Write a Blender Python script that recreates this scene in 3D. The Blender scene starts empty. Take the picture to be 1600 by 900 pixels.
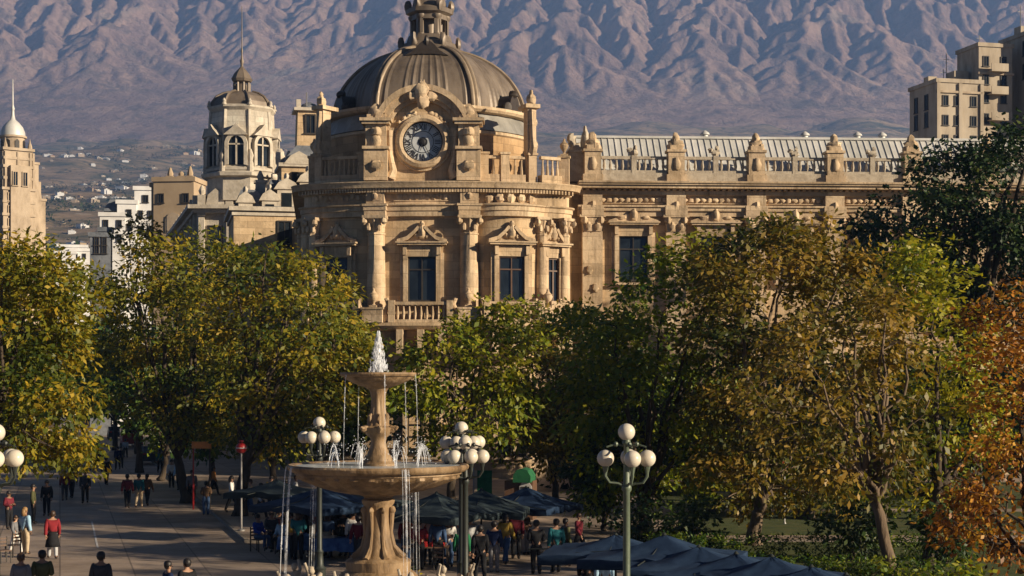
import bpy, math, random
import numpy as np
from mathutils import Matrix, Vector
R = math.radians
scene = bpy.context.scene
COL = scene.collection
F, CX, HY, H = 2600.0, 800.0, 600.0, 6.3      # lens in picture widths, eye height in metres


def P(px, py, d):
    return ((px - CX) / F * d, d, H + (HY - py) / F * d)


def X(px, d): return (px - CX) / F * d
def Z(py, d): return H + (HY - py) / F * d
def gd(py): return F * H / (py - HY)           # distance of a point on the street


# ------------------------------------------------------------------ mesh builder
class MB:
    def __init__(self):
        self.v, self.f, self.M = [], [], None

    def at(self, M): self.M = M; return self

    def add(self, vs, fs):
        o = len(self.v)
        if self.M is not None:
            vs = [tuple(self.M @ Vector(p)) for p in vs]
        self.v.extend(vs)
        self.f.extend([tuple(i + o for i in f) for f in fs])

    def box(self, x, y, z, sx, sy, sz, top=1.0, rz=0.0, ty=None):
        """x,y centre, z = bottom; top scales the upper face"""
        ty = top if ty is None else ty
        hx, hy = sx / 2, sy / 2
        vs = [(-hx, -hy, z), (hx, -hy, z), (hx, hy, z), (-hx, hy, z),
              (-hx * top, -hy * ty, z + sz), (hx * top, -hy * ty, z + sz), (hx * top, hy * ty, z + sz), (-hx * top, hy * ty, z + sz)]
        c, s = math.cos(rz), math.sin(rz)
        vs = [(x + a * c - b * s, y + a * s + b * c, q) for a, b, q in vs]
        self.add(vs, [(3, 2, 1, 0), (4, 5, 6, 7), (0, 1, 5, 4), (1, 2, 6, 5), (2, 3, 7, 6), (3, 0, 4, 7)])

    def lathe(self, prof, n=16, x=0, y=0, a0=0.0, a1=2 * math.pi, mod=None, off=0.0):
        full = abs(a1 - a0 - 2 * math.pi) < 1e-6
        m = n if full else n + 1
        vs = []
        for r, z in prof:
            for k in range(m):
                a = off + a0 + (a1 - a0) * k / n
                rr = r * (mod(a, z) if mod else 1)
                vs.append((x + rr * math.sin(a), y - rr * math.cos(a), z))
        fs = []
        for i in range(len(prof) - 1):
            for k in range(n):
                k2 = (k + 1) % m
                fs.append((i * m + k, i * m + k2, (i + 1) * m + k2, (i + 1) * m + k))
        if full:
            if prof[0][0] > 1e-4: fs.append(tuple(reversed(range(m))))
            if prof[-1][0] > 1e-4: fs.append(tuple((len(prof) - 1) * m + k for k in range(m)))
        self.add(vs, fs)

    def tube(self, pts, rad, n=6, cap=True):
        pts = [Vector(p) for p in pts]
        if not hasattr(rad, '__len__'): rad = [rad] * len(pts)
        vs = []
        prev = None
        for i, p in enumerate(pts):
            t = (pts[min(i + 1, len(pts) - 1)] - pts[max(i - 1, 0)])
            t = t.normalized() if t.length > 1e-9 else Vector((0, 0, 1))
            if prev is None:
                u = t.orthogonal().normalized()
            else:
                u = (prev - t * prev.dot(t))
                u = u.normalized() if u.length > 1e-6 else t.orthogonal().normalized()
            prev = u
            w = t.cross(u)
            for k in range(n):
                a = 2 * math.pi * k / n
                vs.append(tuple(p + (u * math.cos(a) + w * math.sin(a)) * rad[i]))
        fs = []
        for i in range(len(pts) - 1):
            for k in range(n):
                k2 = (k + 1) % n
                fs.append((i * n + k, i * n + k2, (i + 1) * n + k2, (i + 1) * n + k))
        if cap:
            fs.append(tuple(reversed(range(n))))
            fs.append(tuple((len(pts) - 1) * n + k for k in range(n)))
        self.add(vs, fs)

    def prism(self, poly, y0, y1):
        """poly in x,z (counter-clockwise seen from -y), from y0 (front) to y1"""
        n = len(poly)
        vs = [(a, y0, b) for a, b in poly] + [(a, y1, b) for a, b in poly]
        fs = [tuple(range(n)), tuple(reversed(range(n, 2 * n)))]
        fs += [(i, i + n, (i + 1) % n + n, (i + 1) % n) for i in range(n)]
        self.add(vs, fs)

    def slab(self, poly, z0, z1):
        """poly in x,y counter-clockwise from above"""
        n = len(poly)
        vs = [(a, b, z0) for a, b in poly] + [(a, b, z1) for a, b in poly]
        fs = [tuple(reversed(range(n))), tuple(range(n, 2 * n))]
        fs += [(i, (i + 1) % n, (i + 1) % n + n, i + n) for i in range(n)]
        self.add(vs, fs)

    def ball(self, x, y, z, rx, ry=None, rz=None, n=10, m=6, lump=0.0, seed=0):
        ry = rx if ry is None else ry
        rz = rx if rz is None else rz
        rg = random.Random(seed)
        vs = [(x, y, z - rz)]
        for i in range(1, m):
            b = -math.pi / 2 + math.pi * i / m
            for k in range(n):
                a = 2 * math.pi * k / n
                s = 1 + lump * (rg.random() * 2 - 1)
                vs.append((x + rx * s * math.cos(b) * math.cos(a), y + ry * s * math.cos(b) * math.sin(a), z + rz * s * math.sin(b)))
        vs.append((x, y, z + rz))
        fs = [(0, 1 + (k + 1) % n, 1 + k) for k in range(n)]
        for i in range(m - 2):
            for k in range(n):
                a, b = 1 + i * n + k, 1 + i * n + (k + 1) % n
                fs.append((a, b, b + n, a + n))
        t = len(vs) - 1
        o = 1 + (m - 2) * n
        fs += [(o + k, o + (k + 1) % n, t) for k in range(n)]
        self.add(vs, fs)

    def build(self, name, mat=None, parent=None, smooth=False, label=None, cat=None, group=None, kind=None, bevel=0.0):
        me = bpy.data.meshes.new(name)
        me.from_pydata(self.v, [], self.f)
        me.update()
        o = link(name, me, mat, parent)
        if smooth: shade(me, smooth)
        tag(o, label, cat, group, kind)
        return o


def shade(me, ang):
    """smooth shading with hard edges above the angle (degrees)"""
    me.polygons.foreach_set('use_smooth', [True] * len(me.polygons))
    if ang is not True:
        me.set_sharp_from_angle(angle=R(ang))
    me.update()


def link(name, me, mat=None, parent=None):
    o = bpy.data.objects.new(name, me)
    COL.objects.link(o)
    if mat is not None and me is not None: me.materials.append(mat)
    if parent is not None: o.parent = parent
    return o


def tag(o, label=None, cat=None, group=None, kind=None):
    if label: o['label'] = label
    if cat: o['category'] = cat
    if group: o['group'] = group
    if kind: o['kind'] = kind
    return o


def empty(name, loc, rz=0.0, label=None, cat=None, group=None):
    o = bpy.data.objects.new(name, None)
    COL.objects.link(o)
    o.location = loc
    o.rotation_euler = (0, 0, rz)
    o.empty_display_size = 0.3
    return tag(o, label, cat, group)


def copy_tree(o, parent=None):
    c = o.copy()
    COL.objects.link(c)
    if parent is not None: c.parent = parent
    for ch in list(o.children):
        copy_tree(ch, c)
    return c


def np_mesh(name, v, quads, mat, parent=None, attr=None):
    """v (n,3) array, quads (m,4) array"""
    me = bpy.data.meshes.new(name)
    m = len(quads)
    me.vertices.add(len(v)); me.vertices.foreach_set('co', np.asarray(v, np.float32).ravel())
    me.loops.add(m * 4); me.loops.foreach_set('vertex_index', np.asarray(quads, np.int32).ravel())
    me.polygons.add(m)
    me.polygons.foreach_set('loop_start', np.arange(0, m * 4, 4, dtype=np.int32))
    me.polygons.foreach_set('loop_total', np.full(m, 4, np.int32))
    me.update(calc_edges=True)
    if attr is not None:
        a = me.attributes.new('tint', 'FLOAT', 'POINT')
        a.data.foreach_set('value', np.asarray(attr, np.float32))
    return link(name, me, mat, parent)


# ------------------------------------------------------------------ materials
def new_mat(name):
    m = bpy.data.materials.new(name)
    m.use_nodes = True
    nt = m.node_tree
    nt.nodes.clear()
    out = nt.nodes.new('ShaderNodeOutputMaterial')
    return m, nt, out


def N(nt, t, **kw):
    n = nt.nodes.new(t)
    for k, v in kw.items():
        if k.startswith('i_'):
            n.inputs[k[2:].replace('_', ' ')].default_value = v
        else:
            setattr(n, k, v)
    return n


def ramp(nt, fac, stops):
    r = nt.nodes.new('ShaderNodeValToRGB')
    e = r.color_ramp.elements
    while len(e) < len(stops): e.new(0.5)
    for q, (p, c) in zip(e, stops):
        q.position = p
        q.color = (c[0], c[1], c[2], 1)
    nt.links.new(fac, r.inputs[0])
    return r.outputs[0]


def noise(nt, vec, scale, detail=6, rough=0.6, dist=0.0):
    n = N(nt, 'ShaderNodeTexNoise')
    n.inputs['Scale'].default_value = scale
    n.inputs['Detail'].default_value = detail
    n.inputs['Roughness'].default_value = rough
    n.inputs['Distortion'].default_value = dist
    nt.links.new(vec, n.inputs['Vector'])
    return n.outputs['Fac']


def mixc(nt, fac, a, b, mode='MIX'):
    m = N(nt, 'ShaderNodeMix', data_type='RGBA', blend_type=mode)
    for s, x in ((0, fac), (6, a), (7, b)):
        if isinstance(x, (int, float)): m.inputs[s].default_value = x
        elif isinstance(x, tuple): m.inputs[s].default_value = (*x[:3], 1)
        else: nt.links.new(x, m.inputs[s])
    return m.outputs[2]


def surf(name, c1, c2, scale=1.0, rough=0.85, bump=0.3, bscale=None, metal=0.0, stretch=(1, 1, 1), c3=None, spec=0.3, detail=7):
    """two or three tone weathered surface"""
    m, nt, out = new_mat(name)
    tc = N(nt, 'ShaderNodeTexCoord')
    mp = N(nt, 'ShaderNodeMapping')
    mp.inputs['Scale'].default_value = stretch
    nt.links.new(tc.outputs['Object'], mp.inputs[0])
    f = noise(nt, mp.outputs[0], scale, detail, 0.65)
    st = [(0.33, c1), (0.67, c2)] if c3 is None else [(0.3, c1), (0.5, c2), (0.7, c3)]
    col = ramp(nt, f, st)
    b = N(nt, 'ShaderNodeBsdfPrincipled')
    b.inputs['Roughness'].default_value = rough
    b.inputs['Metallic'].default_value = metal
    b.inputs['Specular IOR Level'].default_value = spec
    nt.links.new(col, b.inputs['Base Color'])
    if bump:
        f2 = noise(nt, mp.outputs[0], bscale or scale * 4, 5, 0.6)
        bp = N(nt, 'ShaderNodeBump')
        bp.inputs['Strength'].default_value = bump
        bp.inputs['Distance'].default_value = 0.05
        nt.links.new(f2, bp.inputs['Height'])
        nt.links.new(bp.outputs[0], b.inputs['Normal'])
    nt.links.new(b.outputs[0], out.inputs[0])
    return m


def flat(name, c, rough=0.6, metal=0.0, spec=0.4, var=0.18, scale=3.0):
    lo = tuple(x * (1 - var) for x in c)
    hi = tuple(min(1, x * (1 + var)) for x in c)
    return surf(name, lo, hi, scale, rough, 0.1, None, metal, spec=spec)


def stone_mat(name, c1, c2, c3, course=0.55, block=1.3, joint=0.35, streak=0.5, radial=0.0):
    """ashlar: block tone differences, joints as relief, rain streaks with a shape of their own"""
    m, nt, out = new_mat(name)
    tc = N(nt, 'ShaderNodeTexCoord')
    obj = tc.outputs['Object']
    sep = N(nt, 'ShaderNodeSeparateXYZ')
    nt.links.new(obj, sep.inputs[0])
    if radial:
        at = N(nt, 'ShaderNodeMath', operation='ARCTAN2')
        nt.links.new(sep.outputs[0], at.inputs[0])
        ng = N(nt, 'ShaderNodeMath', operation='MULTIPLY'); ng.inputs[1].default_value = -1
        nt.links.new(sep.outputs[1], ng.inputs[0]); nt.links.new(ng.outputs[0], at.inputs[1])
        mu = N(nt, 'ShaderNodeMath', operation='MULTIPLY'); mu.inputs[1].default_value = radial
        nt.links.new(at.outputs[0], mu.inputs[0])
        hx = mu.outputs[0]
    else:
        ad = N(nt, 'ShaderNodeMath', operation='ADD')
        nt.links.new(sep.outputs[0], ad.inputs[0]); nt.links.new(sep.outputs[1], ad.inputs[1])
        hx = ad.outputs[0]
    cb = N(nt, 'ShaderNodeCombineXYZ')
    nt.links.new(hx, cb.inputs[0]); nt.links.new(sep.outputs[2], cb.inputs[1])
    br = N(nt, 'ShaderNodeTexBrick')
    br.inputs['Scale'].default_value = 1.0
    br.inputs['Brick Width'].default_value = block
    br.inputs['Row Height'].default_value = course
    br.inputs['Mortar Size'].default_value = 0.022
    br.inputs['Mortar Smooth'].default_value = 0.3
    br.inputs['Color1'].default_value = (0.35, 0.35, 0.35, 1)
    br.inputs['Color2'].default_value = (0.75, 0.75, 0.75, 1)
    br.inputs['Mortar'].default_value = (0.3, 0.3, 0.3, 1)
    nt.links.new(cb.outputs[0], br.inputs['Vector'])
    f = noise(nt, obj, 0.35, 8, 0.7)
    col = ramp(nt, f, [(0.3, c1), (0.5, c2), (0.7, c3)])
    col = mixc(nt, 0.5, col, br.outputs['Color'], 'OVERLAY')
    fs = noise(nt, obj, 1.7, 8, 0.75, 0.5)
    col = mixc(nt, ramp(nt, fs, [(0.53, (0, 0, 0)), (0.7, (0.6, 0.6, 0.6))]), col, tuple(x * 0.55 for x in c1))
    mp = N(nt, 'ShaderNodeMapping'); mp.inputs['Scale'].default_value = (1.6, 1.6, 0.12)
    nt.links.new(obj, mp.inputs[0])
    s = noise(nt, mp.outputs[0], 1.3, 6, 0.7)
    sm = ramp(nt, s, [(0.52, (0, 0, 0)), (0.72, (streak, streak, streak))])
    col = mixc(nt, sm, col, tuple(x * 0.42 for x in c1))
    b = N(nt, 'ShaderNodeBsdfPrincipled')
    b.inputs['Roughness'].default_value = 0.88
    b.inputs['Specular IOR Level'].default_value = 0.25
    nt.links.new(col, b.inputs['Base Color'])
    f2 = noise(nt, obj, 5.0, 5, 0.6)
    hm = N(nt, 'ShaderNodeMath', operation='MULTIPLY_ADD')
    nt.links.new(br.outputs['Fac'], hm.inputs[0]); hm.inputs[1].default_value = -joint
    nt.links.new(f2, hm.inputs[2])
    bp = N(nt, 'ShaderNodeBump')
    bp.inputs['Strength'].default_value = 0.5
    bp.inputs['Distance'].default_value = 0.06
    nt.links.new(hm.outputs[0], bp.inputs['Height'])
    nt.links.new(bp.outputs[0], b.inputs['Normal'])
    nt.links.new(b.outputs[0], out.inputs[0])
    return m


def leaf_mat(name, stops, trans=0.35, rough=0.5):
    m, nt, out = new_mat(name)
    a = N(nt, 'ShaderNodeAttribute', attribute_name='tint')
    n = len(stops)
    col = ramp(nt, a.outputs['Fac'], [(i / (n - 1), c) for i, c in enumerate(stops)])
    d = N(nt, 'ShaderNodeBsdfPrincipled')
    d.inputs['Roughness'].default_value = rough
    d.inputs['Specular IOR Level'].default_value = 0.35
    t = N(nt, 'ShaderNodeBsdfTranslucent')
    nt.links.new(col, d.inputs['Base Color'])
    nt.links.new(mixc(nt, 1.0, col, (1.0, 1.0, 0.45), 'MULTIPLY'), t.inputs[0])
    mx = N(nt, 'ShaderNodeMixShader'); mx.inputs[0].default_value = trans
    nt.links.new(d.outputs[0], mx.inputs[1]); nt.links.new(t.outputs[0], mx.inputs[2])
    nt.links.new(mx.outputs[0], out.inputs[0])
    return m


def glass_mat(name, c=(0.009, 0.012, 0.015), rough=0.06):
    m, nt, out = new_mat(name)
    tc = N(nt, 'ShaderNodeTexCoord')
    f = noise(nt, tc.outputs['Object'], 0.9, 3, 0.5)
    b = N(nt, 'ShaderNodeBsdfPrincipled')
    b.inputs['Roughness'].default_value = rough
    nt.links.new(ramp(nt, f, [(0.35, c), (0.65, tuple(x * 2.2 for x in c))]), b.inputs['Base Color'])
    b.inputs['Specular IOR Level'].default_value = 0.35
    bp = N(nt, 'ShaderNodeBump'); bp.inputs['Strength'].default_value = 0.05
    nt.links.new(f, bp.inputs['Height']); nt.links.new(bp.outputs[0], b.inputs['Normal'])
    nt.links.new(b.outputs[0], out.inputs[0])
    return m


def water_mat(name, alpha):
    m, nt, out = new_mat(name)
    d = N(nt, 'ShaderNodeBsdfPrincipled')
    d.inputs['Base Color'].default_value = (0.9, 0.92, 0.95, 1)
    d.inputs['Roughness'].default_value = 0.15
    d.inputs['Specular IOR Level'].default_value = 0.6
    t = N(nt, 'ShaderNodeBsdfTransparent')
    tc = N(nt, 'ShaderNodeTexCoord')
    f = noise(nt, tc.outputs['Object'], 9.0, 3, 0.6)
    fr = ramp(nt, f, [(0.35, (alpha * 0.35,) * 3), (0.65, (min(1, alpha * 1.4),) * 3)])
    mx = N(nt, 'ShaderNodeMixShader')
    nt.links.new(fr, mx.inputs[0])
    nt.links.new(t.outputs[0], mx.inputs[1]); nt.links.new(d.outputs[0], mx.inputs[2])
    nt.links.new(mx.outputs[0], out.inputs[0])
    return m


MAT = {}
MAT['stone'] = stone_mat('palace_stone', (0.36, 0.25, 0.14), (0.48, 0.345, 0.205), (0.57, 0.43, 0.27))
MAT['stone_round'] = stone_mat('palace_stone_round', (0.29, 0.18, 0.09), (0.385, 0.25, 0.132), (0.45, 0.31, 0.175), radial=9.3)
MAT['trim'] = stone_mat('carved_stone', (0.3, 0.21, 0.12), (0.5, 0.37, 0.235), (0.6, 0.46, 0.31), course=.9, block=1.7, joint=.2, streak=.75)
MAT['grey_stone'] = stone_mat('grey_stone', (0.38, 0.33, 0.26), (0.5, 0.445, 0.36), (0.6, 0.54, 0.44), streak=0.7)
MAT['grey_trim'] = surf('grey_carved_stone', (0.36, 0.31, 0.24), (0.6, 0.53, 0.43), 1.3, 0.9, 0.5, 6)
MAT['white_wall'] = surf('white_wall', (0.6, 0.58, 0.55), (0.78, 0.77, 0.75), 0.5, 0.9, 0.1)
MAT['tan_wall'] = surf('tan_wall', (0.34, 0.25, 0.16), (0.44, 0.33, 0.215), 0.4, 0.9, 0.2)
MAT['concrete'] = surf('stained_concrete', (0.24, 0.19, 0.135), (0.4, 0.33, 0.245), 0.5, 0.9, 0.3, c3=(0.5, 0.425, 0.325), stretch=(1, 1, 0.3))
MAT['church'] = surf('pale_church_stone', (0.27, 0.205, 0.14), (0.42, 0.33, 0.235), 0.7, 0.9, 0.4, c3=(0.5, 0.4, 0.29), stretch=(1, 1, .5))
MAT['dome'] = surf('dome_metal', (0.085, 0.064, 0.046), (0.17, 0.132, 0.098), 0.5, 0.5, 0.3, stretch=(1.5, 1.5, 0.3), c3=(0.245, 0.195, 0.148), metal=0.2, spec=0.4)
MAT['rib'] = surf('dome_rib_metal', (0.19, 0.14, 0.095), (0.32, 0.25, 0.175), 1.2, 0.5, 0.2, metal=0.2)
MAT['zinc'] = surf('pale_zinc', (0.46, 0.45, 0.41), (0.66, 0.64, 0.6), 0.6, 0.5, 0.2, stretch=(1, 1, 0.4), metal=0.1)
MAT['skirt_zinc'] = surf('weathered_zinc', (0.16, 0.15, 0.13), (0.36, 0.34, 0.3), 0.7, 0.5, 0.2, stretch=(1, 1, 0.4))
MAT['bronze'] = flat('dark_bronze', (0.045, 0.034, 0.026), 0.5, 0.2)
MAT['slate'] = surf('dark_slate', (0.1, 0.11, 0.125), (0.2, 0.21, 0.23), 1.2, 0.6, 0.4)
MAT['glass'] = glass_mat('window_glass')
MAT['dark'] = flat('dark_frame', (0.035, 0.028, 0.022), 0.6)
MAT['wood'] = flat('brown_sash', (0.11, 0.06, 0.035), 0.55)
MAT['clock_face'] = surf('clock_enamel', (0.38, 0.4, 0.41), (0.56, 0.58, 0.59), 1.0, 0.4, 0.05)
MAT['clock_dark'] = flat('clock_numeral_black', (0.018, 0.017, 0.018), 0.5)
MAT['fountain'] = surf('fountain_stone', (0.06, 0.038, 0.02), (0.24, 0.155, 0.08), 2.2, 0.6, 0.7, 7, c3=(0.38, 0.27, 0.16), stretch=(1, 1, 0.28))
MAT['pale_stone'] = surf('pale_statue_stone', (0.3, 0.245, 0.18), (0.5, 0.43, 0.33), 2.5, 0.85, 0.5)
MAT['water'] = water_mat('falling_water', 0.3)
MAT['foam'] = water_mat('white_foam', 0.42)
MAT['pool'] = glass_mat('pool_water', (0.26, 0.28, 0.29), 0.25)
MAT['lamp_green'] = flat('lamp_green_paint', (0.1, 0.125, 0.085), 0.45, 0.1)
MAT['lamp_dark'] = flat('lamp_dark_iron', (0.03, 0.035, 0.03), 0.5, 0.2)
MAT['globe'] = surf('opal_globe', (0.5, 0.44, 0.35), (0.64, 0.58, 0.47), 3.0, 0.3, 0.0)
MAT['canopy_blue'] = surf('navy_canvas', (0.007, 0.017, 0.042), (0.014, 0.031, 0.068), 1.2, 0.8, 0.3, c3=(0.03, 0.055, 0.1), spec=.15)
MAT['canopy_grey'] = surf('grey_canvas', (0.02, 0.03, 0.035), (0.05, 0.068, 0.075), 1.2, 0.75, 0.3, spec=.15)
MAT['steel'] = flat('pale_steel', (0.24, 0.23, 0.22), 0.45, 0.2)
MAT['red_paint'] = flat('red_paint', (0.34, 0.02, 0.018), 0.35)
MAT['orange_paint'] = flat('orange_paint', (0.6, 0.2, 0.03), 0.45)
MAT['white_paint'] = flat('white_paint', (0.5, 0.48, 0.46), 0.6)
MAT['blue_cloth'] = surf('blue_cloth', (0.03, 0.07, 0.2), (0.1, 0.2, 0.42), 4, 0.9, 0.3)
MAT['green_cloth'] = surf('green_cloth', (0.008, 0.075, 0.03), (0.02, 0.13, 0.05), 3, 0.9, 0.3)
MAT['bark'] = surf('bark', (0.035, 0.026, 0.018), (0.085, 0.062, 0.042), 2.5, 0.95, 0.8, 9, stretch=(1, 1, 0.3))
MAT['pale_bark'] = surf('pale_bark', (0.075, 0.052, 0.034), (0.19, 0.138, 0.09), 2.5, 0.95, 0.8, 9, stretch=(1, 1, 0.3))
MAT['terracotta'] = surf('terracotta_tiles', (0.2, 0.09, 0.05), (0.33, 0.16, 0.09), 1.0, 0.9, 0.3)
MAT['leaf_gold'] = leaf_mat('leaf_olive_gold', [(0.02, 0.045, 0.006), (0.07, 0.095, 0.01), (0.19, 0.185, 0.014), (0.42, 0.28, 0.018)], .4)
MAT['leaf_green'] = leaf_mat('leaf_green', [(0.016, 0.048, 0.008), (0.055, 0.11, 0.012), (0.15, 0.2, 0.014), (0.3, 0.28, 0.018)], .4)
MAT['leaf_dark'] = leaf_mat('leaf_dark', [(0.006, 0.018, 0.006), (0.015, 0.038, 0.01), (0.036, 0.068, 0.014), (0.1, 0.115, 0.02)], 0.25)
MAT['leaf_brown'] = leaf_mat('leaf_brown', [(0.024, 0.044, 0.01), (0.075, 0.085, 0.014), (0.19, 0.145, 0.02), (0.36, 0.22, 0.036)], .4)
MAT['leaf_lime'] = leaf_mat('leaf_lime', [(0.035, 0.075, 0.008), (0.12, 0.17, 0.012), (0.28, 0.28, 0.015), (0.42, 0.35, 0.02)], .42)
MAT['leaf_orange'] = leaf_mat('leaf_orange', [(0.045, 0.034, 0.01), (0.17, 0.062, 0.01), (0.4, 0.15, 0.012), (0.55, 0.3, 0.03)])
# ------------------------------------------------------------------ value noise in numpy
def vnoise(x, y, seed=0):
    def h(i, j):
        n = (i.astype(np.int64) * 374761393 + j.astype(np.int64) * 668265263 + seed * 2147483647) & 0xffffffff
        n = ((n ^ (n >> 13)) * 1274126177) & 0xffffffff
        return ((n ^ (n >> 16)) & 0xffff) / 65535.0
    xi, yi = np.floor(x), np.floor(y)
    u, v = x - xi, y - yi
    u = u * u * u * (u * (u * 6 - 15) + 10); v = v * v * v * (v * (v * 6 - 15) + 10)
    a, b, c, d = h(xi, yi), h(xi + 1, yi), h(xi, yi + 1), h(xi + 1, yi + 1)
    return (a * (1 - u) + b * u) * (1 - v) + (c * (1 - u) + d * u) * v


def fbm(x, y, o=5, seed=0, ridged=False):
    s, a, t = 0, 1.0, 0.0
    for i in range(o):
        n = vnoise(x * 2 ** i + 17.3 * i, y * 2 ** i - 9.1 * i, seed + i)
        if ridged: n = 1 - abs(2 * n - 1)
        s = s + a * n; t += a; a *= 0.5
    return s / t


def upsample(h, k):
    """smooth (cubic) upsampling of a grid"""
    for ax in (0, 1):
        n = h.shape[ax]
        t = np.linspace(0, n - 1, (n - 1) * k + 1)
        i = np.clip(np.floor(t).astype(int), 0, n - 2)
        u = (t - i)
        sh = [1, 1]; sh[ax] = -1
        u = u.reshape(sh)
        g = lambda q: np.take(h, np.clip(q, 0, n - 1), axis=ax)
        p0, p1, p2, p3 = g(i - 1), g(i), g(i + 1), g(i + 2)
        h = p1 + 0.5 * u * (p2 - p0 + u * (2 * p0 - 5 * p1 + 4 * p2 - p3 + u * (3 * (p1 - p2) + p3 - p0)))
    return h


def erode(nx, ny, dx, uplift, steps, dt, K, m, diff, seed):
    """uplift against river incision on a grid; water leaves over the front row"""
    rg = np.random.default_rng(seed)
    h = rg.random((ny, nx)) * 6 + np.linspace(0, 30, ny)[:, None] + 40 * fbm(np.arange(nx)[None, :] / 40 + np.zeros((ny, 1)), np.arange(ny)[:, None] / 40 + np.zeros((1, nx)), 4, seed)
    h[0, :] = 0
    n = nx * ny
    idx = np.arange(n).reshape(ny, nx)
    offs = [(-1, 0), (1, 0), (0, -1), (0, 1), (-1, -1), (-1, 1), (1, -1), (1, 1)]
    for it in range(steps):
        h = h + uplift * dt
        h[0, :] = 0
        hp = np.pad(h, 1, constant_values=1e9)
        ip = np.pad(idx, 1, constant_values=0)
        best = np.zeros((ny, nx)); rec = idx.copy(); dist = np.full((ny, nx), dx)
        for a, b in offs:
            L = dx * math.hypot(a, b)
            s = (h - hp[1 + a:1 + a + ny, 1 + b:1 + b + nx]) / L
            mk = s > best
            best[mk] = s[mk]
            rec[mk] = ip[1 + a:1 + a + ny, 1 + b:1 + b + nx][mk]
            dist[mk] = L
        rec[0, :] = idx[0, :]
        rec = rec.ravel(); dist = dist.ravel()
        lev = (rec != np.arange(n)).astype(np.int32); ptr = rec.copy()
        while True:
            add = lev[ptr]
            if not add.any(): break
            lev = lev + add; ptr = ptr[ptr]
        order = np.argsort(lev, kind='stable')
        cuts = np.searchsorted(lev[order], np.arange(lev.max() + 2))
        A = np.full(n, dx * dx)
        for l in range(lev.max(), 0, -1):
            c = order[cuts[l]:cuts[l + 1]]
            np.add.at(A, rec[c], A[c])
        hf = h.ravel().copy()
        fac = K * dt * A ** m / dist
        for l in range(1, lev.max() + 1):
            c = order[cuts[l]:cuts[l + 1]]
            hf[c] = (hf[c] + fac[c] * hf[rec[c]]) / (1 + fac[c])
        h = hf.reshape(ny, nx)
        for _ in range(2):
            q = np.pad(h, 1, mode='edge')
            h = h + diff * (q[:-2, 1:-1] + q[2:, 1:-1] + q[1:-1, :-2] + q[1:-1, 2:] - 4 * h)
            h[0, :] = 0
    return h


def grid_mesh(name, xs, ys, zz, mat, kind):
    ny, nx = zz.shape
    v = np.stack([xs, ys, zz], -1).reshape(-1, 3)
    i = np.arange(nx * ny).reshape(ny, nx)
    q = np.stack([i[:-1, :-1], i[:-1, 1:], i[1:, 1:], i[1:, :-1]], -1).reshape(-1, 4)
    o = np_mesh(name, v, q, mat)
    o.data.polygons.foreach_set('use_smooth', [True] * len(q))
    return tag(o, kind=kind)


# ---- long dry slope behind the town, rising towards the range
PROF = [(400, 597), (620, 447), (1000, 402), (1500, 352), (2200, 308), (3000, 268), (3800, 236), (4500, 212), (5600, 200), (9000, 190)]
PD = np.array([p[0] for p in PROF], float)
PZ = np.array([Z(p[1], p[0]) for p in PROF])


def slope_z(d): return np.interp(d, PD, PZ)


def land_z(x, d):
    b = slope_z(d)
    w = np.clip((d - 420) / 900, 0, 1)
    return b + w * (fbm(x / 420, d / 300, 5, 3) - 0.5) * 0.035 * d + w * (fbm(x / 90, d / 70, 3, 8) - 0.5) * 9


def hill_material():
    m, nt, out = new_mat('dry_slope')
    tc = N(nt, 'ShaderNodeTexCoord')
    mp = N(nt, 'ShaderNodeMapping'); mp.inputs['Scale'].default_value = (0.35, 1, 1)
    nt.links.new(tc.outputs['Object'], mp.inputs[0])
    f = noise(nt, mp.outputs[0], 0.014, 10, 0.75, 0.8)
    col = ramp(nt, f, [(0.36, (0.05, 0.062, 0.036)), (0.44, (0.13, 0.115, 0.062)), (0.52, (0.3, 0.21, 0.125)), (0.66, (0.42, 0.3, 0.19))])
    f3 = noise(nt, tc.outputs['Object'], 0.04, 7, 0.75, 0.3)
    col = mixc(nt, ramp(nt, f3, [(0.54, (0, 0, 0)), (0.62, (0.8, 0.8, 0.8))]), col, (0.04, 0.052, 0.03))
    f2 = noise(nt, mp.outputs[0], 0.06, 6, 0.7)
    col = mixc(nt, ramp(nt, f2, [(0.6, (0, 0, 0)), (0.66, (1, 1, 1))]), col, (0.46, 0.37, 0.28))
    b = N(nt, 'ShaderNodeBsdfPrincipled')
    b.inputs['Roughness'].default_value = 0.95
    b.inputs['Specular IOR Level'].default_value = 0.1
    nt.links.new(col, b.inputs['Base Color'])
    bp = N(nt, 'ShaderNodeBump'); bp.inputs['Strength'].default_value = 0.7; bp.inputs['Distance'].default_value = 6.0
    nt.links.new(f2, bp.inputs['Height']); nt.links.new(bp.outputs[0], b.inputs['Normal'])
    nt.links.new(b.outputs[0], out.inputs[0])
    return m


ny, nx = 230, 200
dd = 398 + (5600 - 398) * np.linspace(0, 1, ny)[:, None] ** 1.35 + np.zeros((1, nx))
ang = np.linspace(-0.46, 0.46, nx)[None, :] + np.zeros((ny, 1))
xx = ang * (dd + 300)
grid_mesh('hillside', xx, dd, land_z(xx, dd) + np.where(dd < 400, -1.0, 0.0), hill_material(), 'structure')

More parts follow.
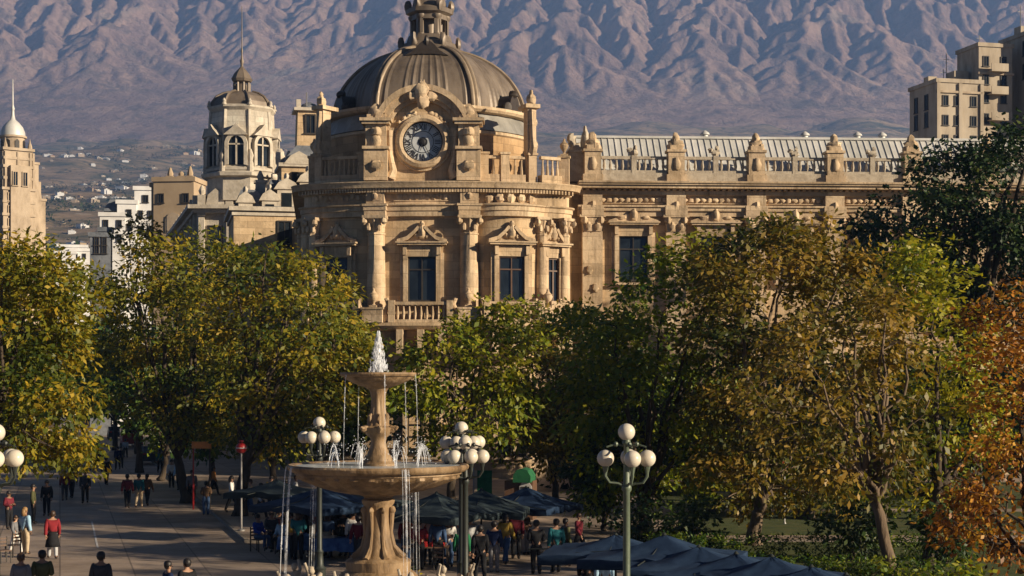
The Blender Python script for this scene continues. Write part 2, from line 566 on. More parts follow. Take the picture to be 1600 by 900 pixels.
# ---- the mountain range
MX, MY, MD = 520, 340, 18.0
ME = 11.0                                       # cell size on the ground
yy = np.linspace(0, 1, MY)[:, None] + np.zeros((1, MX))
xg = np.linspace(0, 1, MX)[None, :] + np.zeros((MY, 1))
front = 0.03 + 0.34 * (fbm(xg * 6 + 3.7, xg * 0 + 1.2, 3, 21) - 0.45)
up = np.clip((yy - front) / 0.15, 0, 1) * (0.5 + 1.0 * fbm(xg * 7, yy * 5, 3, 5)) + .01
eh = erode(MX, MY, MD, up, 130, 1.0, .62, .45, .035, 4)
big = upsample(eh, 2)
by, bx = big.shape
mys = 4350 + np.arange(by)[:, None] * ME / 2 + np.zeros((1, bx))
mxs = (np.arange(bx)[None, :] - bx / 2) * ME / 2 + np.zeros((by, 1))
t = np.clip((mys - 4350) / 3740, 0, 1)
EN = np.maximum(big, 0) / np.percentile(big, 99.5)
mz = slope_z(np.minimum(mys, 5600)) - 25 + EN * 820 + t ** 1.0 * 1000
mz = mz + ((fbm(mxs / 150, mys / 150, 5, 31, True) - 0.5) * 44 + (fbm(mxs / 45, mys / 45, 3, 51, True) - 0.5) * 16) * np.clip(EN * 5, 0.15, 1)

mz = np.where(mz > 1550, 1550 + 380 * np.tanh((mz - 1550) / 520), mz)


def mountain_material():
    m, nt, out = new_mat('bare_mountain')
    tc = N(nt, 'ShaderNodeTexCoord')
    ob = tc.outputs['Object']
    f = noise(nt, ob, 0.0032, 10, 0.72, 0.9)
    col = ramp(nt, f, [(0.32, (0.17, 0.13, 0.11)), (0.46, (0.3, 0.2, 0.16)), (0.56, (0.41, 0.275, 0.21)), (0.7, (0.31, 0.25, 0.205))])
    f2 = noise(nt, ob, 0.012, 8, 0.7, 0.4)
    col = mixc(nt, ramp(nt, f2, [(0.5, (0, 0, 0)), (0.64, (0.7, 0.7, 0.7))]), col, (0.11, 0.09, 0.07))
    b = N(nt, 'ShaderNodeBsdfPrincipled')
    b.inputs['Roughness'].default_value = 0.95
    b.inputs['Specular IOR Level'].default_value = 0.05
    nt.links.new(col, b.inputs['Base Color'])
    bp = N(nt, 'ShaderNodeBump'); bp.inputs['Strength'].default_value = 0.9; bp.inputs['Distance'].default_value = 30.0
    nt.links.new(noise(nt, ob, 0.02, 10, 0.68), bp.inputs['Height'])
    nt.links.new(bp.outputs[0], b.inputs['Normal'])
    nt.links.new(b.outputs[0], out.inputs[0])
    return m


grid_mesh('mountains', mxs, mys, mz, mountain_material(), 'structure')

# ---- ground, street, pavement, park
KX0, KD0, KS = -10.3, 65.5, -0.271            # kerb: x = KX0 + KS * (y - KD0)


def kerb(y): return KX0 + KS * (y - KD0)


MAT['ground'] = surf('packed_earth', (0.1, 0.075, 0.05), (0.2, 0.155, 0.11), 0.15, 0.95, 0.3)


def paving_mat(name, c1, c2, size, dark):
    m, nt, out = new_mat(name)
    tc = N(nt, 'ShaderNodeTexCoord')
    mp = N(nt, 'ShaderNodeMapping'); mp.inputs['Rotation'].default_value = (0, 0, R(-15.2))
    nt.links.new(tc.outputs['Object'], mp.inputs[0])
    br = N(nt, 'ShaderNodeTexBrick')
    br.offset = 0.0
    br.inputs['Scale'].default_value = 1.0
    br.inputs['Brick Width'].default_value = size; br.inputs['Row Height'].default_value = size
    br.inputs['Mortar Size'].default_value = 0.03
    br.inputs['Color1'].default_value = (*c1, 1); br.inputs['Color2'].default_value = (*c2, 1)
    br.inputs['Mortar'].default_value = (*dark, 1)
    nt.links.new(mp.outputs[0], br.inputs['Vector'])
    f = noise(nt, tc.outputs['Object'], 0.5, 9, 0.75)
    col = mixc(nt, 0.75, br.outputs['Color'], ramp(nt, f, [(0.3, (0.28, 0.26, 0.24)), (0.7, (0.72, 0.72, 0.72))]), 'OVERLAY')
    f2 = noise(nt, tc.outputs['Object'], 3.5, 4, 0.6)
    col = mixc(nt, ramp(nt, f2, [(0.6, (0, 0, 0)), (0.7, (0.5, 0.5, 0.5))]), col, dark)
    b = N(nt, 'ShaderNodeBsdfPrincipled')
    b.inputs['Roughness'].default_value = 0.62
    b.inputs['Specular IOR Level'].default_value = 0.4
    nt.links.new(col, b.inputs['Base Color'])
    bp = N(nt, 'ShaderNodeBump'); bp.inputs['Strength'].default_value = 0.25; bp.inputs['Distance'].default_value = 0.02
    nt.links.new(f2, bp.inputs['Height']); nt.links.new(bp.outputs[0], b.inputs['Normal'])
    nt.links.new(b.outputs[0], out.inputs[0])
    return m


MAT['paving'] = paving_mat('street_paving', (0.25, 0.195, 0.15), (0.37, 0.285, 0.22), 2.4, (0.16, 0.125, 0.1))
MAT['kerb'] = surf('kerb_stone', (0.16, 0.135, 0.11), (0.28, 0.24, 0.2), 2, 0.85, 0.4)

g = MB(); g.add([(-420, -60, 0), (420, -60, 0), (420, 420, 0), (-420, 420, 0)], [(0, 1, 2, 3)])
g.build('ground', MAT['ground'], kind='structure')
g = MB()
g.add([(-45, -5, .005), (45, -5, .005), (45, 66, .005), (kerb(66) + .1, 66, .005), (kerb(360) + .1, 360, .005), (kerb(360) - 15, 360, .005), (kerb(66) - 15, 66, .005), (-45, 66, .005)],
      [(0, 1, 2, 3, 6, 7), (3, 4, 5, 6)])
g.build('street', MAT['paving'], kind='structure')
g = MB()
g.slab([(kerb(66), 66), (60, 66), (60, 109), (kerb(360) + 60, 360), (kerb(360), 360)], -.05, .12)
g.build('pavement', MAT['paving'], kind='structure')
g = MB()
for a, b in ((66, 140), (140, 250), (250, 360)):
    g.slab([(kerb(a) - .16, a), (kerb(a), a), (kerb(b), b), (kerb(b) - .16, b)], -.05, .135)
    g.slab([(kerb(a) - 15.16, a), (kerb(a) - 15, a), (kerb(b) - 15, b), (kerb(b) - 15.16, b)], -.05, .135)
g.slab([(kerb(66) - .16, 65.84), (60, 65.84), (60, 66), (kerb(66) - .16, 66)], -.05, .136)
g.build('kerb', MAT['kerb'], kind='structure')
g = MB(); g.slab([(kerb(66) - 40, 66), (kerb(66) - 15.16, 66), (kerb(360) - 15.16, 360), (kerb(360) - 60, 360)], -.05, .12)
g.build('far_pavement', MAT['paving'], kind='structure')
# open joint running along the middle of the street
g = MB()
for a, b in ((52, 55), (56.5, 62), (64, 76)):
    g.slab([(kerb(a) - 6.08, a), (kerb(a) - 6.0, a), (kerb(b) - 6.0, b), (kerb(b) - 6.08, b)], .004, .012)
g.build('street_marking', MAT['white_paint'], kind='structure')
# park lawns and paths on the far right
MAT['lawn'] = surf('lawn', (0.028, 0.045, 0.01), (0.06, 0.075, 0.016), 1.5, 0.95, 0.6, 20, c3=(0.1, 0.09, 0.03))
g = MB()
g.slab([(8, 68), (46, 68), (46, 80), (8, 80)], .1, .17)
g.slab([(8, 82.5), (46, 82.5), (46, 104), (8, 104)], .1, .17)
g.slab([(5, 51), (46, 51), (46, 65.2), (7, 65.2)], -.02, .11)  # dark bed added under the trees to stand in for shade
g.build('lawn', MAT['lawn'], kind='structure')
# ------------------------------------------------------------------ the palace with the clock dome
PD0 = 118.0                                    # distance of the rotunda centre
S = PD0 / F                                    # metres per photo pixel there
palace = empty('domed_palace', (X(671, PD0), PD0, 0), 0,
               'ornate sandstone palace with a large ribbed metal dome, round clock and long balustraded wing', 'building')
RR = 9.3                                       # radius of the round pavilion
RF = PD0 - RR


def zf(py): return Z(py, RF)                   # heights read on the front of the pavilion
def zc(py): return Z(py, PD0)


def polar(theta, r=0.0, z=0.0):
    """frame on the pavilion: x along the wall, -y outwards"""
    t = R(theta)
    return Matrix.Translation((r * math.sin(t), -r * math.cos(t), z)) @ Matrix.Rotation(t, 4, 'Z')


Z_COR = zf(285)          # top of the main cornice
Z_CAP = zf(338)          # top of the capitals
Z_BAL = zf(505)          # balcony floor
ECX, EA, EB, EC = 0.8, 8.75, 2.7, -6.5                      # flat bowed front: half width, depth of the bow, its centre


def on(px=None, off=0.0, z=0.0, t=None):
    """frame on the bowed front at a photo column: x along the wall, -y outwards"""
    if t is None: t = math.degrees(math.asin(max(-1, min(1, (px - 690) / (EA * F / 112)))))
    s_, c_ = math.sin(R(t)), math.cos(R(t))
    n_ = Vector((s_ / EA, -c_ / EB, 0)).normalized()
    p_ = Vector((ECX + EA * s_, EC - EB * c_, z)) + n_ * off
    return Matrix.Translation(p_) @ Matrix.Rotation(math.atan2(n_.x, -n_.y), 4, 'Z')


TT = [math.degrees(math.asin(v)) for v in np.linspace(-.97, .97, 50)]
TT = [-90, -86, -82, -78.5] + TT + [78.5, 82, 86, 90]


def arc(mb, prof):
    vs, fs = [], []
    for t_ in TT:
        M_ = on(t=t_)
        vs += [tuple(M_ @ Vector((0, -r, z))) for r, z in prof]
    k = len(prof)
    for i in range(len(TT) - 1):
        for j in range(k - 1):
            fs.append((i * k + j, (i + 1) * k + j, (i + 1) * k + j + 1, i * k + j + 1))
    mb.add(vs, fs)


w = MB(); arc(w, [(0, 0), (0, Z_COR - .3)])
BOW = on(803, -2.65)


def bow(mb, prof):
    mb.at(BOW).lathe([(3.3 + r, z) for r, z in prof], 26, a0=R(-52), a1=R(52)); mb.at(None)


bow(w, [(0, 0), (0, Z_CAP + .3)])
w.build('wall', MAT['stone'], palace, 40)
e = MB()
ENT = [(0.0, Z_CAP - .05), (.3, Z_CAP), (.3, Z_CAP + .32), (.38, Z_CAP + .36), (.38, Z_CAP + .62), (.5, Z_CAP + .7), (.5, Z_CAP + .78), (.12, Z_CAP + .82)]
arc(e, ENT + [(.12, Z_COR - .75), (.3, Z_COR - .66), (.34, Z_COR - .45), (.85, Z_COR - .4), (.9, Z_COR - .2), (1.0, Z_COR - .06), (1.0, Z_COR), (0, Z_COR + .12), (-1.2, Z_COR + .13)])
bow(e, ENT + [(-.3, Z_CAP + 1.0), (-.5, Z_CAP + 1.6), (-.9, Z_CAP + 1.8)])
for th in (-26, -13, 0, 13, 26): e.at(BOW @ polar(th, 3.2)).ball(0, 0, Z_CAP + 1.15, .3, .22, .32, 8, 5, .25, th)
e.at(None)
e.build('cornice', MAT['trim'], palace, 30)
dn = MB()
for i in range(96):
    dn.at(on(t=math.degrees(math.asin(-.985 + 1.97 * (i + .5) / 96)), off=.52)).box(0, 0, Z_COR - .68, .13, .36, .26)
dn.build('dentil_band', MAT['trim'], palace)
for px in (540, 671):                            # carved frieze panels between the columns
    fr = MB()
    M = on(px, .13)
    for k in range(-4, 5):
        fr.at(M).ball(k * .38, 0, Z_CAP + 1.28 + .06 * math.cos(k * 2.1), .17, .07, .2, 7, 4, .25, k + 7)
    fr.box(0, 0, Z_CAP + 1.0, 3.7, .06, .05); fr.box(0, 0, Z_CAP + 1.58, 3.7, .06, .05)
    fr.build('frieze_carving', MAT['trim'], palace, 50)
st = MB()                                       # string courses, plinth and balcony floor
FLO = [(0, Z_BAL - 1.2), (.25, Z_BAL - 1.1), (.25, Z_BAL - .5), (1.1, Z_BAL - .42), (1.3, Z_BAL - .2), (1.3, Z_BAL), (0, Z_BAL + .03)]
arc(st, FLO); bow(st, FLO)
arc(st, [(0, 0), (.3, 0), (.3, 1.1), (.12, 1.25), (0, 1.3)]); bow(st, [(0, 0), (.3, 0), (.3, 1.1), (.12, 1.25), (0, 1.3)])
for q in range(1, 9):
    if 2.0 + q * .78 < Z_BAL - 1.2:
        arc(st, [(0, 1.3 + q * .78), (.09, 1.34 + q * .78), (.09, 1.96 + q * .78), (0, 2.0 + q * .78)])
st.build('string_course', MAT['stone'], palace, 30)


def column(mb, M, z0, z1, r=.62):
    mb.at(M)
    h = z1 - z0
    mb.box(0, 0, z0, r * 2.5, r * 2.5, .3)
    mb.lathe([(r * 1.22, z0 + .3), (r * 1.28, z0 + .42), (r * 1.05, z0 + .55), (r, z0 + .62), (r * .99, z0 + h * .4), (r * .86, z1 - 1.25), (r * .95, z1 - 1.22), (r * .95, z1 - 1.14),
              (r * .86, z1 - 1.1), (r * .9, z1 - .7), (r * 1.15, z1 - .22), (r * 1.2, z1 - .18)], 20,
             mod=lambda a, z: 1 + (.025 * math.cos(a * 20) if z < z1 - 1.3 else .09 * math.cos(a * 8)))
    mb.box(0, 0, z1 - .2, r * 2.6, r * 2.6, .2)
    for sx in (-1, 1):                          # volutes and acanthus
        for sy in (-1, 1):
            mb.ball(sx * r * 1.12, sy * r * 1.12, z1 - .38, .2, .2, .24, 7, 5, .2, 3)
        mb.ball(sx * r * .6, -r * 1.0, z1 - .75, .16, .14, .26, 6, 4, .2, 5)


for px in (484, 494, 506, 602, 742, 851, 884):
    m = MB(); column(m, on(px, .22), Z_BAL + .05, Z_CAP + .02, .6 if px in (602, 742) else .4)
    m.build('column', MAT['trim'], palace, 40)
for px in (602, 742):                            # ressaut of the entablature above the two big columns
    m = MB(); m.at(on(px, .18))
    m.box(0, 0, Z_CAP + .03, 1.4, 1.1, .34); m.box(0, 0, Z_CAP + .37, 1.5, 1.2, .28); m.box(0, 0, Z_CAP + .65, 1.66, 1.34, .14)
    m.box(0, .0, Z_CAP + .8, 1.2, .8, 1.02); m.box(0, -.38, Z_CAP + 1.0, .8, .1, .62)
    m.ball(0, -.45, Z_CAP + 1.32, .22, .14, .24, 8, 5, .25, 1)
    for q in (-1, 1): m.ball(q * .3, -.42, Z_CAP + 1.62, .14, .1, .12, 7, 5, .2, 2); m.box(q * .45, -.42, Z_CAP + 1.84, .18, .5, .26)
    m.build('entablature_block', MAT['trim'], palace, 30)


def window(parent, M, w, z0, z1, ped='tri', sash='dark', surround=True, proj=.32):
    """window with mullions, a pane behind, and a carved surround with pediment"""
    fr = MB().at(M)
    fw = .09
    y = -.1
    fr.box(-w / 2 + fw / 2, y, z0, fw, .1, z1 - z0); fr.box(w / 2 - fw / 2, y, z0, fw, .1, z1 - z0)
    fr.box(0, y, z0, w - 2 * fw, .1, .14); fr.box(0, y, z1 - .1, w - 2 * fw, .1, .1)
    fr.box(0, y, z0 + .14, .1, .098, (z1 - z0) * .7 - .14); fr.box(0, y, z0 + (z1 - z0) * .7, w - 2 * fw, .098, .09)
    fr.box(0, y, z0 + (z1 - z0) * .7 + .09, .06, .096, (z1 - z0) * .3 - .19)
    win = fr.build('window', MAT[sash], parent)
    pn = MB().at(M); pn.box(0, -.045, z0 + .02, w - .02, .03, z1 - z0 - .04)
    pn.build('pane', MAT['glass'], win)
    if surround:
        s = MB().at(M)
        j = .3
        for q in (-1, 1):
            s.box(q * (w / 2 + j / 2), -proj / 2 + .02, z0 - .1, j, proj, z1 - z0 + .1)
            s.box(q * (w / 2 + j + .11), -proj / 2 + .08, z0 - .1, .2, proj * .6, z1 - z0 + .35)
            s.box(q * (w / 2 + j * .6), -proj / 2 - .12, z1 + .1, .24, proj + .2, .62, ty=.8)
        s.box(0, -proj / 2 + .02, z1, w + 2 * j, proj, .32)
        s.box(0, -proj / 2 - .02, z1 + .32, w + 2 * j - .1, proj * .9, .42)
        s.box(0, -proj / 2 - .15, z1 + .74, w + 2 * j + .75, proj + .42, .12)
        s.box(0, -proj / 2 - .2, z1 + .86, w + 2 * j + .95, proj + .5, .1)
        s.box(0, -proj / 2 - .02, z0 - .22, w + 2 * j + .2, proj + .2, .14)
        b, zt = w / 2 + j + .4, z1 + .965
        if ped == 'tri':
            hh = 1.05
            for q in (-1, 1):                    # two swept, broken rakes
                pl = [(b, 0), (b, .16), (b * .62, .34), (b * .34, .72), (.26, hh), (.12, hh - .16), (b * .3, .5), (b * .55, .14), (b * .8, 0)]
                pl = [(q * u, zt + v) for u, v in pl]
                s.prism(pl if q > 0 else pl[::-1], -proj - .12, 0.04)
            s.prism([(-b * .62, zt), (b * .62, zt), (.2, zt + .7), (-.2, zt + .7)], -proj * .45, .04)
            s.ball(0, -proj * .7, zt + .62, .3, .26, .44, 9, 6, .22, 2)
            s.ball(0, -proj * .7, zt + 1.15, .17, .17, .22, 8, 5, .2, 4)
            for q in (-1, 1): s.ball(q * .36, -proj * .6, zt + .4, .17, .17, .2, 7, 5, .25, 9 + q)
        elif ped == 'low':
            s.prism([(-b, zt), (b, zt), (b, zt + .1), (0.25, zt + .55), (-.25, zt + .55), (-b, zt + .1)], -proj - .1, .04)
            s.ball(0, -proj - .1, zt + .45, .28, .2, .4, 9, 6, .22, 2)
            for q in (-1, 1): s.ball(q * b * .5, -proj - .1, zt + .28, .3, .12, .14, 8, 5, .25, q + 5)
        s.build('window_surround', MAT['trim'], win, 40)
    return win


W0, W1 = zf(472), zf(401)
for px, ww, sash, of in ((541, 1.6, 'dark', -.02), (671, 1.85, 'dark', -.02), (803, 1.7, 'wood', .63), (869, .85, 'wood', -.02)):
    window(palace, on(px, of), ww, W0, W1, 'tri', sash)
# ground floor: tall arched openings
for px, of in ((541, -.02), (671, -.02), (803, .63)):
    window(palace, on(px, of), 1.9 if px > 500 else 1.2, 1.6, 5.6, 'none', 'dark')


def baluster_run(mb, M, length, z0, h, step=.34, rail=.3):
    mb.at(M)
    n = max(1, int(length / step))
    mb.box(0, 0, z0, length, rail * 1.15, .2)
    for i in range(n):
        x = -length / 2 + (i + .5) * length / n
        mb.lathe([(.075, z0 + .2), (.06, z0 + .26), (.115, z0 + .2 + h * .25), (.06, z0 + .2 + h * .55), (.055, z0 + h - .3), (.09, z0 + h - .2)], 7, x=x)
    mb.box(0, 0, z0 + h - .2, length, rail, .2)


for px, wd, of in ((671, 3.4, 1.0), (803, 3.2, 1.6), (871, 1.0, 1.0), (541, 3.2, 1.0)):
    m = MB()
    Mb = on(px, of)
    baluster_run(m, Mb, wd, Z_BAL + .01, 1.35)
    for q in (-1, 1): m.at(Mb).box(q * (wd / 2 + .2), 0, Z_BAL + .01, .42, .45, 1.45)
    m.at(on(px, of - .4))
    for q in (-1, 0, 1): m.box(q * wd * .4, -.2, Z_BAL - 2.0, .42, 1.2, 1.56, ty=1.0, top=1.0)
    m.build('balcony', MAT['trim'], palace, 35)


def urn(mb, M, z, s=1.0):
    mb.at(M)
    mb.box(0, 0, z, .62 * s, .62 * s, .18 * s)
    mb.lathe([(.24 * s, z + .18 * s), (.1 * s, z + .3 * s), (.14 * s, z + .42 * s), (.34 * s, z + .7 * s), (.4 * s, z + .95 * s), (.34 * s, z + 1.05 * s), (.38 * s, z + 1.1 * s), (.22 * s, z + 1.2 * s), (.1 * s, z + 1.4 * s), (.12 * s, z + 1.48 * s), (0, z + 1.62 * s)], 12)


for px in (602, 740, 853):                       # pedestals with urns between the balconies
    m = MB().at(on(px, 1.0))
    m.box(0, 0, Z_BAL + .01, 1.35, .9, .85); m.box(0, 0, Z_BAL + .86, 1.5, 1.0, .14)
    urn(m, on(px, 1.0), Z_BAL + 1.0, .8)
    for q in (-1, 1):
        m.tube([(q * .9, 0, Z_BAL + .1), (q * .75, 0, Z_BAL + .7), (q * .95, 0, Z_BAL + 1.2), (q * .85, 0, Z_BAL + 1.6)], [.24, .14, .12, .16], 7)
    m.build('urn', MAT['trim'], palace, 45)

# ---- attic above the cornice
ZA = Z_COR + .13
RA = 7.55                                        # drum wall
dw = MB(); dw.lathe([(RA, ZA - .2), (RA, zc(226))], 60)
dw.build('drum_wall', MAT['stone_round'], palace, 40)
dc = MB(); dc.lathe([(RA, zc(232)), (RA + .15, zc(230)), (RA + .15, zc(226)), (RA, zc(225))], 60)
dc.lathe([(7.0, zc(199)), (7.5, zc(197.5)), (7.65, zc(194)), (7.65, zc(190)), (6.4, zc(188))], 60)
dc.build('drum_cornice', MAT['trim'], palace, 30)
sk = MB(); sk.lathe([(RA + .1, zc(224.5)), (7.05, zc(199))], 66, mod=lambda a, z: 1 + .006 * (math.cos(a * 33) > .6))
sk.build('skirt_roof', MAT['skirt_zinc'], palace)
RB = 8.55
ped_z1 = zf(240)


for px, wd in ((542, 2.75), (487, .6), (781, 1.3), (815, 1.3), (868, 1.5)):
    m = MB(); Mb = on(px, -.55 if px < 860 else -.2)
    baluster_run(m, Mb, wd, ZA, ped_z1 - ZA, .33)
    m.at(Mb); m.box(0, .02, ZA + .0, wd + .02, .6, .5)
    m.build('balustrade', MAT['trim'], palace, 35)
for px in (505, 577, 766, 798, 841, 893, 479):
    Mb = on(px, -.55 if px < 860 else -.2)
    m = MB().at(Mb)
    hi = px in (505, 841)
    m.box(0, 0, ZA, .55, .7, ped_z1 - ZA + .06); m.box(0, 0, ped_z1 + .06, .7, .84, .14)
    if hi:                                       # tall scrolled pier carrying the drum cornice
        m.box(0, .25, ped_z1 + .2, .6, .8, zc(198) - ped_z1 - .2)
        m.box(0, .4, zc(198), 1.0, 1.6, .26)
        m.tube([(0, -.25, ped_z1 + .2), (0, -.5, ped_z1 + .55), (0, -.3, ped_z1 + 1.3), (0, -.12, zc(201))], [.28, .26, .18, .24], 7)
        m.ball(0, 0, zc(198) + .55, .3, .32, .4, 9, 6, .2, 3); m.ball(0, 0, zc(198) + .98, .14, .14, .26, 8, 5, .2, 3)
    elif px in (893, 479):
        urn(m, Mb, ped_z1 + .2, .75)
    m.build('pier', MAT['trim'], palace, 40)
m = MB(); m.slab([(-7.9, -6.6), (-7.2, -7.4), (-5.4, -8.3), (-2.4, -8.95), (.8, -9.1), (4, -8.95), (7, -8.3), (8.8, -7.4), (9.5, -6.6), (9.5, 6), (-7.9, 6)], Z_COR - .3, ZA - .01)
m.build('roof_terrace', MAT['zinc'], palace)

# ---- clock gable
GY = -(RR - .55)                                 # gable plane, in front of the drum


def gx(px): return (px - 671) / F * (PD0 + GY)
def gz(py): return Z(py, PD0 + GY)


AR = gx(671 + 62)                                # radius of the arched top
zs = gz(212)                                     # springing of the arch
g = MB()
face = [(-AR, ZA - .1), (AR, ZA - .1), (AR, zs)] + [(AR * math.cos(a), zs + AR * math.sin(a)) for a in np.linspace(0.08, math.pi - .08, 21)] + [(-AR, zs)]
g.prism(face, GY, GY + 2.4)
g.build('clock_gable', MAT['stone'], palace, 30)
g = MB()                                         # arched moulding over the clock
for r0, r1, y0 in ((AR - .12, AR + .5, -.5), (AR - .38, AR - .1, -.3), (AR + .3, AR + .68, -.72)):
    aa = np.linspace(0.12, math.pi - .12, 30)
    pts = [(r1 * math.cos(a), zs + r1 * math.sin(a)) for a in aa] + [(r0 * math.cos(a), zs + r0 * math.sin(a)) for a in aa[::-1]]
    for i in range(29):
        q = [pts[i], pts[i + 1], pts[58 - i], pts[59 - i]]
        g.prism(q, GY + y0, GY + .2)
g.ball(0, GY - .6, gz(147), .5, .4, .62, 10, 7, .2, 2); g.ball(0, GY - .65, gz(160), .42, .35, .5, 10, 7, .25, 5)
g.ball(0, GY - .6, gz(137), .25, .25, .4, 8, 6, .2, 8)
for q in (-1, 1):
    g.ball(q * .62, GY - .5, gz(152), .35, .3, .35, 9, 6, .3, 4)
    for k in range(5): g.ball(q * (.55 + k * .32), GY - .12, gz(178 + k * k * 1.6), .2, .14, .16, 7, 5, .3, k)
g.build('gable_arch', MAT['trim'], palace, 40)
for q in (-1, 1):                                # flanking piers with scrolled shells on top
    m = MB()
    x0 = q * gx(671 + 72)
    m.box(x0, GY - .15, ZA - .02, 1.55, 1.5, gz(236) - ZA)
    m.box(x0, GY - .2, gz(236), 1.75, 1.7, .2)
    m.box(x0, GY - .1, gz(236) + .2, 1.35, 1.3, gz(197) - gz(236) - .2)
    m.box(x0 - q * .9, GY + .2, ZA - .02, .5, .9, gz(200) - ZA)
    m.box(x0, GY - .2, gz(197), 1.8, 1.75, .18); m.box(x0, GY - .24, gz(197) + .18, 2.05, 1.95, .2)
    m.box(x0, GY - .1, gz(197) + .38, 1.2, 1.1, .3)
    m.prism([(x0 - .62, gz(184)), (x0 + .62, gz(184)), (x0 + .45, gz(172)), (x0 + .1, gz(164)), (x0 - .1, gz(164)), (x0 - .45, gz(172))], GY - .5, GY + .2)
    m.ball(x0, GY - .55, gz(177), .34, .22, .36, 9, 6, .3, 6)
    m.ball(x0, GY - .8, gz(222), .32, .2, .5, 9, 6, .25, 6); m.ball(x0, GY - .82, gz(209), .4, .24, .28, 9, 6, .3, 2)
    m.ball(x0, GY - .95, gz(262), .42, .2, .35, 9, 6, .3, 3)
    m.tube([(x0 - q * .9, GY - .3, ZA + .2), (x0 - q * 1.1, GY - .35, ZA + .7), (x0 - q * .9, GY - .3, ZA + 1.7), (x0 - q * .85, GY - .25, gz(205))], [.4, .25, .16, .22], 8)
    m.build('gable_pier', MAT['trim'], palace, 40)
# clock
CZ = gz(222); CR = gx(671 + 31)
ck = MB()
ring = [(CR + .02, -.05), (CR + .02, -.42), (CR + .2, -.5), (CR + .42, -.42), (CR + .5, -.2), (CR + .62, -.2), (CR + .66, 0.02)]
n = 48
vs, fs = [], []
for r, y in ring:
    for k in range(n): vs.append((r * math.sin(2 * math.pi * k / n), GY + y, CZ + r * math.cos(2 * math.pi * k / n)))
for i in range(len(ring) - 1):
    for k in range(n): fs.append((i * n + k, i * n + (k + 1) % n, (i + 1) * n + (k + 1) % n, (i + 1) * n + k))
ck.add(vs, fs)
clock = ck.build('clock', MAT['trim'], palace, 40)


def disc(mb, r, y, z, n=48, r0=0.0, x=0):
    if r0 <= 0:
        mb.add([(x + r * math.sin(2 * math.pi * k / n), y, z + r * math.cos(2 * math.pi * k / n)) for k in range(n)], [tuple(reversed(range(n)))])
    else:
        vs = [(x + q * math.sin(2 * math.pi * k / n), y, z + q * math.cos(2 * math.pi * k / n)) for q in (r0, r) for k in range(n)]
        mb.add(vs, [(k, n + k, n + (k + 1) % n, (k + 1) % n) for k in range(n)])


m = MB(); disc(m, CR + .04, GY - .06, CZ); m.build('clock_face', MAT['clock_face'], clock)
m = MB()
disc(m, CR + .03, GY - .08, CZ, r0=CR * .95); disc(m, CR * .56, GY - .08, CZ, r0=CR * .53); disc(m, CR * .24, GY - .085, CZ, r0=CR * .14)
for k in range(60):
    a = 2 * math.pi * k / 60
    m.at(Matrix.Translation((0, GY - .085, CZ)) @ Matrix.Rotation(a, 4, 'Y')).box(0, 0, CR * .86, .02 if k % 5 else .05, .01, CR * .08)
m.build('minute_ring', MAT['clock_dark'], clock)
m = MB()                                         # hands at about twenty-five past six
for a, L, wd in ((R(195), CR * .45, .09), (R(152), CR * .78, .06)):
    m.at(Matrix.Translation((0, GY - .12, CZ)) @ Matrix.Rotation(a, 4, 'Y')).box(0, 0, -.2, wd, .03, L + .2, .35)
m.at(None); m.ball(0, GY - .13, CZ, .2, .06, .2, 12, 6)
m.build('clock_hands', MAT['clock_dark'], clock)
NUM = ['XII', 'I', 'II', 'III', 'IIII', 'V', 'VI', 'VII', 'VIII', 'IX', 'X', 'XI']
dg = None
for k, tx in enumerate(NUM):
    cu = bpy.data.curves.new('numeral', 'FONT')
    cu.body = tx; cu.align_x = 'CENTER'; cu.align_y = 'CENTER'; cu.size = .55; cu.extrude = .012; cu.offset = .004
    to = bpy.data.objects.new('numeral_text', cu)
    COL.objects.link(to)
    bpy.context.view_layer.update()
    me = bpy.data.meshes.new_from_object(to.evaluated_get(bpy.context.evaluated_depsgraph_get()))
    bpy.data.objects.remove(to)
    o = link('numeral', me, None, clock)
    me.materials.clear(); me.materials.append(MAT['clock_dark'])
    a = 2 * math.pi * k / 12
    o.matrix_local = Matrix.Translation((CR * .73 * math.sin(a), GY - .09, CZ + CR * .73 * math.cos(a))) @ Matrix.Rotation(a, 4, 'Y') @ Matrix.Rotation(R(90), 4, 'X') @ Matrix.Diagonal((.8, 1, 1, 1))

# ---- ribbed dome: six curved sides
DR = 148 * S
zb, zt_ = zc(190), zc(80)


def hexr(a):                                     # a measured from the front
    b = (a + R(30)) % R(60) - R(30)
    return 1 + .72 * (math.cos(R(30)) / math.cos(b) - 1)


prof = []
for i in range(25):
    u = i / 24
    ang_ = u * R(79)
    prof.append((DR * (math.cos(ang_) ** .92), zb + (zt_ - zb) * (math.sin(ang_) / math.sin(R(79)))))
nseg = 6 * 36


def dome_mod(a, z):
    seam = (a / (2 * math.pi) * 66) % 1.0
    return hexr(a) * (1 + (.011 if abs(seam - .5) < .12 else 0))


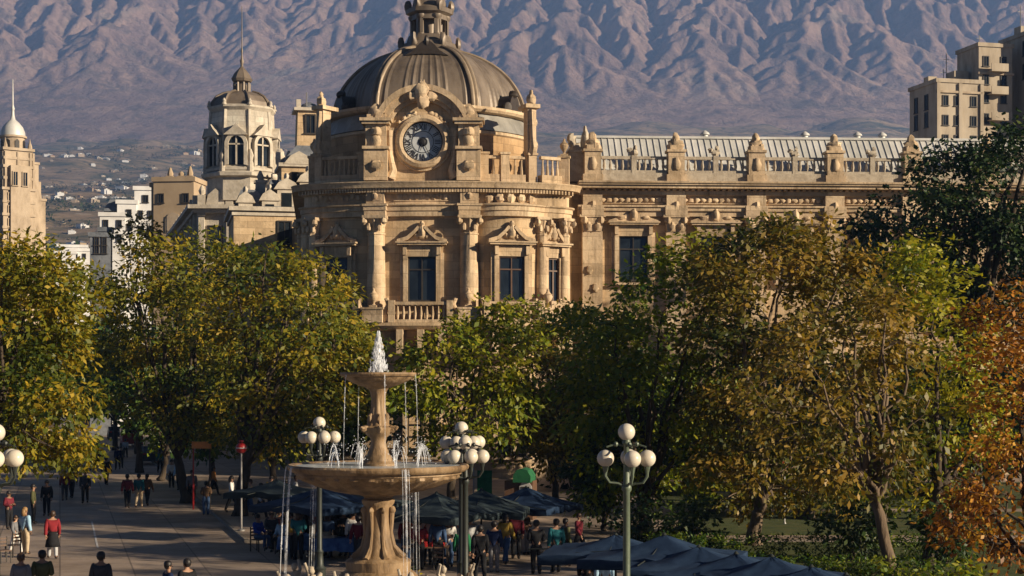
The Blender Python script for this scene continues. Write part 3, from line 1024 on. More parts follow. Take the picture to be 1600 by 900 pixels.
dm = MB(); dm.lathe(prof, nseg, mod=dome_mod)
dome = dm.build('dome', MAT['dome'], palace)
for q in range(6):
    a = R(30 + 60 * q)
    m = MB()
    for da in (-.021, .021):
        m.tube([((r * hexr(a) + .06) * math.sin(a + da * DR / max(r, 2)), -(r * hexr(a) + .06) * math.cos(a + da * DR / max(r, 2)), z) for r, z in prof], .15, 6)
    m.build('rib', MAT['rib'], dome, 60)
for q in range(6):                               # bull's-eye dormers low and high on the sides
    a = 60 * q
    for rr, z, s in ((DR * .965, zc(177), .8),):
        if q == 0: continue
        m = MB().at(polar(a, rr * .9, z))
        m.prism([(.75 * s * math.cos(t), .75 * s * math.sin(t) * 1.1) for t in np.linspace(0, 2 * math.pi, 15)[:-1]], -1.15, .5)
        m.ball(0, -1.0, .9 * s, .35, .35, .3, 8, 5, .2, 2)
        for k in (-1, 1): m.ball(k * .8 * s, -.95, -.3, .35, .3, .4, 8, 5, .3, 3)
        m.build('dormer', MAT['bronze'], dome, 40)
m = MB().at(polar(0, DR * .52, zc(102)))           # winged ornament near the top of the front side
m.prism([(-1.5, -.1), (-.5, 0), (.5, 0), (1.5, -.1), (.9, .25), (.45, .75), (0, 1.05), (-.45, .75), (-.9, .25)], -.6, .9)
m.ball(0, -.5, .95, .22, .22, .4, 8, 5, .2, 1)
m.build('dormer', MAT['bronze'], dome, 40)

# ---- lantern
def zl(py): return zc(py)
m = MB()
m.lathe([(50 * S, zl(84)), (51 * S, zl(79)), (44 * S, zl(76)), (42 * S, zl(70)), (36 * S, zl(67)), (33 * S, zl(58)), (0, zl(58))], 24, mod=lambda a, z: hexr(a))
lantern = m.build('lantern', MAT['dome'], palace, 30)
m = MB()
for q in range(6):
    a = R(60 * q + 30)
    m.lathe([(.34, zl(59)), (.34, zl(57)), (.24, zl(56)), (.22, zl(36)), (.3, zl(33)), (.38, zl(30)), (.38, zl(27))], 10, x=25 * S * math.sin(a), y=-25 * S * math.cos(a))
    m.at(polar(60 * q, 24 * S)); m.prism([(-.62, zl(34)), (.62, zl(34)), (.62, zl(26)), (-.62, zl(26))], -.15, .15)
    m.box(-.5, 0, zl(58), .2, .3, zl(33) - zl(58)); m.box(.5, 0, zl(58), .2, .3, zl(33) - zl(58)); m.at(None)
m.lathe([(.5, zl(58)), (.5, zl(26))], 10)
m.build('lantern_columns', MAT['dome'], lantern, 40)
m = MB()
m.lathe([(27 * S, zl(29)), (31 * S, zl(26)), (37 * S, zl(23)), (38 * S, zl(17)), (33 * S, zl(14)), (27 * S, zl(12)), (26 * S, zl(6)), (22 * S, zl(-6)), (14 * S, zl(-16)), (6 * S, zl(-22)), (4 * S, zl(-40)), (6 * S, zl(-46)), (1 * S, zl(-52)), (.6 * S, zl(-90))], 24, mod=lambda a, z: hexr(a) if z < zl(-10) else 1)
for q in range(6):
    a = R(60 * q + 30)
    m.ball(34 * S * math.sin(a), -34 * S * math.cos(a), zl(12), .28, .28, .5, 8, 5, .2, q)
    m.ball(45 * S * math.sin(a), -45 * S * math.cos(a), zl(70), .25, .25, .55, 8, 5, .2, q)
m.build('lantern_cap', MAT['dome'], lantern, 40)

# ---- long wing to the right
WA = 3.2                                          # the wing turns slightly away
w0 = Vector((X(893, 112.2), 112.2, 0)) - Vector(palace.location)
WM = Matrix.Translation((w0.x, w0.y, 0)) @ Matrix.Rotation(R(WA), 4, 'Z')


def wu(px):                                      # distance along the wing for a photo column
    k = (px - CX) / F
    return (k * 112.2 - X(893, 112.2)) / (math.cos(R(WA)) - k * math.sin(R(WA)))


def wz(py): return Z(py, 112.2)


WL = wu(1700)
wm = MB().at(WM)
wm.box(WL / 2, 5.0, 0, WL, 10, wz(285) - .15)
wm.build('wing_wall', MAT['stone'], palace)
cz = wz(285)
wc = MB().at(WM)
for y0, z0, h in ((-.35, wz(338), .35), (-.5, wz(338) + .35, .25), (-.62, wz(338) + .6, .12), (-.3, cz - .85, .3), (-1.0, cz - .45, .2), (-1.15, cz - .25, .12), (-1.25, cz - .13, .13)):
    wc.box(WL / 2 + .2, y0 / 2 + .1, z0, WL - .4, -y0 + .2, h)
wc.box(WL / 2, .15, wz(510) - .4, WL, .9, .5); wc.box(WL / 2, .2, 0, WL - .2, .8, 1.2)
wc.build('wing_cornice', MAT['trim'], palace)
dn = MB().at(WM)
k = 0
while k * .42 < WL: dn.box(k * .42 + .2, -.4, cz - .56, .2, .5, .2); k += 1
dn.build('dentil_band', MAT['trim'], palace)
PIL = [925, 1055, 1180, 1302, 1422, 1540, 1655]
for px in PIL:
    m = MB().at(WM)
    u = wu(px)
    m.box(u, -.15, wz(510) + .1, 1.35, .5, wz(362) - wz(510) - .1); m.box(u, -.2, 1.2, 1.5, .5, wz(510) - 1.7)
    m.box(u, -.22, wz(362), 1.2, .5, wz(340) - wz(362), 1.25)
    for q in (-1, 1):
        m.ball(u + q * .55, -.5, wz(345), .24, .2, .28, 8, 5, .25, 3); m.ball(u + q * .3, -.52, wz(354), .2, .16, .3, 8, 5, .25, 4)
        m.ball(u + q * .2, -.48, wz(436 + 14 * q), .24, .14, .3, 8, 5, .3, 8)
    m.box(u, -.25, wz(340), 1.75, .75, .16)
    m.box(u, -.4, wz(338) + .02, 1.5, .5, .68); m.box(u, -.28, wz(338) + .72, 1.3, .45, cz - .87 - wz(338) - .72)
    m.ball(u, -.55, wz(322), .3, .14, .3, 8, 5, .25, 5)
    m.build('pilaster', MAT['trim'], palace, 35)
    m = MB().at(WM)                               # pedestal with a carved finial above the cornice
    m.box(u, -.15, cz + .005, 1.35, 1.2, .5); m.box(u, -.15, cz + .505, 1.1, 1.0, wz(238) - cz - .5)
    m.box(u, -.15, wz(238), 1.3, 1.2, .16)
    m.box(u, -.15, wz(238) + .16, .8, .8, .3)
    m.ball(u, -.15, wz(226), .5, .4, .42, 10, 6, .3, px); m.ball(u - .3, -.2, wz(230), .28, .3, .3, 8, 5, .3, px + 1); m.ball(u + .32, -.2, wz(230), .28, .3, .3, 8, 5, .3, px + 2)
    m.ball(u, -.2, wz(216), .25, .25, .42, 8, 6, .2, px + 3)
    m.ball(u, -.7, (cz + wz(238)) / 2 + .2, .25, .12, .42, 8, 6, .25, 2)
    m.build('pedestal', MAT['trim'], palace, 40)
for a, b in zip(PIL[:-1], PIL[1:]):
    u0, u1 = wu(a) + .62, wu(b) - .62
    um = (u0 + u1) / 2
    m = MB()
    m.at(WM).box(um, -.1, cz + .006, u1 - u0, .7, .62)
    for q in (-1, 1):
        Mq = WM @ Matrix.Translation((um + q * (u1 - u0 + .3) / 4, -.1, 0))
        baluster_run(m, Mq, (u1 - u0 - .3) / 2, cz + .62, wz(244) - cz - .62, .4, .26)
    m.at(WM).box(um, -.1, cz + .62, .34, .36, wz(243) - cz - .6)
    m.ball(um, -.1, wz(238), .3, .22, .22, 8, 5, .3, a); m.ball(um - .3, -.1, wz(234), .22, .16, .16, 8, 5, .3, a + 1)
    m.ball(um + .1, -.1, wz(231), .14, .14, .2, 8, 5, .3, a)
    m.build('balustrade', MAT['pale_stone'], palace, 35)
    window(palace, WM @ Matrix.Translation((um - .05, -.02, 0)), 1.95, wz(440), wz(369), 'low', 'dark')
    window(palace, WM @ Matrix.Translation((um, -.02, 0)), 1.9, 1.6, 5.4, 'none', 'dark')
    m = MB().at(WM)                               # carved frieze
    for k in range(-5, 6): m.ball(um + k * .42, -.1, wz(312), .2, .08, .16, 7, 4, .3, k + 6)
    m.box(um, -.1, wz(318), u1 - u0 - .5, .08, .05); m.box(um, -.1, wz(305), u1 - u0 - .5, .08, .05)
    m.build('frieze_carving', MAT['trim'], palace, 50)
# sloped zinc roof with standing seams
rf = MB().at(WM)
ra = wu(905)
zr0, zr1 = cz + .05, Z(215, 115.6)
rf.add([(ra, .55, zr0), (WL, .55, zr0), (WL, 1.3, zr0 + 1.3), (ra, 1.3, zr0 + 1.3), (WL, 3.5, zr1), (ra, 3.5, zr1), (WL, 9.5, zr1 - .1), (ra, 9.5, zr1 - .1), (WL, 9.9, zr0), (ra, 9.9, zr0)],
       [(0, 1, 2, 3), (3, 2, 4, 5), (5, 4, 6, 7), (7, 6, 8, 9), (0, 3, 5, 7, 9), (1, 8, 6, 4, 2)])
k = 0
while ra + k * .45 < WL - .2:
    u = ra + .1 + k * .45
    rf.tube([(u, .53, zr0), (u, 1.27, zr0 + 1.32), (u, 3.5, zr1 + .04)], .032, 4)
    k += 1
rf.box((ra + WL) / 2, 3.5, zr1, WL - ra, .3, .16)
roof = rf.build('wing_roof', MAT['zinc'], palace)
for px in (1118, 1280, 1365, 1405):
    m = MB().at(WM @ Matrix.Translation((wu(px), 4.2, zr1 - .1)))
    m.lathe([(.22, 0), (.22, .45), (.34, .5), (.3, .62), (.05, .8)], 10)
    m.build('roof_vent', MAT['zinc'], roof, 40)
# corner between pavilion and wing: balustraded block with a small statue group
m = MB().at(WM)
m.box(wu(897), 1.2, 0, 1.0, 2.4, cz - .1)
m.build('corner_wall', MAT['stone'], palace)
m = MB().at(WM)
m.box(wu(903), .9, cz + .1, 1.2, 1.2, wz(240) - cz); m.box(wu(903), .9, wz(240) + .1, 1.4, 1.4, .16)
m.ball(wu(903), .8, wz(232), .55, .4, .5, 9, 6, .3, 1); m.ball(wu(916), .8, wz(220), .35, .3, .7, 9, 6, .25, 2); m.ball(wu(916), .8, wz(203), .16, .16, .4, 8, 6, .2, 2)
m.ball(wu(895), .8, wz(216), .3, .3, .45, 9, 6, .3, 5)
m.build('statue_group', MAT['pale_stone'], palace, 45)
# main body behind the pavilion
m = MB()
bx = [(-7.9, -6.45), (9.5, -6.45), (9.5, 22), (-7.9 - 3.2, 22)]
m.slab(bx, 0, Z_COR - .4)
m.build('rear_wall', MAT['stone'], palace)
m = MB()
m.slab([(-8.9, -6.45), (9.2, -6.3), (9.2, 22.4), (-8.9 - 3.3, 22.4)], Z_COR - .4, Z_COR)
m.build('rear_cornice', MAT['trim'], palace)
# side windows facing the street
for k in range(4):
    yy_ = -1 + k * 5.6
    xx_ = -7.9 - 3.2 * (yy_ + 6.45) / 28.45
    window(palace, Matrix.Translation((xx_, yy_, 0)) @ Matrix.Rotation(R(-90 + 6.3), 4, 'Z'), 1.7, W0, W1, 'low', 'dark')
# street door of the pavilion seen under the trees
m = MB().at(on(842, .2))
m.box(0, -.2, 0, 3.4, .5, 4.9); m.box(0, -.3, 4.9, 3.8, .8, .35)
dr = m.build('door_surround', MAT['trim'], palace)
m = MB().at(on(842, .46)); m.box(-.62, -.06, .12, 1.2, .1, 3.9); m.box(.62, -.06, .12, 1.2, .1, 3.9); m.box(0, -.05, 4.05, 2.44, .08, .6)
m.build('door', MAT['dark'], dr)
# ------------------------------------------------------------------ other buildings
def plain_windows(parent, M, cols, rows, w, h, mat='dark', name='window', depth=.12):
    """one window mesh per opening: frame and mullion with a pane"""
    for u in cols:
        for z in rows:
            fr = MB().at(M)
            for q in (-1, 1): fr.box(u + q * w / 2, -.06, z, .12, depth, h)
            fr.box(u, -.06, z + h, w + .12, depth, .12); fr.box(u, -.08, z - .12, w + .3, depth + .1, .12)
            fr.box(u, -.03, z, .07, depth * .5, h)
            wo = fr.build(name, MAT[mat], parent)
            pn = MB().at(M); pn.box(u, -.012, z, w - .1, .03, h)
            pn.build('pane', MAT['glass'], wo)


# --- street corner building with an octagonal domed tower, further up the street
TD = 158.0
TS = TD / F
tb = empty('corner_building', (X(378, TD), TD, 0), 0, 'grey stone building up the street with an octagonal domed tower topped by a tall spire', 'building')


def tz(py): return Z(py, TD)


def octa(a):
    b = (a + R(22.5)) % R(45) - R(22.5)
    return 1 / math.cos(b)


def olathe(mb, prof):                             # profile radii are apothems in photo pixels
    mb.lathe([(r * TS * .87, tz(y)) for r, y in prof], 8 * 4, mod=lambda a, z: octa(a))


m = MB()
olathe(m, [(60, 272), (59, 268), (52, 176)])
m.build('tower', MAT['grey_stone'], tb, 20)
m = MB()
olathe(m, [(52, 179), (54, 177), (57, 174), (57, 171), (50, 169)])
olathe(m, [(58, 272), (63, 272), (63, 268), (58, 265)])
olathe(m, [(58, 318), (58, 283), (67, 281), (68, 276), (60, 272)])
for k in range(8):
    a = R(22.5 + 45 * k)
    r = 51.5 * TS
    m.lathe([(.24, tz(171)), (.22, tz(169)), (.14, tz(167)), (.18, tz(165)), (.05, tz(161))], 8, x=r * math.sin(a), y=-r * math.cos(a))
    r2 = 56 * TS
    m.lathe([(.32, tz(276)), (.3, tz(262)), (.2, tz(258)), (.32, tz(250)), (.1, tz(240))], 8, x=r2 * math.sin(a), y=-r2 * math.cos(a))
    r3 = 57.5 * TS                                # corner strips
    m.tube([(1.06 * 50.5 * TS * math.sin(a), -1.06 * 50.5 * TS * math.cos(a), tz(270)), (1.06 * 45.6 * TS * math.sin(a), -1.06 * 45.6 * TS * math.cos(a), tz(178))], .2, 5)
m.build('tower_cornice', MAT['grey_trim'], tb, 35)
for k in range(8):
    a = 45 * k
    M = polar(a, 57.3 * TS) @ Matrix.Rotation(R(-4.3), 4, 'X')
    w_, z0, z1 = 12 * TS, tz(264) - 0, tz(232)
    pts = [(-w_, z0), (w_, z0), (w_, z1)] + [(w_ * math.cos(t), z1 + w_ * math.sin(t)) for t in np.linspace(.15, math.pi - .15, 9)] + [(-w_, z1)]
    M = polar(a, 57.6 * TS * .87)
    fr = MB().at(M)
    out = [(u * 1.45, z0 - .1 if i < 2 else (z1 + (v - z1) * 1.4)) for i, (u, v) in enumerate(pts)]
    for i in range(len(pts)):
        j = (i + 1) % len(pts)
        if i == 0: continue
        fr.prism([pts[i], out[i], out[j], pts[j]][::-1], -.42, .5)
    fr.prism([(-w_ * 1.6, z1 + w_ * 1.1), (w_ * 1.6, z1 + w_ * 1.1), (w_ * .5, z1 + w_ * 2.0), (0, z1 + w_ * 2.6), (-w_ * .5, z1 + w_ * 2.0)], -.55, .6)
    fr.box(0, -.2, z0, .14, .12, z1 - z0 + w_); fr.box(0, -.2, z1 - .1, 2 * w_, .12, .14)
    wi = fr.build('window', MAT['grey_trim'], tb, 40)
    pn = MB().at(M); pn.prism(pts, -.12, .3)
    pn.build('pane', MAT['glass'], wi)
m = MB()
olathe(m, [(51, 170), (49, 163), (42, 154), (31, 148), (20, 145)])
dmt = m.build('tower_dome', MAT['dome'], tb, 20)
m = MB()
for k in range(8):
    a = R(22.5 + 45 * k)
    m.tube([(r * TS * .955 * math.sin(a), -r * TS * .955 * math.cos(a), tz(y)) for r, y in ((51, 170), (49, 163), (42, 154), (31, 148), (20, 145))], .14, 5)
    m.lathe([(.16, tz(148)), (.13, tz(130))], 6, x=12 * TS * math.sin(a), y=-12 * TS * math.cos(a))
olathe(m, [(17, 149), (17, 146), (6, 145), (6, 130), (16, 128), (18, 124), (16, 121), (14, 117), (9, 111), (4, 106), (2.2, 104), (2.6, 100), (3.4, 96), (1.6, 90), (1.2, 84), (2, 80), (.9, 74), (.5, 10)])
m.build('spire', MAT['dome'], tb, 30)
# body of that building: street front receding with the kerb
bodyM = Matrix.Rotation(R(15.2), 4, 'Z')
m = MB().at(bodyM)
x0, x1 = -70 * TS, 110 * TS
m.slab([(x0, -1.5), (x1, -4.5), (x1, 30), (x0, 30)], 0, tz(332))
m.slab([(-62 * TS, -1), (62 * TS, -2.2), (62 * TS, 10), (-62 * TS, 10)], tz(332) - .2, tz(312))
m.build('wall', MAT['grey_stone'], tb)
m = MB().at(bodyM)
m.slab([(x0 - 1.0, -2.6), (x1 + .4, -5.7), (x1 + .4, 30.4), (x0 - 1.0, 30.4)], tz(332), tz(326))
m.slab([(x0 - .5, -2.1), (x1 + .2, -5.2), (x1 + .2, 30.2), (x0 - .5, 30.2)], tz(338), tz(332) - .002)
m.slab([(-65 * TS, -1.6), (65 * TS, -2.8), (65 * TS, 10.6), (-65 * TS, 10.6)], tz(312), tz(308))
m.build('cornice', MAT['grey_trim'], tb)
m = MB().at(bodyM)                                # steep slate roofs beside the tower
m.add([(56 * TS, -4.0, tz(325)), (106 * TS, -4.2, tz(325)), (106 * TS, 9, tz(325)), (56 * TS, 9, tz(325)), (66 * TS, .5, tz(266)), (100 * TS, .5, tz(266)), (100 * TS, 6, tz(266)), (66 * TS, 6, tz(266))],
      [(0, 1, 5, 4), (1, 2, 6, 5), (2, 3, 7, 6), (3, 0, 4, 7), (4, 5, 6, 7)])
m.build('roof', MAT['slate'], tb)
m = MB().at(bodyM)
for u, zz_ in ((40, 300), (62, 290), (84, 283), (104, 288)):
    m = MB().at(bodyM)
    m.box(u * TS, -3.4, tz(325), 1.5, 1.0, tz(zz_) - tz(325)); m.ball(u * TS, -3.4, tz(zz_) + .3, .7, .5, .6, 9, 6, .3, u)
    m.ball(u * TS + .2, -3.4, tz(zz_) + 1.0, .3, .3, .5, 9, 6, .3, u + 1)
    m.build('parapet_statue', MAT['grey_trim'], tb, 45)
m = MB().at(bodyM @ Matrix.Translation((x0, -1.5, 0)) @ Matrix.Rotation(math.atan2(-3, x1 - x0), 4, 'Z'))
for u in (0.4, 3.0, 5.8, 8.6, 10.6):
    m.box(u, -.12, 0, .55, .4, tz(338)); m.box(u, -.2, tz(342), .8, .6, .4)
    m.box(u, 0, tz(326), .7, .7, 1.0); m.lathe([(.2, tz(326) + 1), (.34, tz(326) + 1.4), (.1, tz(326) + 1.9)], 8, x=u, y=0)
for u in (1.7, 4.4, 7.2):
    m.prism([(u - .9, tz(326)), (u + .9, tz(326)), (u + .7, tz(326) + 1.0), (u, tz(326) + 1.6), (u - .7, tz(326) + 1.0)], -.3, .3)
for z_ in (7.6, 13.2): m.box(5.5, -.1, z_, 11, .5, .4)
m.build('pilasters', MAT['grey_trim'], tb, 35)
m = MB().at(bodyM @ Matrix.Translation((x0, 0, 0)) @ Matrix.Rotation(R(-90), 4, 'Z'))
for u in range(-28, 1, 4): m.box(u, -.12, 0, .6, .4, tz(338)); m.box(u, 0, tz(326), .7, .7, 1.1)
m.build('pilasters', MAT['grey_trim'], tb, 35)
Mw = bodyM @ Matrix.Translation((x0, -1.5, 0)) @ Matrix.Rotation(math.atan2(-3, x1 - x0), 4, 'Z')
plain_windows(tb, Mw, [1.6, 4.4, 7.2, 10.0], [3.5, 9.2, 14.6, 18.4], 1.3, 2.6)
Ms = bodyM @ Matrix.Translation((x0, 28, 0)) @ Matrix.Rotation(R(-90), 4, 'Z')
plain_windows(tb, Ms, [3, 8, 13, 18, 23, 27], [9.2, 14.6, 18.4], 1.4, 2.6)

# --- turreted building between tower and palace
UD = 141.0
US = UD / F
ub = empty('turreted_building', (X(468, UD), UD, 0), R(12), 'pale stone building with steep slate roofs and a square flag turret beside the palace dome', 'building')


def uz(py): return Z(py, UD)


m = MB()
m.box(.6, 3.0, 0, 12.4, 10, uz(335)); m.box(1.2, 2, uz(335), 5.5, 5, uz(262) - uz(335)); m.box(1.0, 2, uz(225), 2.3, 2.3, uz(170) - uz(225), .92)
m.build('wall', MAT['stone'], ub)
m = MB()
m.box(.6, 3.0, uz(335), 13.2, 10.8, .35); m.box(.6, 3.0, uz(342), 12.7, 10.3, .3); m.box(1.2, 2, uz(262), 6.0, 5.5, .3); m.box(1.0, 2, uz(170), 2.8, 2.8, .25)
for q in (-1, 1):
    m.box(1.0 + q * 1.0, 1.0, uz(170) + .25, .4, .4, .7); m.ball(1.0 + q * 2.6, .2, uz(262) + .8, .4, .4, .8, 8, 6, .25, 3)
m.prism([(-1.4, uz(262) + .2), (1.2, uz(262) + .2), (0.6, uz(245)), (-.1, uz(238)), (-.8, uz(245))], -.8, .1)
m.build('cornice', MAT['grey_trim'], ub, 40)
m = MB()
m.box(1.1, 2, uz(262) + .3, 5.4, 4.9, uz(222) - uz(262) - .3, .42); m.box(-1.5, .5, uz(335) + .35, 3.5, 4.5, uz(290) - uz(335), .55); m.box(-4.2, 1.0, uz(335) + .35, 2.8, 4.5, uz(305) - uz(335), .5); m.box(4.5, .5, uz(335) + .35, 3.6, 4.5, uz(295) - uz(335), .55)
m.lathe([(1.05, uz(170) + .25), (.95, uz(163)), (.6, uz(157)), (.1, uz(153))], 16, x=1.0, y=2)
m.build('roof', MAT['slate'], ub, 40)
m = MB(); m.tube([(.7, 1.2, uz(170)), (.7, 1.2, uz(140))], .05, 6)
fl = m.build('flagpole', MAT['steel'], ub)
for u, zt_, sz in ((-4.6, 322, .9), (-2.6, 318, 1.0), (-1.2, 300, 1.2), (.6, 288, 1.1), (3.6, 316, 1.1)):
    m = MB()
    m.box(u, -.9, uz(340), 1.3 * sz, 1.6, uz(zt_) - uz(340)); m.prism([(u - .9 * sz, uz(zt_)), (u + .9 * sz, uz(zt_)), (u + .6 * sz, uz(zt_) + .55), (u, uz(zt_) + .95), (u - .6 * sz, uz(zt_) + .55)], -1.85, 0)
    m.ball(u, -1.4, uz(zt_) + 1.1, .22, .22, .3, 8, 5, .2, 3)
    dmr = m.build('dormer', MAT['grey_trim'], ub, 40)
    m = MB(); m.box(u, -1.72, uz(334), .7 * sz, .06, uz(zt_) - uz(334) - .3); m.build('pane', MAT['glass'], dmr)
for u, v, h_ in ((-3.2, 1.5, 285), (2.9, 1.0, 268), (4.9, 2.0, 292), (-.6, 4.0, 246)):
    m = MB(); m.box(u, v, uz(330), .8, .8, uz(h_) - uz(330)); m.box(u, v, uz(h_), 1.05, 1.05, .25); m.lathe([(.2, uz(h_) + .25), (.3, uz(h_) + .6), (.08, uz(h_) + 1.1)], 8, x=u, y=v)
    m.build('chimney', MAT['grey_trim'], ub, 40)
plain_windows(ub, Matrix.Translation((1.2, -.5, 0)), [-1.4, .2, 1.6], [uz(300)], .9, 1.5)
plain_windows(ub, Matrix.Translation((2.0, -2.0, 0)), [-3.4, -1.2, 1.2, 3.4], [4, 9, 14, 17.6], 1.1, 2.2)
plain_windows(ub, Matrix.Translation((1.0, .9, 0)), [0], [uz(205)], .8, 1.5)

# --- tall church tower on the left
CD = 250.0
CS = CD / F
cb = empty('church_tower', (X(20, CD), CD, 0), R(38), 'tall stepped church tower of pale stone under a small whitish dome with a thin spire', 'church tower')


def cz_(py): return Z(py, CD)


m = MB()
a_ = 4.3
m.box(0, 0, 0, a_ + .5, a_ + .5, cz_(300)); m.box(0, 0, cz_(300), a_, a_, cz_(238) - cz_(300))
m.box(2.6, .2, 0, 1.8, 3.0, cz_(256)); m.box(3.9, .4, 0, 1.7, 2.6, cz_(312)); m.box(3.2, 0, 0, 1.6, 2.0, cz_(282))
m.box(-.1, 2.6, 0, 3.0, 1.8, cz_(256)); m.box(.1, -2.4, 0, 3.0, .9, cz_(262))
m.build('tower_wall', MAT['church'], cb)
m = MB()
for y_, s_ in ((238, 4.9), (252, 4.55), (265, 4.75), (283, 4.6), (300, 5.3), (320, 5.05), (340, 5.2), (360, 5.1), (380, 5.2)): m.box(0, 0, cz_(y_), s_, s_, .4)
m.box(2.6, .2, cz_(256), 2.1, 3.3, .35); m.box(3.9, .4, cz_(312), 2.0, 2.9, .35)
for q in (-1, 1):
    for p_ in (-1, 1): m.lathe([(.4, cz_(238)), (.35, cz_(230)), (.15, cz_(224)), (.02, cz_(218))], 8, x=q * 1.9, y=p_ * 1.9)
for x_, y_, zq in ((2.6, 1.4, 256), (3.9, 1.4, 312), (2.6, -1.1, 256), (3.9, -.7, 312)): m.lathe([(.34, cz_(zq)), (.3, cz_(zq - 8)), (.02, cz_(zq - 20))], 8, x=x_, y=y_)
m.build('cornice', MAT['church'], cb, 40)
m = MB(); m.lathe([(1.75, cz_(238)), (1.75, cz_(217)), (2.05, cz_(216)), (2.05, cz_(213))], 16)
m.build('lantern', MAT['church'], cb, 40)
m = MB()
for k in range(8):
    m.at(polar(45 * k, 1.78)); m.prism([(-.32, cz_(234)), (.32, cz_(234)), (.32, cz_(222)), (0, cz_(219)), (-.32, cz_(222))], -.03, .1)
m.build('lantern_openings', MAT['dark'], cb)
m = MB(); m.lathe([(1.85, cz_(213)), (1.8, cz_(207)), (1.5, cz_(199)), (.95, cz_(192)), (.4, cz_(187)), (.25, cz_(180)), (.22, cz_(172)), (.3, cz_(170)), (.12, cz_(164)), (.05, cz_(124))], 20)
m.build('dome', MAT['zinc'], cb, 40)
for rot in (0, 90, -90):
    m = MB().at(Matrix.Rotation(R(rot), 4, 'Z'))
    fy = -a_ / 2 - (.26 if rot == 90 else .02)
    for u in (-1.95, -.05, 1.85): m.box(u, fy, cz_(400), .3, .3, cz_(240) - cz_(400))
    for u in (-1.0, .9): m.prism([(u - .6, cz_(280)), (u + .6, cz_(280)), (u + .45, cz_(275)), (u, cz_(271)), (u - .45, cz_(275))], fy - .15, fy + .1)
    m.prism([(-1.9, cz_(312)), (1.9, cz_(312)), (1.9, cz_(309)), (0, cz_(302)), (-1.9, cz_(309))], fy - .25, fy + .1)
    m.build('belfry_moulding', MAT['church'], cb, 40)
    Mf = Matrix.Rotation(R(rot), 4, 'Z') @ Matrix.Translation((0, -a_ / 2 - .06, 0))
    if rot == 0: Mf = Matrix.Translation((0, -2.9, 0))
    if rot == 90: Mf = Matrix.Rotation(R(90), 4, 'Z') @ Matrix.Translation((0, -a_ / 2 - .26, 0))
    plain_windows(cb, Mf, [-.75, .75], [cz_(293)], .75, 2.0, 'church')
    if rot: plain_windows(cb, Matrix.Rotation(R(rot), 4, 'Z') @ Matrix.Translation((0, -a_ / 2 - .01, 0)), [0], [cz_(262)], .8, 2.0, 'church')
for rot in (90, -90, 0):
    Mf = Matrix.Rotation(R(rot), 4, 'Z') @ Matrix.Translation((0, -a_ / 2 - (.27 if rot != 0 else .3), 0))
    plain_windows(cb, Mf, [-1.35, 0, 1.35], [cz_(317), cz_(337), cz_(357), cz_(377), cz_(392)], .62, 1.15, 'church')
plain_windows(cb, Matrix.Rotation(R(90), 4, 'Z') @ Matrix.Translation((.4, -4.77, 0)), [-.4], [cz_(330), cz_(345), cz_(360)], .6, 1.0, 'church')


def block(name, label, cat, d, px, boxes, mat, rz=0, win=None, roofs=None, trim=None, extra=None):
    """stepped block: boxes (u, v, width, depth, top photo row) about the base point"""
    o = empty(name, (X(px, d), d, 0), R(rz), label, cat)
    base = float(land_z(np.array(X(px, d)), np.array(d))) if d > 400 else 0
    m = MB()
    for u, v, sx, sy, top in boxes: m.box(u, v, -1 if d < 400 else base - 3, sx, sy, Z(top, d) - (base - 3 if d > 400 else -1))
    m.build('wall', MAT[mat], o)
    p = MB()
    for u, v, sx, sy, top in boxes:
        zt = Z(top, d)
        for q in (-1, 1):
            p.box(u, v + q * (sy / 2), zt - .02, sx + .42, .36, .55); p.box(u + q * sx / 2, v, zt - .02, .36, sy - .37, .545)
    p.build('parapet', MAT[trim or mat], o)
    if win:
        for (M, cols, rows, w, h) in win: plain_windows(o, M, cols, [Z(r, d) for r in rows], w, h)
    if extra: extra(o, d)
    return o


T3 = Matrix.Translation


def white_extra(o, d):
    m = MB(); m.box(-2.0, .5, Z(332, d), 3.4, 4.4, 1.7, .55)
    m.build('roof', MAT['slate'], o)
    for u in (1.0, 1.9, 2.9):
        m = MB(); m.lathe([(.3, Z(299, d)), (.3, Z(293, d)), (.4, Z(292.5, d)), (.1, Z(290, d))], 8, x=u, y=.5)
        m.build('chimney', MAT['white_wall'], o)


block('white_house', 'bright white stepped house with a small grey roof rising above the street trees', 'house', 232, 206,
      [(-2.4, .5, 3.4, 6, 341), (-.5, .8, 2.6, 6, 321), (2.0, 1.2, 3.0, 6, 299), (4.0, 1.6, 2.0, 6, 318)], 'white_wall', 8,
      [(T3((-2.4, -2.5, 0)), [-.9, .9], [358, 380], .6, .9), (T3((-.5, -2.2, 0)), [.3], [340, 362], .6, .8), (T3((2, -1.8, 0)), [0], [318], .7, .9), (T3((2, -1.8, 0)), [-.7, .7], [342, 366], .6, .9), (T3((4, -1.4, 0)), [.3], [345], .6, .8)], extra=white_extra)


def tan_extra(o, d):
    for u, hgt in ((-1.2, 262), (1.3, 260), (.2, 268)):
        m = MB()
        m.box(u, 0, Z(288, d), .9, .9, 1.0); m.lathe([(.35, Z(288, d) + 1), (.4, Z(288, d) + 1.3), (.12, Z(hgt, d))], 8, x=u, y=0)
        m.build('chimney', MAT['tan_wall'], o, 40)
    m = MB(); m.box(0, -2.55, Z(366, d), 1.6, .2, 2.0)
    m.prism([(-1.0, Z(366, d)), (1.0, Z(366, d)), (1.0, Z(345, d)), (.6, Z(338, d)), (0, Z(335, d)), (-.6, Z(338, d)), (-1.0, Z(345, d))], -2.6, -2.4)
    m.build('arch_niche', MAT['church'], o)


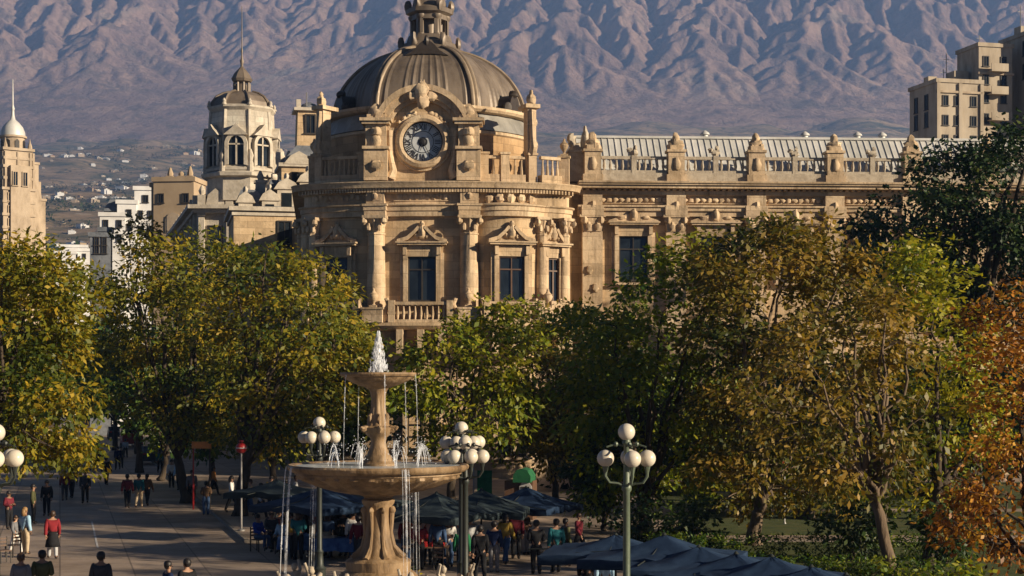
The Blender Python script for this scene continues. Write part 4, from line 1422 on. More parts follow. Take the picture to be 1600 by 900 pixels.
block('tan_house', 'plain tan block with a dark side wall and rooftop chimneys beside the octagonal tower', 'house', 204, 281,
      [(0, 0, 5.0, 5, 287), (-1.4, 2.8, 4.6, 5, 291)], 'tan_wall', -6,
      [(T3((0, -2.5, 0)), [-1.6, 1.5], [320, 388], .7, 1.0)], extra=tan_extra)
block('dark_house', 'narrow bluish grey block in front of the white house', 'house', 205, 158, [(0, 0, 2.4, 4, 372), (.5, 1, 1.4, 3, 362)], 'slate', 10, [(T3((0, -2, 0)), [-.4, .5], [385, 398], .5, .9)])
block('low_white_house', 'low white flat roofed houses stepping down behind the church tower', 'house', 330, 112,
      [(-1.2, 0, 4, 5, 398), (2.0, 1, 4.5, 5, 393), (.5, 3, 5, 5, 386)], 'white_wall', 14, [(T3((-1.2, -2.5, 0)), [-1, .6], [412], .6, .7), (T3((2, -1.5, 0)), [-1.2, .4], [404], .6, .8)])

# --- concrete apartment block above the wing
AD = 236.0
AS = AD / F


def apt_extra(o, d):
    for u, v, t, h in ((-10, 0, 140, 2.4), (-4.4, 0, 82, 2.2), (4, -1, 60, 3.0), (1.5, -1, 60, 4.5), (-9, 1, 140, 5.0)):
        m = MB(); m.tube([(u, v, Z(t, d)), (u, v, Z(t, d) + h)], .06, 5); m.box(u, v, Z(t, d) + h * .8, .9, .06, .06)
        m.build('antenna', MAT['steel'], o)
    for bx_ in ((-7.8, 0, Z(140, d), 2.2, 2.2, 2.1), (-11.5, 1, Z(140, d), 1.3, 1.4, 1.4), (2.5, 0, Z(60, d), 1.8, 1.8, 1.7)):
        m = MB(); m.box(*bx_); m.build('roof_box', MAT['concrete'], o)
    m = MB(); m.lathe([(.7, Z(82, d)), (.7, Z(70, d)), (.1, Z(67, d))], 10, x=-3, y=1); m.build('roof_tank', MAT['concrete'], o)
    for t in (115, 150, 190):
        for u, v, w_ in ((-3.6, -3.6, 2.6), (4, -6.6, 3.4)):
            m = MB(); m.box(u, v, Z(t, d) - .6, w_, 1.3, .16); m.box(u, v - .6, Z(t, d) - .45, w_, .12, .95); m.build('balcony', MAT['concrete'], o)
    m = MB()
    for t in (131,): m.box(4.2, -6.05, Z(t, d), 6.3, .4, .4); m.box(-3.6, -3.05, Z(t - 6, d), 5.5, .4, .3)
    m.box(-9.4, -3.55, Z(157, d), 7.2, .4, .3)
    m.build('string_course', MAT['church'], o)
    for u, v in ((-12.75, -3.6), (-9.4, -3.6), (-6.1, -3.55), (1.25, -6.0), (6.9, -6.0)):
        m = MB(); m.box(u, v, 0, .5, .4, Z(142, d)); m.build('pilaster', MAT['concrete'], o)


block('apartment_block', 'tan concrete apartment block stepping up behind the far end of the palace wing', 'building', AD, 1574,
      [(-9.4, .5, 6.9, 8, 141), (-3.6, 0, 5.2, 6, 82), (4.2, -1, 6, 10, 60), (10, 0, 6, 9, 96)], 'concrete', 14,
      [(T3((-9.4, -3.5, 0)), [-2.2, -.4, 2.1], [176, 206, 236], .8, 1.3), (T3((-3.6, -3.0, 0)), [-1.5, 1.2], [112, 140, 168, 200], .8, 1.3), (T3((4.2, -6.0, 0)), [-1.9, .9], [92, 122, 160, 200], .9, 1.3),
       (Matrix.Translation((1.2, -1, 0)) @ Matrix.Rotation(R(-90), 4, 'Z'), [3.4, 1.6], [92, 128], .8, 2.0), (Matrix.Translation((-12.85, .5, 0)) @ Matrix.Rotation(R(-90), 4, 'Z'), [-2, 1], [178, 205], .9, 2.0)], extra=apt_extra)

# --- small houses scattered over the far slope
rg = random.Random(11)
spots = []
while len(spots) < 285:
    px = rg.choice([rg.uniform(62, 325)] * 6 + [rg.uniform(440, 520), rg.uniform(830, 1440)])
    d = 520 + 3300 * rg.random() ** 1.2 if px < 520 else rg.uniform(3300, 4600)
    x = X(px, d)
    z = float(land_z(np.array(x), np.array(d)))
    py = HY - (z - H) * F / d
    if not (215 < py < 425): continue
    if px > 520 and rg.random() < .55: continue
    spots.append((x, d, z))
HK = [('white_wall', 'zinc', 'tiny whitewashed house far off on the dry slope behind the town', 'whitewashed houses on the slope'),
      ('tan_wall', 'terracotta', 'tiny tan house with a reddish roof far off on the dry slope', 'tan houses on the slope'),
      ('church', 'zinc', 'tiny cream house with a flat roof far off on the dry slope', 'cream houses on the slope')]
protos = []
for wm_, rm_, lb, gr in HK:
    m = MB()
    m.box(0, 0, -3, 10, 8, 7.5); m.box(4, 3, -3, 6, 8, 6.4)
    ho = m.build('far_house', MAT[wm_], None, label=lb, cat='house', group=gr)
    m = MB()
    if rm_ == 'terracotta':
        m.prism([(-5.4, 4.5), (5.4, 4.5), (0, 7)], -4.4, 4.4)
    else:
        m.box(0, 0, 4.5, 10.6, 8.6, .5); m.box(1, 1, 5.0, 3, 3, 1.6)
    m.build('roof', MAT[rm_], ho)
    protos.append(ho)
for i, (x, d, z) in enumerate(spots):
    k = rg.choice([0, 0, 0, 1, 2, 2])
    if i < 3: k = i; o = protos[i]
    else: o = copy_tree(protos[k])
    o.location = (x, d, z)
    s = rg.uniform(.3, .8) * (0.55 + d / 3600)
    o.scale = (s * rg.uniform(.8, 1.5), s, s * .85)
    o.rotation_euler = (0, 0, rg.uniform(-.8, .8))

# --- town houses at the foot of the slope
tps = []
for wm_, rm_, lb, gr in (('white_wall', 'zinc', 'small white flat roofed town house at the foot of the slope', 'white town houses below the slope'), ('church', 'terracotta', 'small cream town house with a reddish hip roof at the foot of the slope', 'cream town houses below the slope'),
                         ('tan_wall', 'slate', 'small tan town house with a grey roof at the foot of the slope', 'tan town houses below the slope')):
    m = MB(); m.box(0, 0, -4, 7, 6, 10); m.box(4.2, 1, -4, 3, 5, 7.6)
    o = m.build('town_house', MAT[wm_], None, label=lb, cat='house', group=gr)
    m = MB(); m.box(0, 0, 6, 7.5, 6.5, .3 if rm_ == 'zinc' else 1.6, 1 if rm_ == 'zinc' else .3); m.box(4.4, 1, 3.6, 3.3, 5.4, .25)
    if rm_ == 'zinc': m.box(-1.5, 1, 6.3, 2.2, 2.2, 1.6)
    m.build('roof', MAT[rm_], o)
    for u in (-2.1, 0, 2.1):
        for z in (.8, 3.7):
            m = MB(); m.box(u, -3.02, z, .9, .1, 1.3); m.build('window', MAT['dark'], o)
    tps.append(o)
rt = random.Random(21)
for i in range(46):
    o = tps[i] if i < 3 else copy_tree(tps[rt.choice([0, 0, 1, 2])])
    d = rt.uniform(690, 1150)
    px = rt.uniform(72, 300)
    o.location = (X(px, d), d, float(land_z(np.array(X(px, d)), np.array(d))) + 1)
    o.rotation_euler = (0, 0, rt.uniform(-.7, .7)); q = rt.uniform(.55, 1.0); o.scale = (q, q, q)
# ------------------------------------------------------------------ trees
def unit(v): return v / np.maximum(np.linalg.norm(v, axis=-1, keepdims=True), 1e-9)


def leaf_arrays(cent, crad, ctint, per, size, out_from, rg, droop=0.0):
    """leaf blades scattered round clump centres; returns verts, quads, tint"""
    n = len(cent)
    cnt = np.maximum(3, (per * (crad / crad.mean()) ** 2 * rg.uniform(.6, 1.4, n)).astype(int))
    ci = np.repeat(np.arange(n), cnt)
    N_ = len(ci)
    dirs = unit(rg.normal(size=(N_, 3)))
    rad = crad[ci] * rg.random(N_) ** .45
    pos = cent[ci] + dirs * rad[:, None] * np.array([1.0, 1.0, .72])
    outw = unit(pos - out_from)
    nor = unit(outw * .3 + dirs * .3 + np.array([0, 0, .6]) + rg.normal(size=(N_, 3)) * .6)
    ax = dirs * .9 + rg.normal(size=(N_, 3)) * .55 + outw * .7 - np.array([0, 0, .25 + droop])
    ax = unit(ax - nor * (ax * nor).sum(1, keepdims=True))
    sd = np.cross(nor, ax)
    L = size * rg.uniform(.6, 1.45, N_)[:, None]
    W = L * rg.uniform(.42, .62, N_)[:, None]
    base = pos
    tip = pos + ax * L - nor * L * .12
    mid = pos + ax * L * .5
    v = np.empty((N_, 4, 3))
    v[:, 0] = base; v[:, 1] = mid + sd * W * .5 - nor * L * .1; v[:, 2] = tip; v[:, 3] = mid - sd * W * .5 - nor * L * .1
    t = np.clip(ctint[ci] + rg.normal(size=N_) * .16, 0, 1)
    return v.reshape(-1, 3), np.arange(N_ * 4).reshape(-1, 4), np.repeat(t, 4)


def bez(a, b, c, n):
    t = np.linspace(0, 1, n)[:, None]
    return a * (1 - t) ** 2 + 2 * b * t * (1 - t) + c * t ** 2


def make_tree(name, label, d, trunk_px, lobes, pal, per=16, size=.3, seed=1, group=None, clump=1.0, bark='bark', trad=.24, fork=None,
              twig=.35, depth=1.0, z0=0.0, tint=.5, back=True, limbs=None, shell=.55, cat='tree'):
    """lobes: (px, py, r_px) of the crown as seen in the photo at distance d, each given its own depth"""
    rg = np.random.default_rng(seed)
    clump, per, size = clump * 1.5, per * 1.75, size * 1.1
    k = d / F
    base = np.array([X(trunk_px, d), d, z0])
    L = []
    pxs = [l[0] for l in lobes]
    half = (max(l[0] + l[2] for l in lobes) - min(l[0] - l[2] for l in lobes)) / 2 * k
    cxm = sum(pxs) / len(pxs)
    for px, py, r in lobes:
        r = r * 1.1
        edge = abs((px - cxm) * k) / max(half, .1)
        dy = rg.uniform(-.45, .25) * half * depth * math.sqrt(max(.05, 1 - edge ** 2))
        L.append((np.array([X(px, d), d + dy, Z(py, d)]), r * k))
        if back:
            L.append((np.array([X(px, d) + rg.uniform(-.3, .3) * r * k, d + abs(dy) + half * depth * .55 * math.sqrt(max(.05, 1 - edge ** 2)), Z(py, d) + rg.uniform(-.3, .1) * r * k]), r * k * .92))
    cent, crad, ctint = [], [], []
    for c, r in L:
        m = max(5, int(8.5 * r * r / clump ** 2))
        u = unit(rg.normal(size=(m, 3)))
        u[:, 2] = np.where(u[:, 2] < -.55, -u[:, 2], u[:, 2])
        rr = r * (shell + (1.03 - shell) * rg.random(m) ** .7)
        p = c + u * rr[:, None] * np.array([1, 1, .88])
        cent.append(p); crad.append(clump * rg.uniform(.3, .78, m))
        ctint.append(np.clip(tint + rg.normal(size=m) * .14 + u[:, 2] * .16 + rg.normal() * .09, 0, 1))  # random leaf tone, with lobe tops tinted brighter as if sunlit
    cent = np.concatenate(cent); crad = np.concatenate(crad); ctint = np.concatenate(ctint)
    mid = np.mean([c for c, r in L], axis=0)
    tree = empty(name, tuple(base), 0, label, cat, group)
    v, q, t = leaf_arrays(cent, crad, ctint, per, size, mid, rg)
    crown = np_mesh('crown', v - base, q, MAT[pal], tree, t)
    # wood
    mb = MB()
    zb = min(c[2] - r * .6 for c, r in L)
    top = mid.copy(); top[0] = base[0] * .45 + mid[0] * .55
    fk = base + (top - base) * .0
    fz = z0 + (max(zb, z0 + 1.6) - z0) * .95 if fork is None else z0 + fork
    lean = rg.normal(size=2) * .15
    f = np.array([base[0] + (mid[0] - base[0]) * .25 + lean[0], base[1] + (mid[1] - base[1]) * .2 + lean[1], fz])
    tp = bez(base, np.array([base[0], base[1], (base[2] + f[2]) / 2]), f, 7)
    tp[:, :2] += np.cumsum(rg.normal(size=(7, 2)) * .04, axis=0); tp[0] = base
    mb.tube([p - base for p in tp], [trad * 1.5, trad * 1.12] + list(np.linspace(trad, trad * .82, 5)), 9)
    f = tp[-1]
    nodes = []
    order = sorted(range(len(L)), key=lambda i: -L[i][1])
    for i in order[:14 if limbs is None else limbs]:
        c, r = L[i]
        s = f if rg.random() < .6 else tp[-2] + (f - tp[-2]) * rg.random()
        ctrl = s + (c - s) * .45 + np.array([0, 0, .18 * np.linalg.norm(c - s)]) + rg.normal(size=3) * .25
        pts = bez(s, ctrl, c + np.array([0, 0, r * .3]), 9)
        pts[1:-1] += rg.normal(size=(7, 3)) * .1
        r0 = trad * rg.uniform(.42, .62)
        mb.tube([p - base for p in pts], list(np.linspace(r0, r0 * .22, 9)), 6)
        nodes.extend((p, r0 * (1 - .78 * j / 8)) for j, p in enumerate(pts) if j > 2)
    NP = np.array([p for p, _ in nodes])
    for ci in np.nonzero(rg.random(len(cent)) < twig)[0]:
        c = cent[ci]
        dist = np.linalg.norm(NP - c, axis=1) + np.maximum(0, NP[:, 2] - c[2]) * .7
        j = int(np.argmin(dist))
        s, r0 = nodes[j]
        if dist[j] > 5: continue
        pts = bez(s, s + (c - s) * .5 + rg.normal(size=3) * .25 + np.array([0, 0, .15]), c, 5)
        w0 = min(r0 * .6, .055)
        mb.tube([p - base for p in pts], list(np.linspace(w0, .014, 5)), 4, cap=False)
        if rg.random() < .4: nodes.append((pts[2], w0 * .7)); NP = np.vstack([NP, pts[2]])
    mb.build('trunk', MAT[bark], tree, True)
    return tree


# left edge of the square
make_tree('street_tree', 'big yellow green tree at the edge of the square hanging over the globe lamp', 58, -60,
          [(20, 425, 58), (75, 445, 50), (-30, 470, 80), (40, 505, 85), (100, 500, 36), (70, 570, 58), (10, 600, 80), (95, 640, 38), (60, 670, 55), (85, 715, 36), (35, 700, 48), (-50, 620, 90), (118, 705, 16), (115, 470, 18)],
          'leaf_gold', 34, .2, 11, 'trees lining the street', .85, tint=.6)
# clump on the right side of the street
make_tree('street_tree', 'tall olive gold street tree reaching over the roadway in front of the corner building', 88, 292,
          [(205, 440, 44), (262, 415, 46), (325, 408, 42), (170, 500, 42), (235, 500, 62), (310, 480, 68), (190, 570, 54), (265, 580, 66), (335, 570, 58), (240, 640, 40), (300, 645, 42), (150, 555, 26), (165, 450, 20), (205, 640, 34), (270, 690, 36), (325, 690, 34)],
          'leaf_gold', 28, .26, 12, 'trees lining the street', 1.1, tint=.54, trad=.28)
make_tree('street_tree', 'broad golden street tree standing behind the red round lantern', 78, 374,
          [(360, 425, 44), (420, 425, 46), (480, 440, 44), (390, 500, 62), (455, 510, 66), (520, 490, 46), (355, 580, 52), (420, 590, 64), (490, 590, 58), (545, 545, 34), (380, 650, 44), (450, 650, 42), (340, 500, 40), (365, 690, 30), (425, 692, 36), (485, 675, 36), (530, 640, 36)],
          'leaf_gold', 27, .25, 13, 'trees lining the street', 1.05, tint=.6, trad=.3)
make_tree('street_tree', 'smaller golden tree beside the fountain jet and the palace balcony', 84, 505,
          [(525, 470, 34), (545, 520, 38), (540, 585, 42), (500, 620, 48), (555, 630, 38), (480, 560, 44)],
          'leaf_gold', 27, .26, 14, 'trees lining the street', 1.0, tint=.5, trad=.22)
for i, (d, px, r, nm) in enumerate(((118, 206, 96, 'dark street tree behind the tall olive gold one, halfway up the street'), (158, 168, 84, 'shaded tree further up the street near the parked vans'),
                                   (215, 150, 66, 'shaded tree closing off the very end of the street'))):
    zc0 = 6.2
    yc = HY - (zc0 - H) * F / d
    make_tree('street_tree', nm, d, px + 12, [(px, yc - r * .6, r * .6), (px - r * .5, yc, r * .6), (px + r * .5, yc, r * .6), (px, yc + r * .2, r * .7)], 'leaf_green', 16, .42, 20 + i, 'trees lining the street', 1.4, tint=.3)
for i, (d, px, r, nm) in enumerate(((100, -20, 110, 'tree across the street half hidden behind the yellow green one'), (140, 55, 92, 'shaded tree on the far side of the street below the church tower'), (190, 96, 74, 'shaded tree at the far end of the street opposite the vans'))):
    yc = HY - (6.0 - H) * F / d
    make_tree('street_tree', nm, d, px - 10, [(px, yc - r * .6, r * .6), (px - r * .5, yc, r * .6), (px + r * .5, yc, r * .6), (px, yc + r * .2, r * .7)], 'leaf_green', 16, .4, 30 + i, 'trees lining the street', 1.3, tint=.35)
# low autumn trees in front of the white house
make_tree('autumn_tree', 'small orange tinged tree standing in front of the white house', 150, 216, [(200, 385, 22), (230, 372, 24), (255, 390, 24), (215, 350, 14)], 'leaf_brown', 14, .4, 41, None, 1.1, tint=.6, back=False, fork=11, trad=.25)
for i, (px, d, r, lab) in enumerate(((330, 98, 72, 'tree added for shade behind the orange headed kiosk'), (425, 94, 76, 'tree added for shade in front of the palace corner behind the golden tree'), (500, 97, 66, 'tree added for shade against the palace wall behind the globe lamp of the golden trees'), (250, 108, 66, 'kerbside tree added for shade behind the tall olive gold one'), (560, 96, 56, 'tree added for shade against the palace wall behind the fountain stem'))):
    make_tree('street_tree', lab, d, px, [(px, 560, r * .7), (px - r * .5, 610, r * .6), (px + r * .5, 605, r * .6), (px - r * .3, 665, r * .5), (px + r * .35, 665, r * .5), (px, 690, r * .45)], 'leaf_green', 18, .36, 130 + i, 'trees lining the street', 1.2, tint=.3, trad=.2)  # low dark crowns added to shade the pavement and fill in its darkness
# between fountain and palace
make_tree('square_tree', 'bright green tree behind the fountain below the palace balcony', 80, 705,
          [(745, 495, 30), (700, 530, 40), (760, 540, 50), (800, 505, 34), (640, 620, 26), (800, 640, 40), (680, 690, 36), (730, 695, 40), (790, 690, 36), (660, 590, 30), (715, 590, 50), (780, 595, 44), (690, 640, 40), (750, 645, 40), (655, 640, 26), (820, 530, 26), (640, 560, 14)],
          'leaf_lime', 24, .25, 51, 'trees of the square', 1.0, tint=.5, trad=.22)
make_tree('square_tree', 'small reddish brown tree in front of the palace street door', 84, 868,
          [(850, 515, 38), (890, 530, 40), (820, 540, 34), (800, 600, 34), (820, 680, 38), (870, 720, 38), (905, 700, 34), (830, 570, 36), (875, 585, 42), (840, 630, 38), (890, 650, 36), (915, 600, 30), (920, 500, 22), (860, 690, 22)],
          'leaf_brown', 22, .24, 52, 'trees of the square', .9, tint=.5, trad=.18, twig=.5)
make_tree('square_tree', 'large dark green tree beside the tall globe lamp', 68, 1010,
          [(985, 460, 36), (1040, 425, 40), (1095, 410, 40), (920, 500, 38), (930, 560, 44), (890, 620, 36), (960, 530, 52), (1030, 510, 62), (1105, 490, 58), (950, 610, 54), (1020, 610, 68), (1100, 590, 66), (960, 700, 50), (1040, 700, 58), (1110, 690, 50), (910, 680, 36), (930, 740, 34), (930, 790, 32), (1000, 765, 44), (1080, 760, 46)],
          'leaf_green', 26, .25, 53, 'trees of the square', 1.0, tint=.66, trad=.3)
make_tree('square_tree', 'brownish green autumn tree in front of the palace wing', 64, 1178,
          [(1135, 390, 40), (1190, 372, 36), (1250, 378, 40), (1310, 395, 40), (1150, 460, 54), (1225, 455, 62), (1300, 470, 58), (1165, 550, 58), (1245, 560, 62), (1140, 640, 52), (1210, 660, 56), (1290, 640, 54), (1345, 430, 30), (1150, 715, 46), (1225, 720, 50), (1300, 710, 48), (1350, 500, 44), (1350, 570, 44), (1160, 765, 40), (1260, 770, 42), (1210, 790, 36), (1310, 775, 36), (1120, 740, 40), (1110, 420, 34), (1110, 520, 44)],
          'leaf_brown', 34, .23, 54, 'trees of the square', .95, 'pale_bark', tint=.54, twig=.6, trad=.27)
make_tree('square_tree', 'multi stemmed tree with bare pale limbs showing through thin foliage', 52, 1392,
          [(1330, 520, 52), (1260, 590, 52), (1380, 490, 54), (1210, 680, 40), (1290, 690, 48), (1360, 610, 58), (1425, 560, 50), (1190, 600, 38), (1240, 530, 40), (1400, 690, 44), (1330, 760, 40), (1430, 740, 40), (1270, 750, 36), (1440, 640, 44)],
          'leaf_brown', 17, .21, 55, 'trees of the square', .8, 'pale_bark', tint=.62, twig=1.0, trad=.2, fork=2.6, shell=.25)
make_tree('square_tree', 'bright yellow green tree in front of the dark evergreen', 56, 1450,
          [(1465, 415, 32), (1425, 450, 38), (1490, 455, 40), (1455, 500, 50), (1520, 500, 38), (1475, 570, 58), (1535, 560, 40), (1440, 640, 46), (1500, 650, 56), (1550, 640, 40), (1470, 720, 50), (1540, 720, 50), (1440, 790, 42), (1500, 790, 44), (1420, 400, 16)],
          'leaf_lime', 20, .2, 56, 'trees of the square', .85, 'bark', tint=.62, twig=.6, trad=.2, fork=3.0)
make_tree('evergreen_tree', 'very large dark evergreen tree covering the far end of the palace wing', 82, 1520,
          [(1560, 250, 50), (1500, 275, 44), (1610, 240, 60), (1430, 330, 44), (1490, 340, 58), (1570, 330, 70), (1400, 380, 38), (1460, 410, 54), (1540, 410, 70), (1620, 400, 80), (1380, 420, 26), (1500, 490, 60), (1590, 500, 70), (1370, 350, 22), (1485, 255, 24)],
          'leaf_dark', 30, .27, 57, None, 1.15, tint=.42, trad=.5)
make_tree('orange_tree', 'bright orange autumn tree at the edge of the square', 45, 1640,
          [(1585, 500, 40), (1620, 470, 50), (1570, 560, 40), (1620, 560, 60), (1550, 640, 36), (1600, 640, 54), (1560, 720, 40), (1620, 720, 60), (1520, 790, 34), (1570, 800, 50), (1540, 860, 44), (1610, 860, 60), (1495, 820, 20), (1530, 500, 14)],
          'leaf_orange', 17, .16, 58, None, .7, tint=.55, trad=.2, twig=.6)
make_tree('square_tree', 'shaded park tree with a thick dark trunk seen above the navy canopies', 76, 1258,
          [(1200, 640, 60), (1270, 620, 70), (1340, 640, 60), (1230, 710, 44), (1310, 700, 50)], 'leaf_dark', 20, .34, 59, 'trees of the square', 1.2, tint=.45, trad=.42)
make_tree('square_tree', 'shaded park tree behind the bare limbed one', 74, 1375,
          [(1360, 690, 60), (1430, 700, 60), (1500, 720, 60), (1400, 620, 60), (1480, 620, 66)], 'leaf_dark', 20, .34, 60, 'trees of the square', 1.2, tint=.45, trad=.34)
make_tree('square_tree', 'shaded park tree with a straight trunk behind the tall globe lamp', 80, 1105,
          [(1060, 660, 56), (1120, 640, 60), (1160, 690, 46), (1080, 720, 36)], 'leaf_dark', 20, .34, 61, 'trees of the square', 1.2, tint=.4, trad=.3)
make_tree('cypress_shrub', 'dense dark conifer shrub standing between the stalls and the globe lamp', 70, 945,
          [(945, 660, 26), (940, 700, 34), (950, 745, 38), (940, 790, 38), (900, 730, 24), (985, 730, 30)], 'leaf_dark', 26, .2, 62, None, .7, tint=.4, trad=.12, fork=.8, cat='shrub')
make_tree('shrub', 'low leafy shrub at the foot of the orange tree', 43, 1440, [(1400, 905, 22), (1440, 900, 26), (1480, 905, 24), (1520, 900, 24)], 'leaf_green', 18, .16, 63, None, .45, tint=.6, trad=.04, fork=.3, back=False, cat='shrub')
for i, (px, d, lab) in enumerate(((1010, 62, 'dark shrub directly behind the pole of the tall globe lamp'), (1085, 60, 'dark shrub between the globe lamp and the brownish tree'), (1330, 58, 'dark shrub between the brownish tree and the multi stemmed one'), (1470, 54, 'dark shrub between the multi stemmed tree and the orange one'))):
    make_tree('shrub', lab, d, px, [(px - 26, 830, 26), (px + 24, 825, 28), (px, 805, 24), (px - 10, 850, 26), (px + 26, 850, 24)], 'leaf_dark', 22, .2, 170 + i, None, .6, tint=.5, trad=.05, fork=.4, back=False, cat='shrub')
for i, (px, d, lab) in enumerate(((1100, 84, 'sunlit lawn shrub just above the middle navy canopy'), (1160, 88, 'yellow green lawn shrub next to the thick dark trunk'), (1335, 86, 'green lawn shrub behind the shaded park trunks'))):
    make_tree('shrub', lab, d, px, [(px - 12, 770, 18), (px + 10, 765, 20), (px, 785, 18)], 'leaf_lime', 20, .2, 70 + i, None, .6, tint=.5, trad=.05, fork=.4, back=False, cat='shrub')

for i, (px, d, lab) in enumerate(((905, 97, 'dark park tree close to the palace wall behind the reddish brown tree'), (1010, 95, 'dark park tree between the palace wall and the tall globe lamp'), (1180, 98, 'dark park tree near the palace wall behind the brownish tree'),
                                   (1300, 94, 'dark park tree near the palace wall, deep behind the bare limbs'), (1430, 96, 'dark park tree below the large evergreen'), (1550, 92, 'dark park tree behind the orange one'))):
    make_tree('park_tree', lab, d, px, [(px - 50, 640, 50), (px + 45, 630, 54), (px, 600, 50), (px - 45, 700, 44), (px + 50, 700, 46), (px, 690, 50), (px, 745, 40)], 'leaf_dark', 18, .4, 80 + i, 'dark trees along the palace wall', 1.3, tint=.45, trad=.3)
off = make_tree('park_tree', 'unseen tree added beyond the edge of the square to cast shade', 70, 1960, [(1900, 300, 90), (1990, 260, 110), (2060, 330, 90), (1960, 420, 120), (1880, 480, 90), (2060, 480, 100), (1960, 560, 110), (1960, 180, 80)],
                'leaf_green', 18, .42, 95, 'unseen trees added to cast shade', 1.4, tint=.4, trad=.5)  # unseen trees added beside the view to shade the lawn and walls
for x_, y_, r_, s_ in ((37, 84, 2.1, 1.0), (41, 98, 4.0, 1.15), (46, 116, 1.1, 1.25)):
    c = copy_tree(off); c.location = (x_, y_, 0); c.rotation_euler = (0, 0, r_); c.scale = (s_, s_, s_)
def hedge(label, pts, wid, hgt, seed):
    rg = np.random.default_rng(seed)
    a_, b_ = np.array(pts[0] + (0,)), np.array(pts[1] + (0,))
    L = np.linalg.norm(b_ - a_)
    n = int(L * 26)
    u = rg.random(n)[:, None]
    c = a_ + (b_ - a_) * u + rg.uniform(-.5, .5, (n, 3)) * np.array([wid, wid, 0]) + np.array([0, 0, 1]) * (hgt * rg.random(n)[:, None] ** .6)
    v, q, t = leaf_arrays(c, np.full(n, .22), rg.random(n) * .7, 26, .11, c.mean(0) - np.array([0, 0, 4]), rg)
    tag(np_mesh('hedge', v, q, MAT['leaf_green'], None, t), label, 'hedge')


hedge('dark hedge added to stand in for shade behind the navy canopies', ((5.6, 51.5), (13.2, 50.2)), .8, .95, 3)  # both hedges added as dark strips over ground that should lie in shade
hedge('dark hedge added to stand in for shade under the brownish tree', ((4.6, 58), (16.5, 58.6)), .9, 1.0, 4)
# scrub and tree belts far out on the slope: nobody could count them
rg = np.random.default_rng(5)
n = 5200
dd_ = 480 + 3600 * rg.random(n) ** 1.5
an = rg.uniform(-.40, -.06, n)
xx_ = an * dd_
keep = fbm(xx_ / 300, dd_ / 110, 4, 77) > .53
xx_, dd_ = xx_[keep], dd_[keep]
cent = np.stack([xx_, dd_, land_z(xx_, dd_) + 2.0], -1)
v, q, t = leaf_arrays(cent, np.full(len(cent), 1.0) * (3 + dd_ / 700), rg.random(len(cent)) * .6 + .1, 22, 2.6, cent.mean(0) - np.array([0, 0, 4000]), rg)
tag(np_mesh('woodland', v, q, MAT['leaf_dark'], None, t), 'dark scrub and tree belts scattered over the far dry slope', 'woodland', kind='stuff')
# ------------------------------------------------------------------ fountain
FD = 42.0
fx = X(591, FD)


def fz(py): return Z(py, FD)


def fr_(px): return px / F * FD


ft = empty('fountain', (fx, FD, 0), 0, 'two tiered carved stone fountain with water spilling from both bowls', 'fountain')


def flutes(nf, amp, z0, z1):
    return lambda a, z: 1 + (amp * abs(math.cos(a * nf / 2)) if z0 < z < z1 else 0)


m = MB()
m.lathe([(fr_(78), .5), (fr_(78), .95), (fr_(70), 1.0), (fr_(66), fz(905)), (fr_(58), fz(895)), (fr_(50), fz(890)), (fr_(50), fz(876)), (fr_(44), fz(872)), (fr_(33), fz(866)), (fr_(27), fz(856)), (fr_(22), fz(838)), (fr_(20), fz(815)), (fr_(20), fz(792)),
         (fr_(25), fz(786)), (fr_(26), fz(781)), (fr_(21), fz(778)), (fr_(24), fz(775)), (fr_(32), fz(772.5)), (fr_(32), fz(769))], 72, mod=flutes(10, .05, fz(880), fz(786)))
for k in range(8):                                # scrolled brackets at the foot of the column
    a = 45 * k + 22
    M = polar(a, 0)
    m.at(M)
    m.tube([(0, -fr_(20), fz(796)), (0, -fr_(23.5), fz(801)), (0, -fr_(21.5), fz(832)), (0, -fr_(26), fz(853)), (0, -fr_(36), fz(866)), (0, -fr_(42), fz(871))], [.03, .055, .042, .055, .08, .09], 7)
    m.ball(0, -fr_(23), fz(797), .06, .09, .1, 8, 6, .1, k)
m.at(None)
m.build('pedestal', MAT['fountain'], ft, 40)
m = MB()
m.lathe([(fr_(31), fz(772)), (fr_(44), fz(771)), (fr_(64), fz(767)), (fr_(86), fz(760.5)), (fr_(106), fz(752)), (fr_(120), fz(745.5)), (fr_(127), fz(741.5)), (fr_(130), fz(740)), (fr_(130), fz(737)), (fr_(136), fz(736)), (fr_(141), fz(732)), (fr_(142), fz(728)), (fr_(139), fz(725)), (fr_(132), fz(725.5)), (fr_(126), fz(729)), (fr_(60), fz(736)), (0, fz(738))],
        96, mod=flutes(30, .075, fz(771.5), fz(745)))
m.build('bowl', MAT['fountain'], ft, 40)
m = MB(); m.add([(fr_(129) * math.sin(a), fr_(129) * math.cos(a), fz(727.2)) for a in np.linspace(0, 2 * math.pi, 49)[:-1]], [tuple(reversed(range(48)))])
m.build('bowl_water', MAT['pool'], ft)
m = MB()
m.lathe([(fr_(29), fz(733)), (fr_(28), fz(724)), (fr_(23), fz(720)), (fr_(22), fz(714)), (fr_(17), fz(709)), (fr_(12.8), fz(698)), (fr_(11.5), fz(690)), (fr_(13), fz(684)), (fr_(19), fz(679)), (fr_(22.5), fz(674)), (fr_(22), fz(668)), (fr_(16), fz(665)), (fr_(12.5), fz(652)), (fr_(10), fz(636)), (fr_(10), fz(622)), (fr_(13), fz(612)), (fr_(16), fz(607)), (fr_(20), fz(603))], 48,
        mod=flutes(8, .13, fz(670), fz(615)))
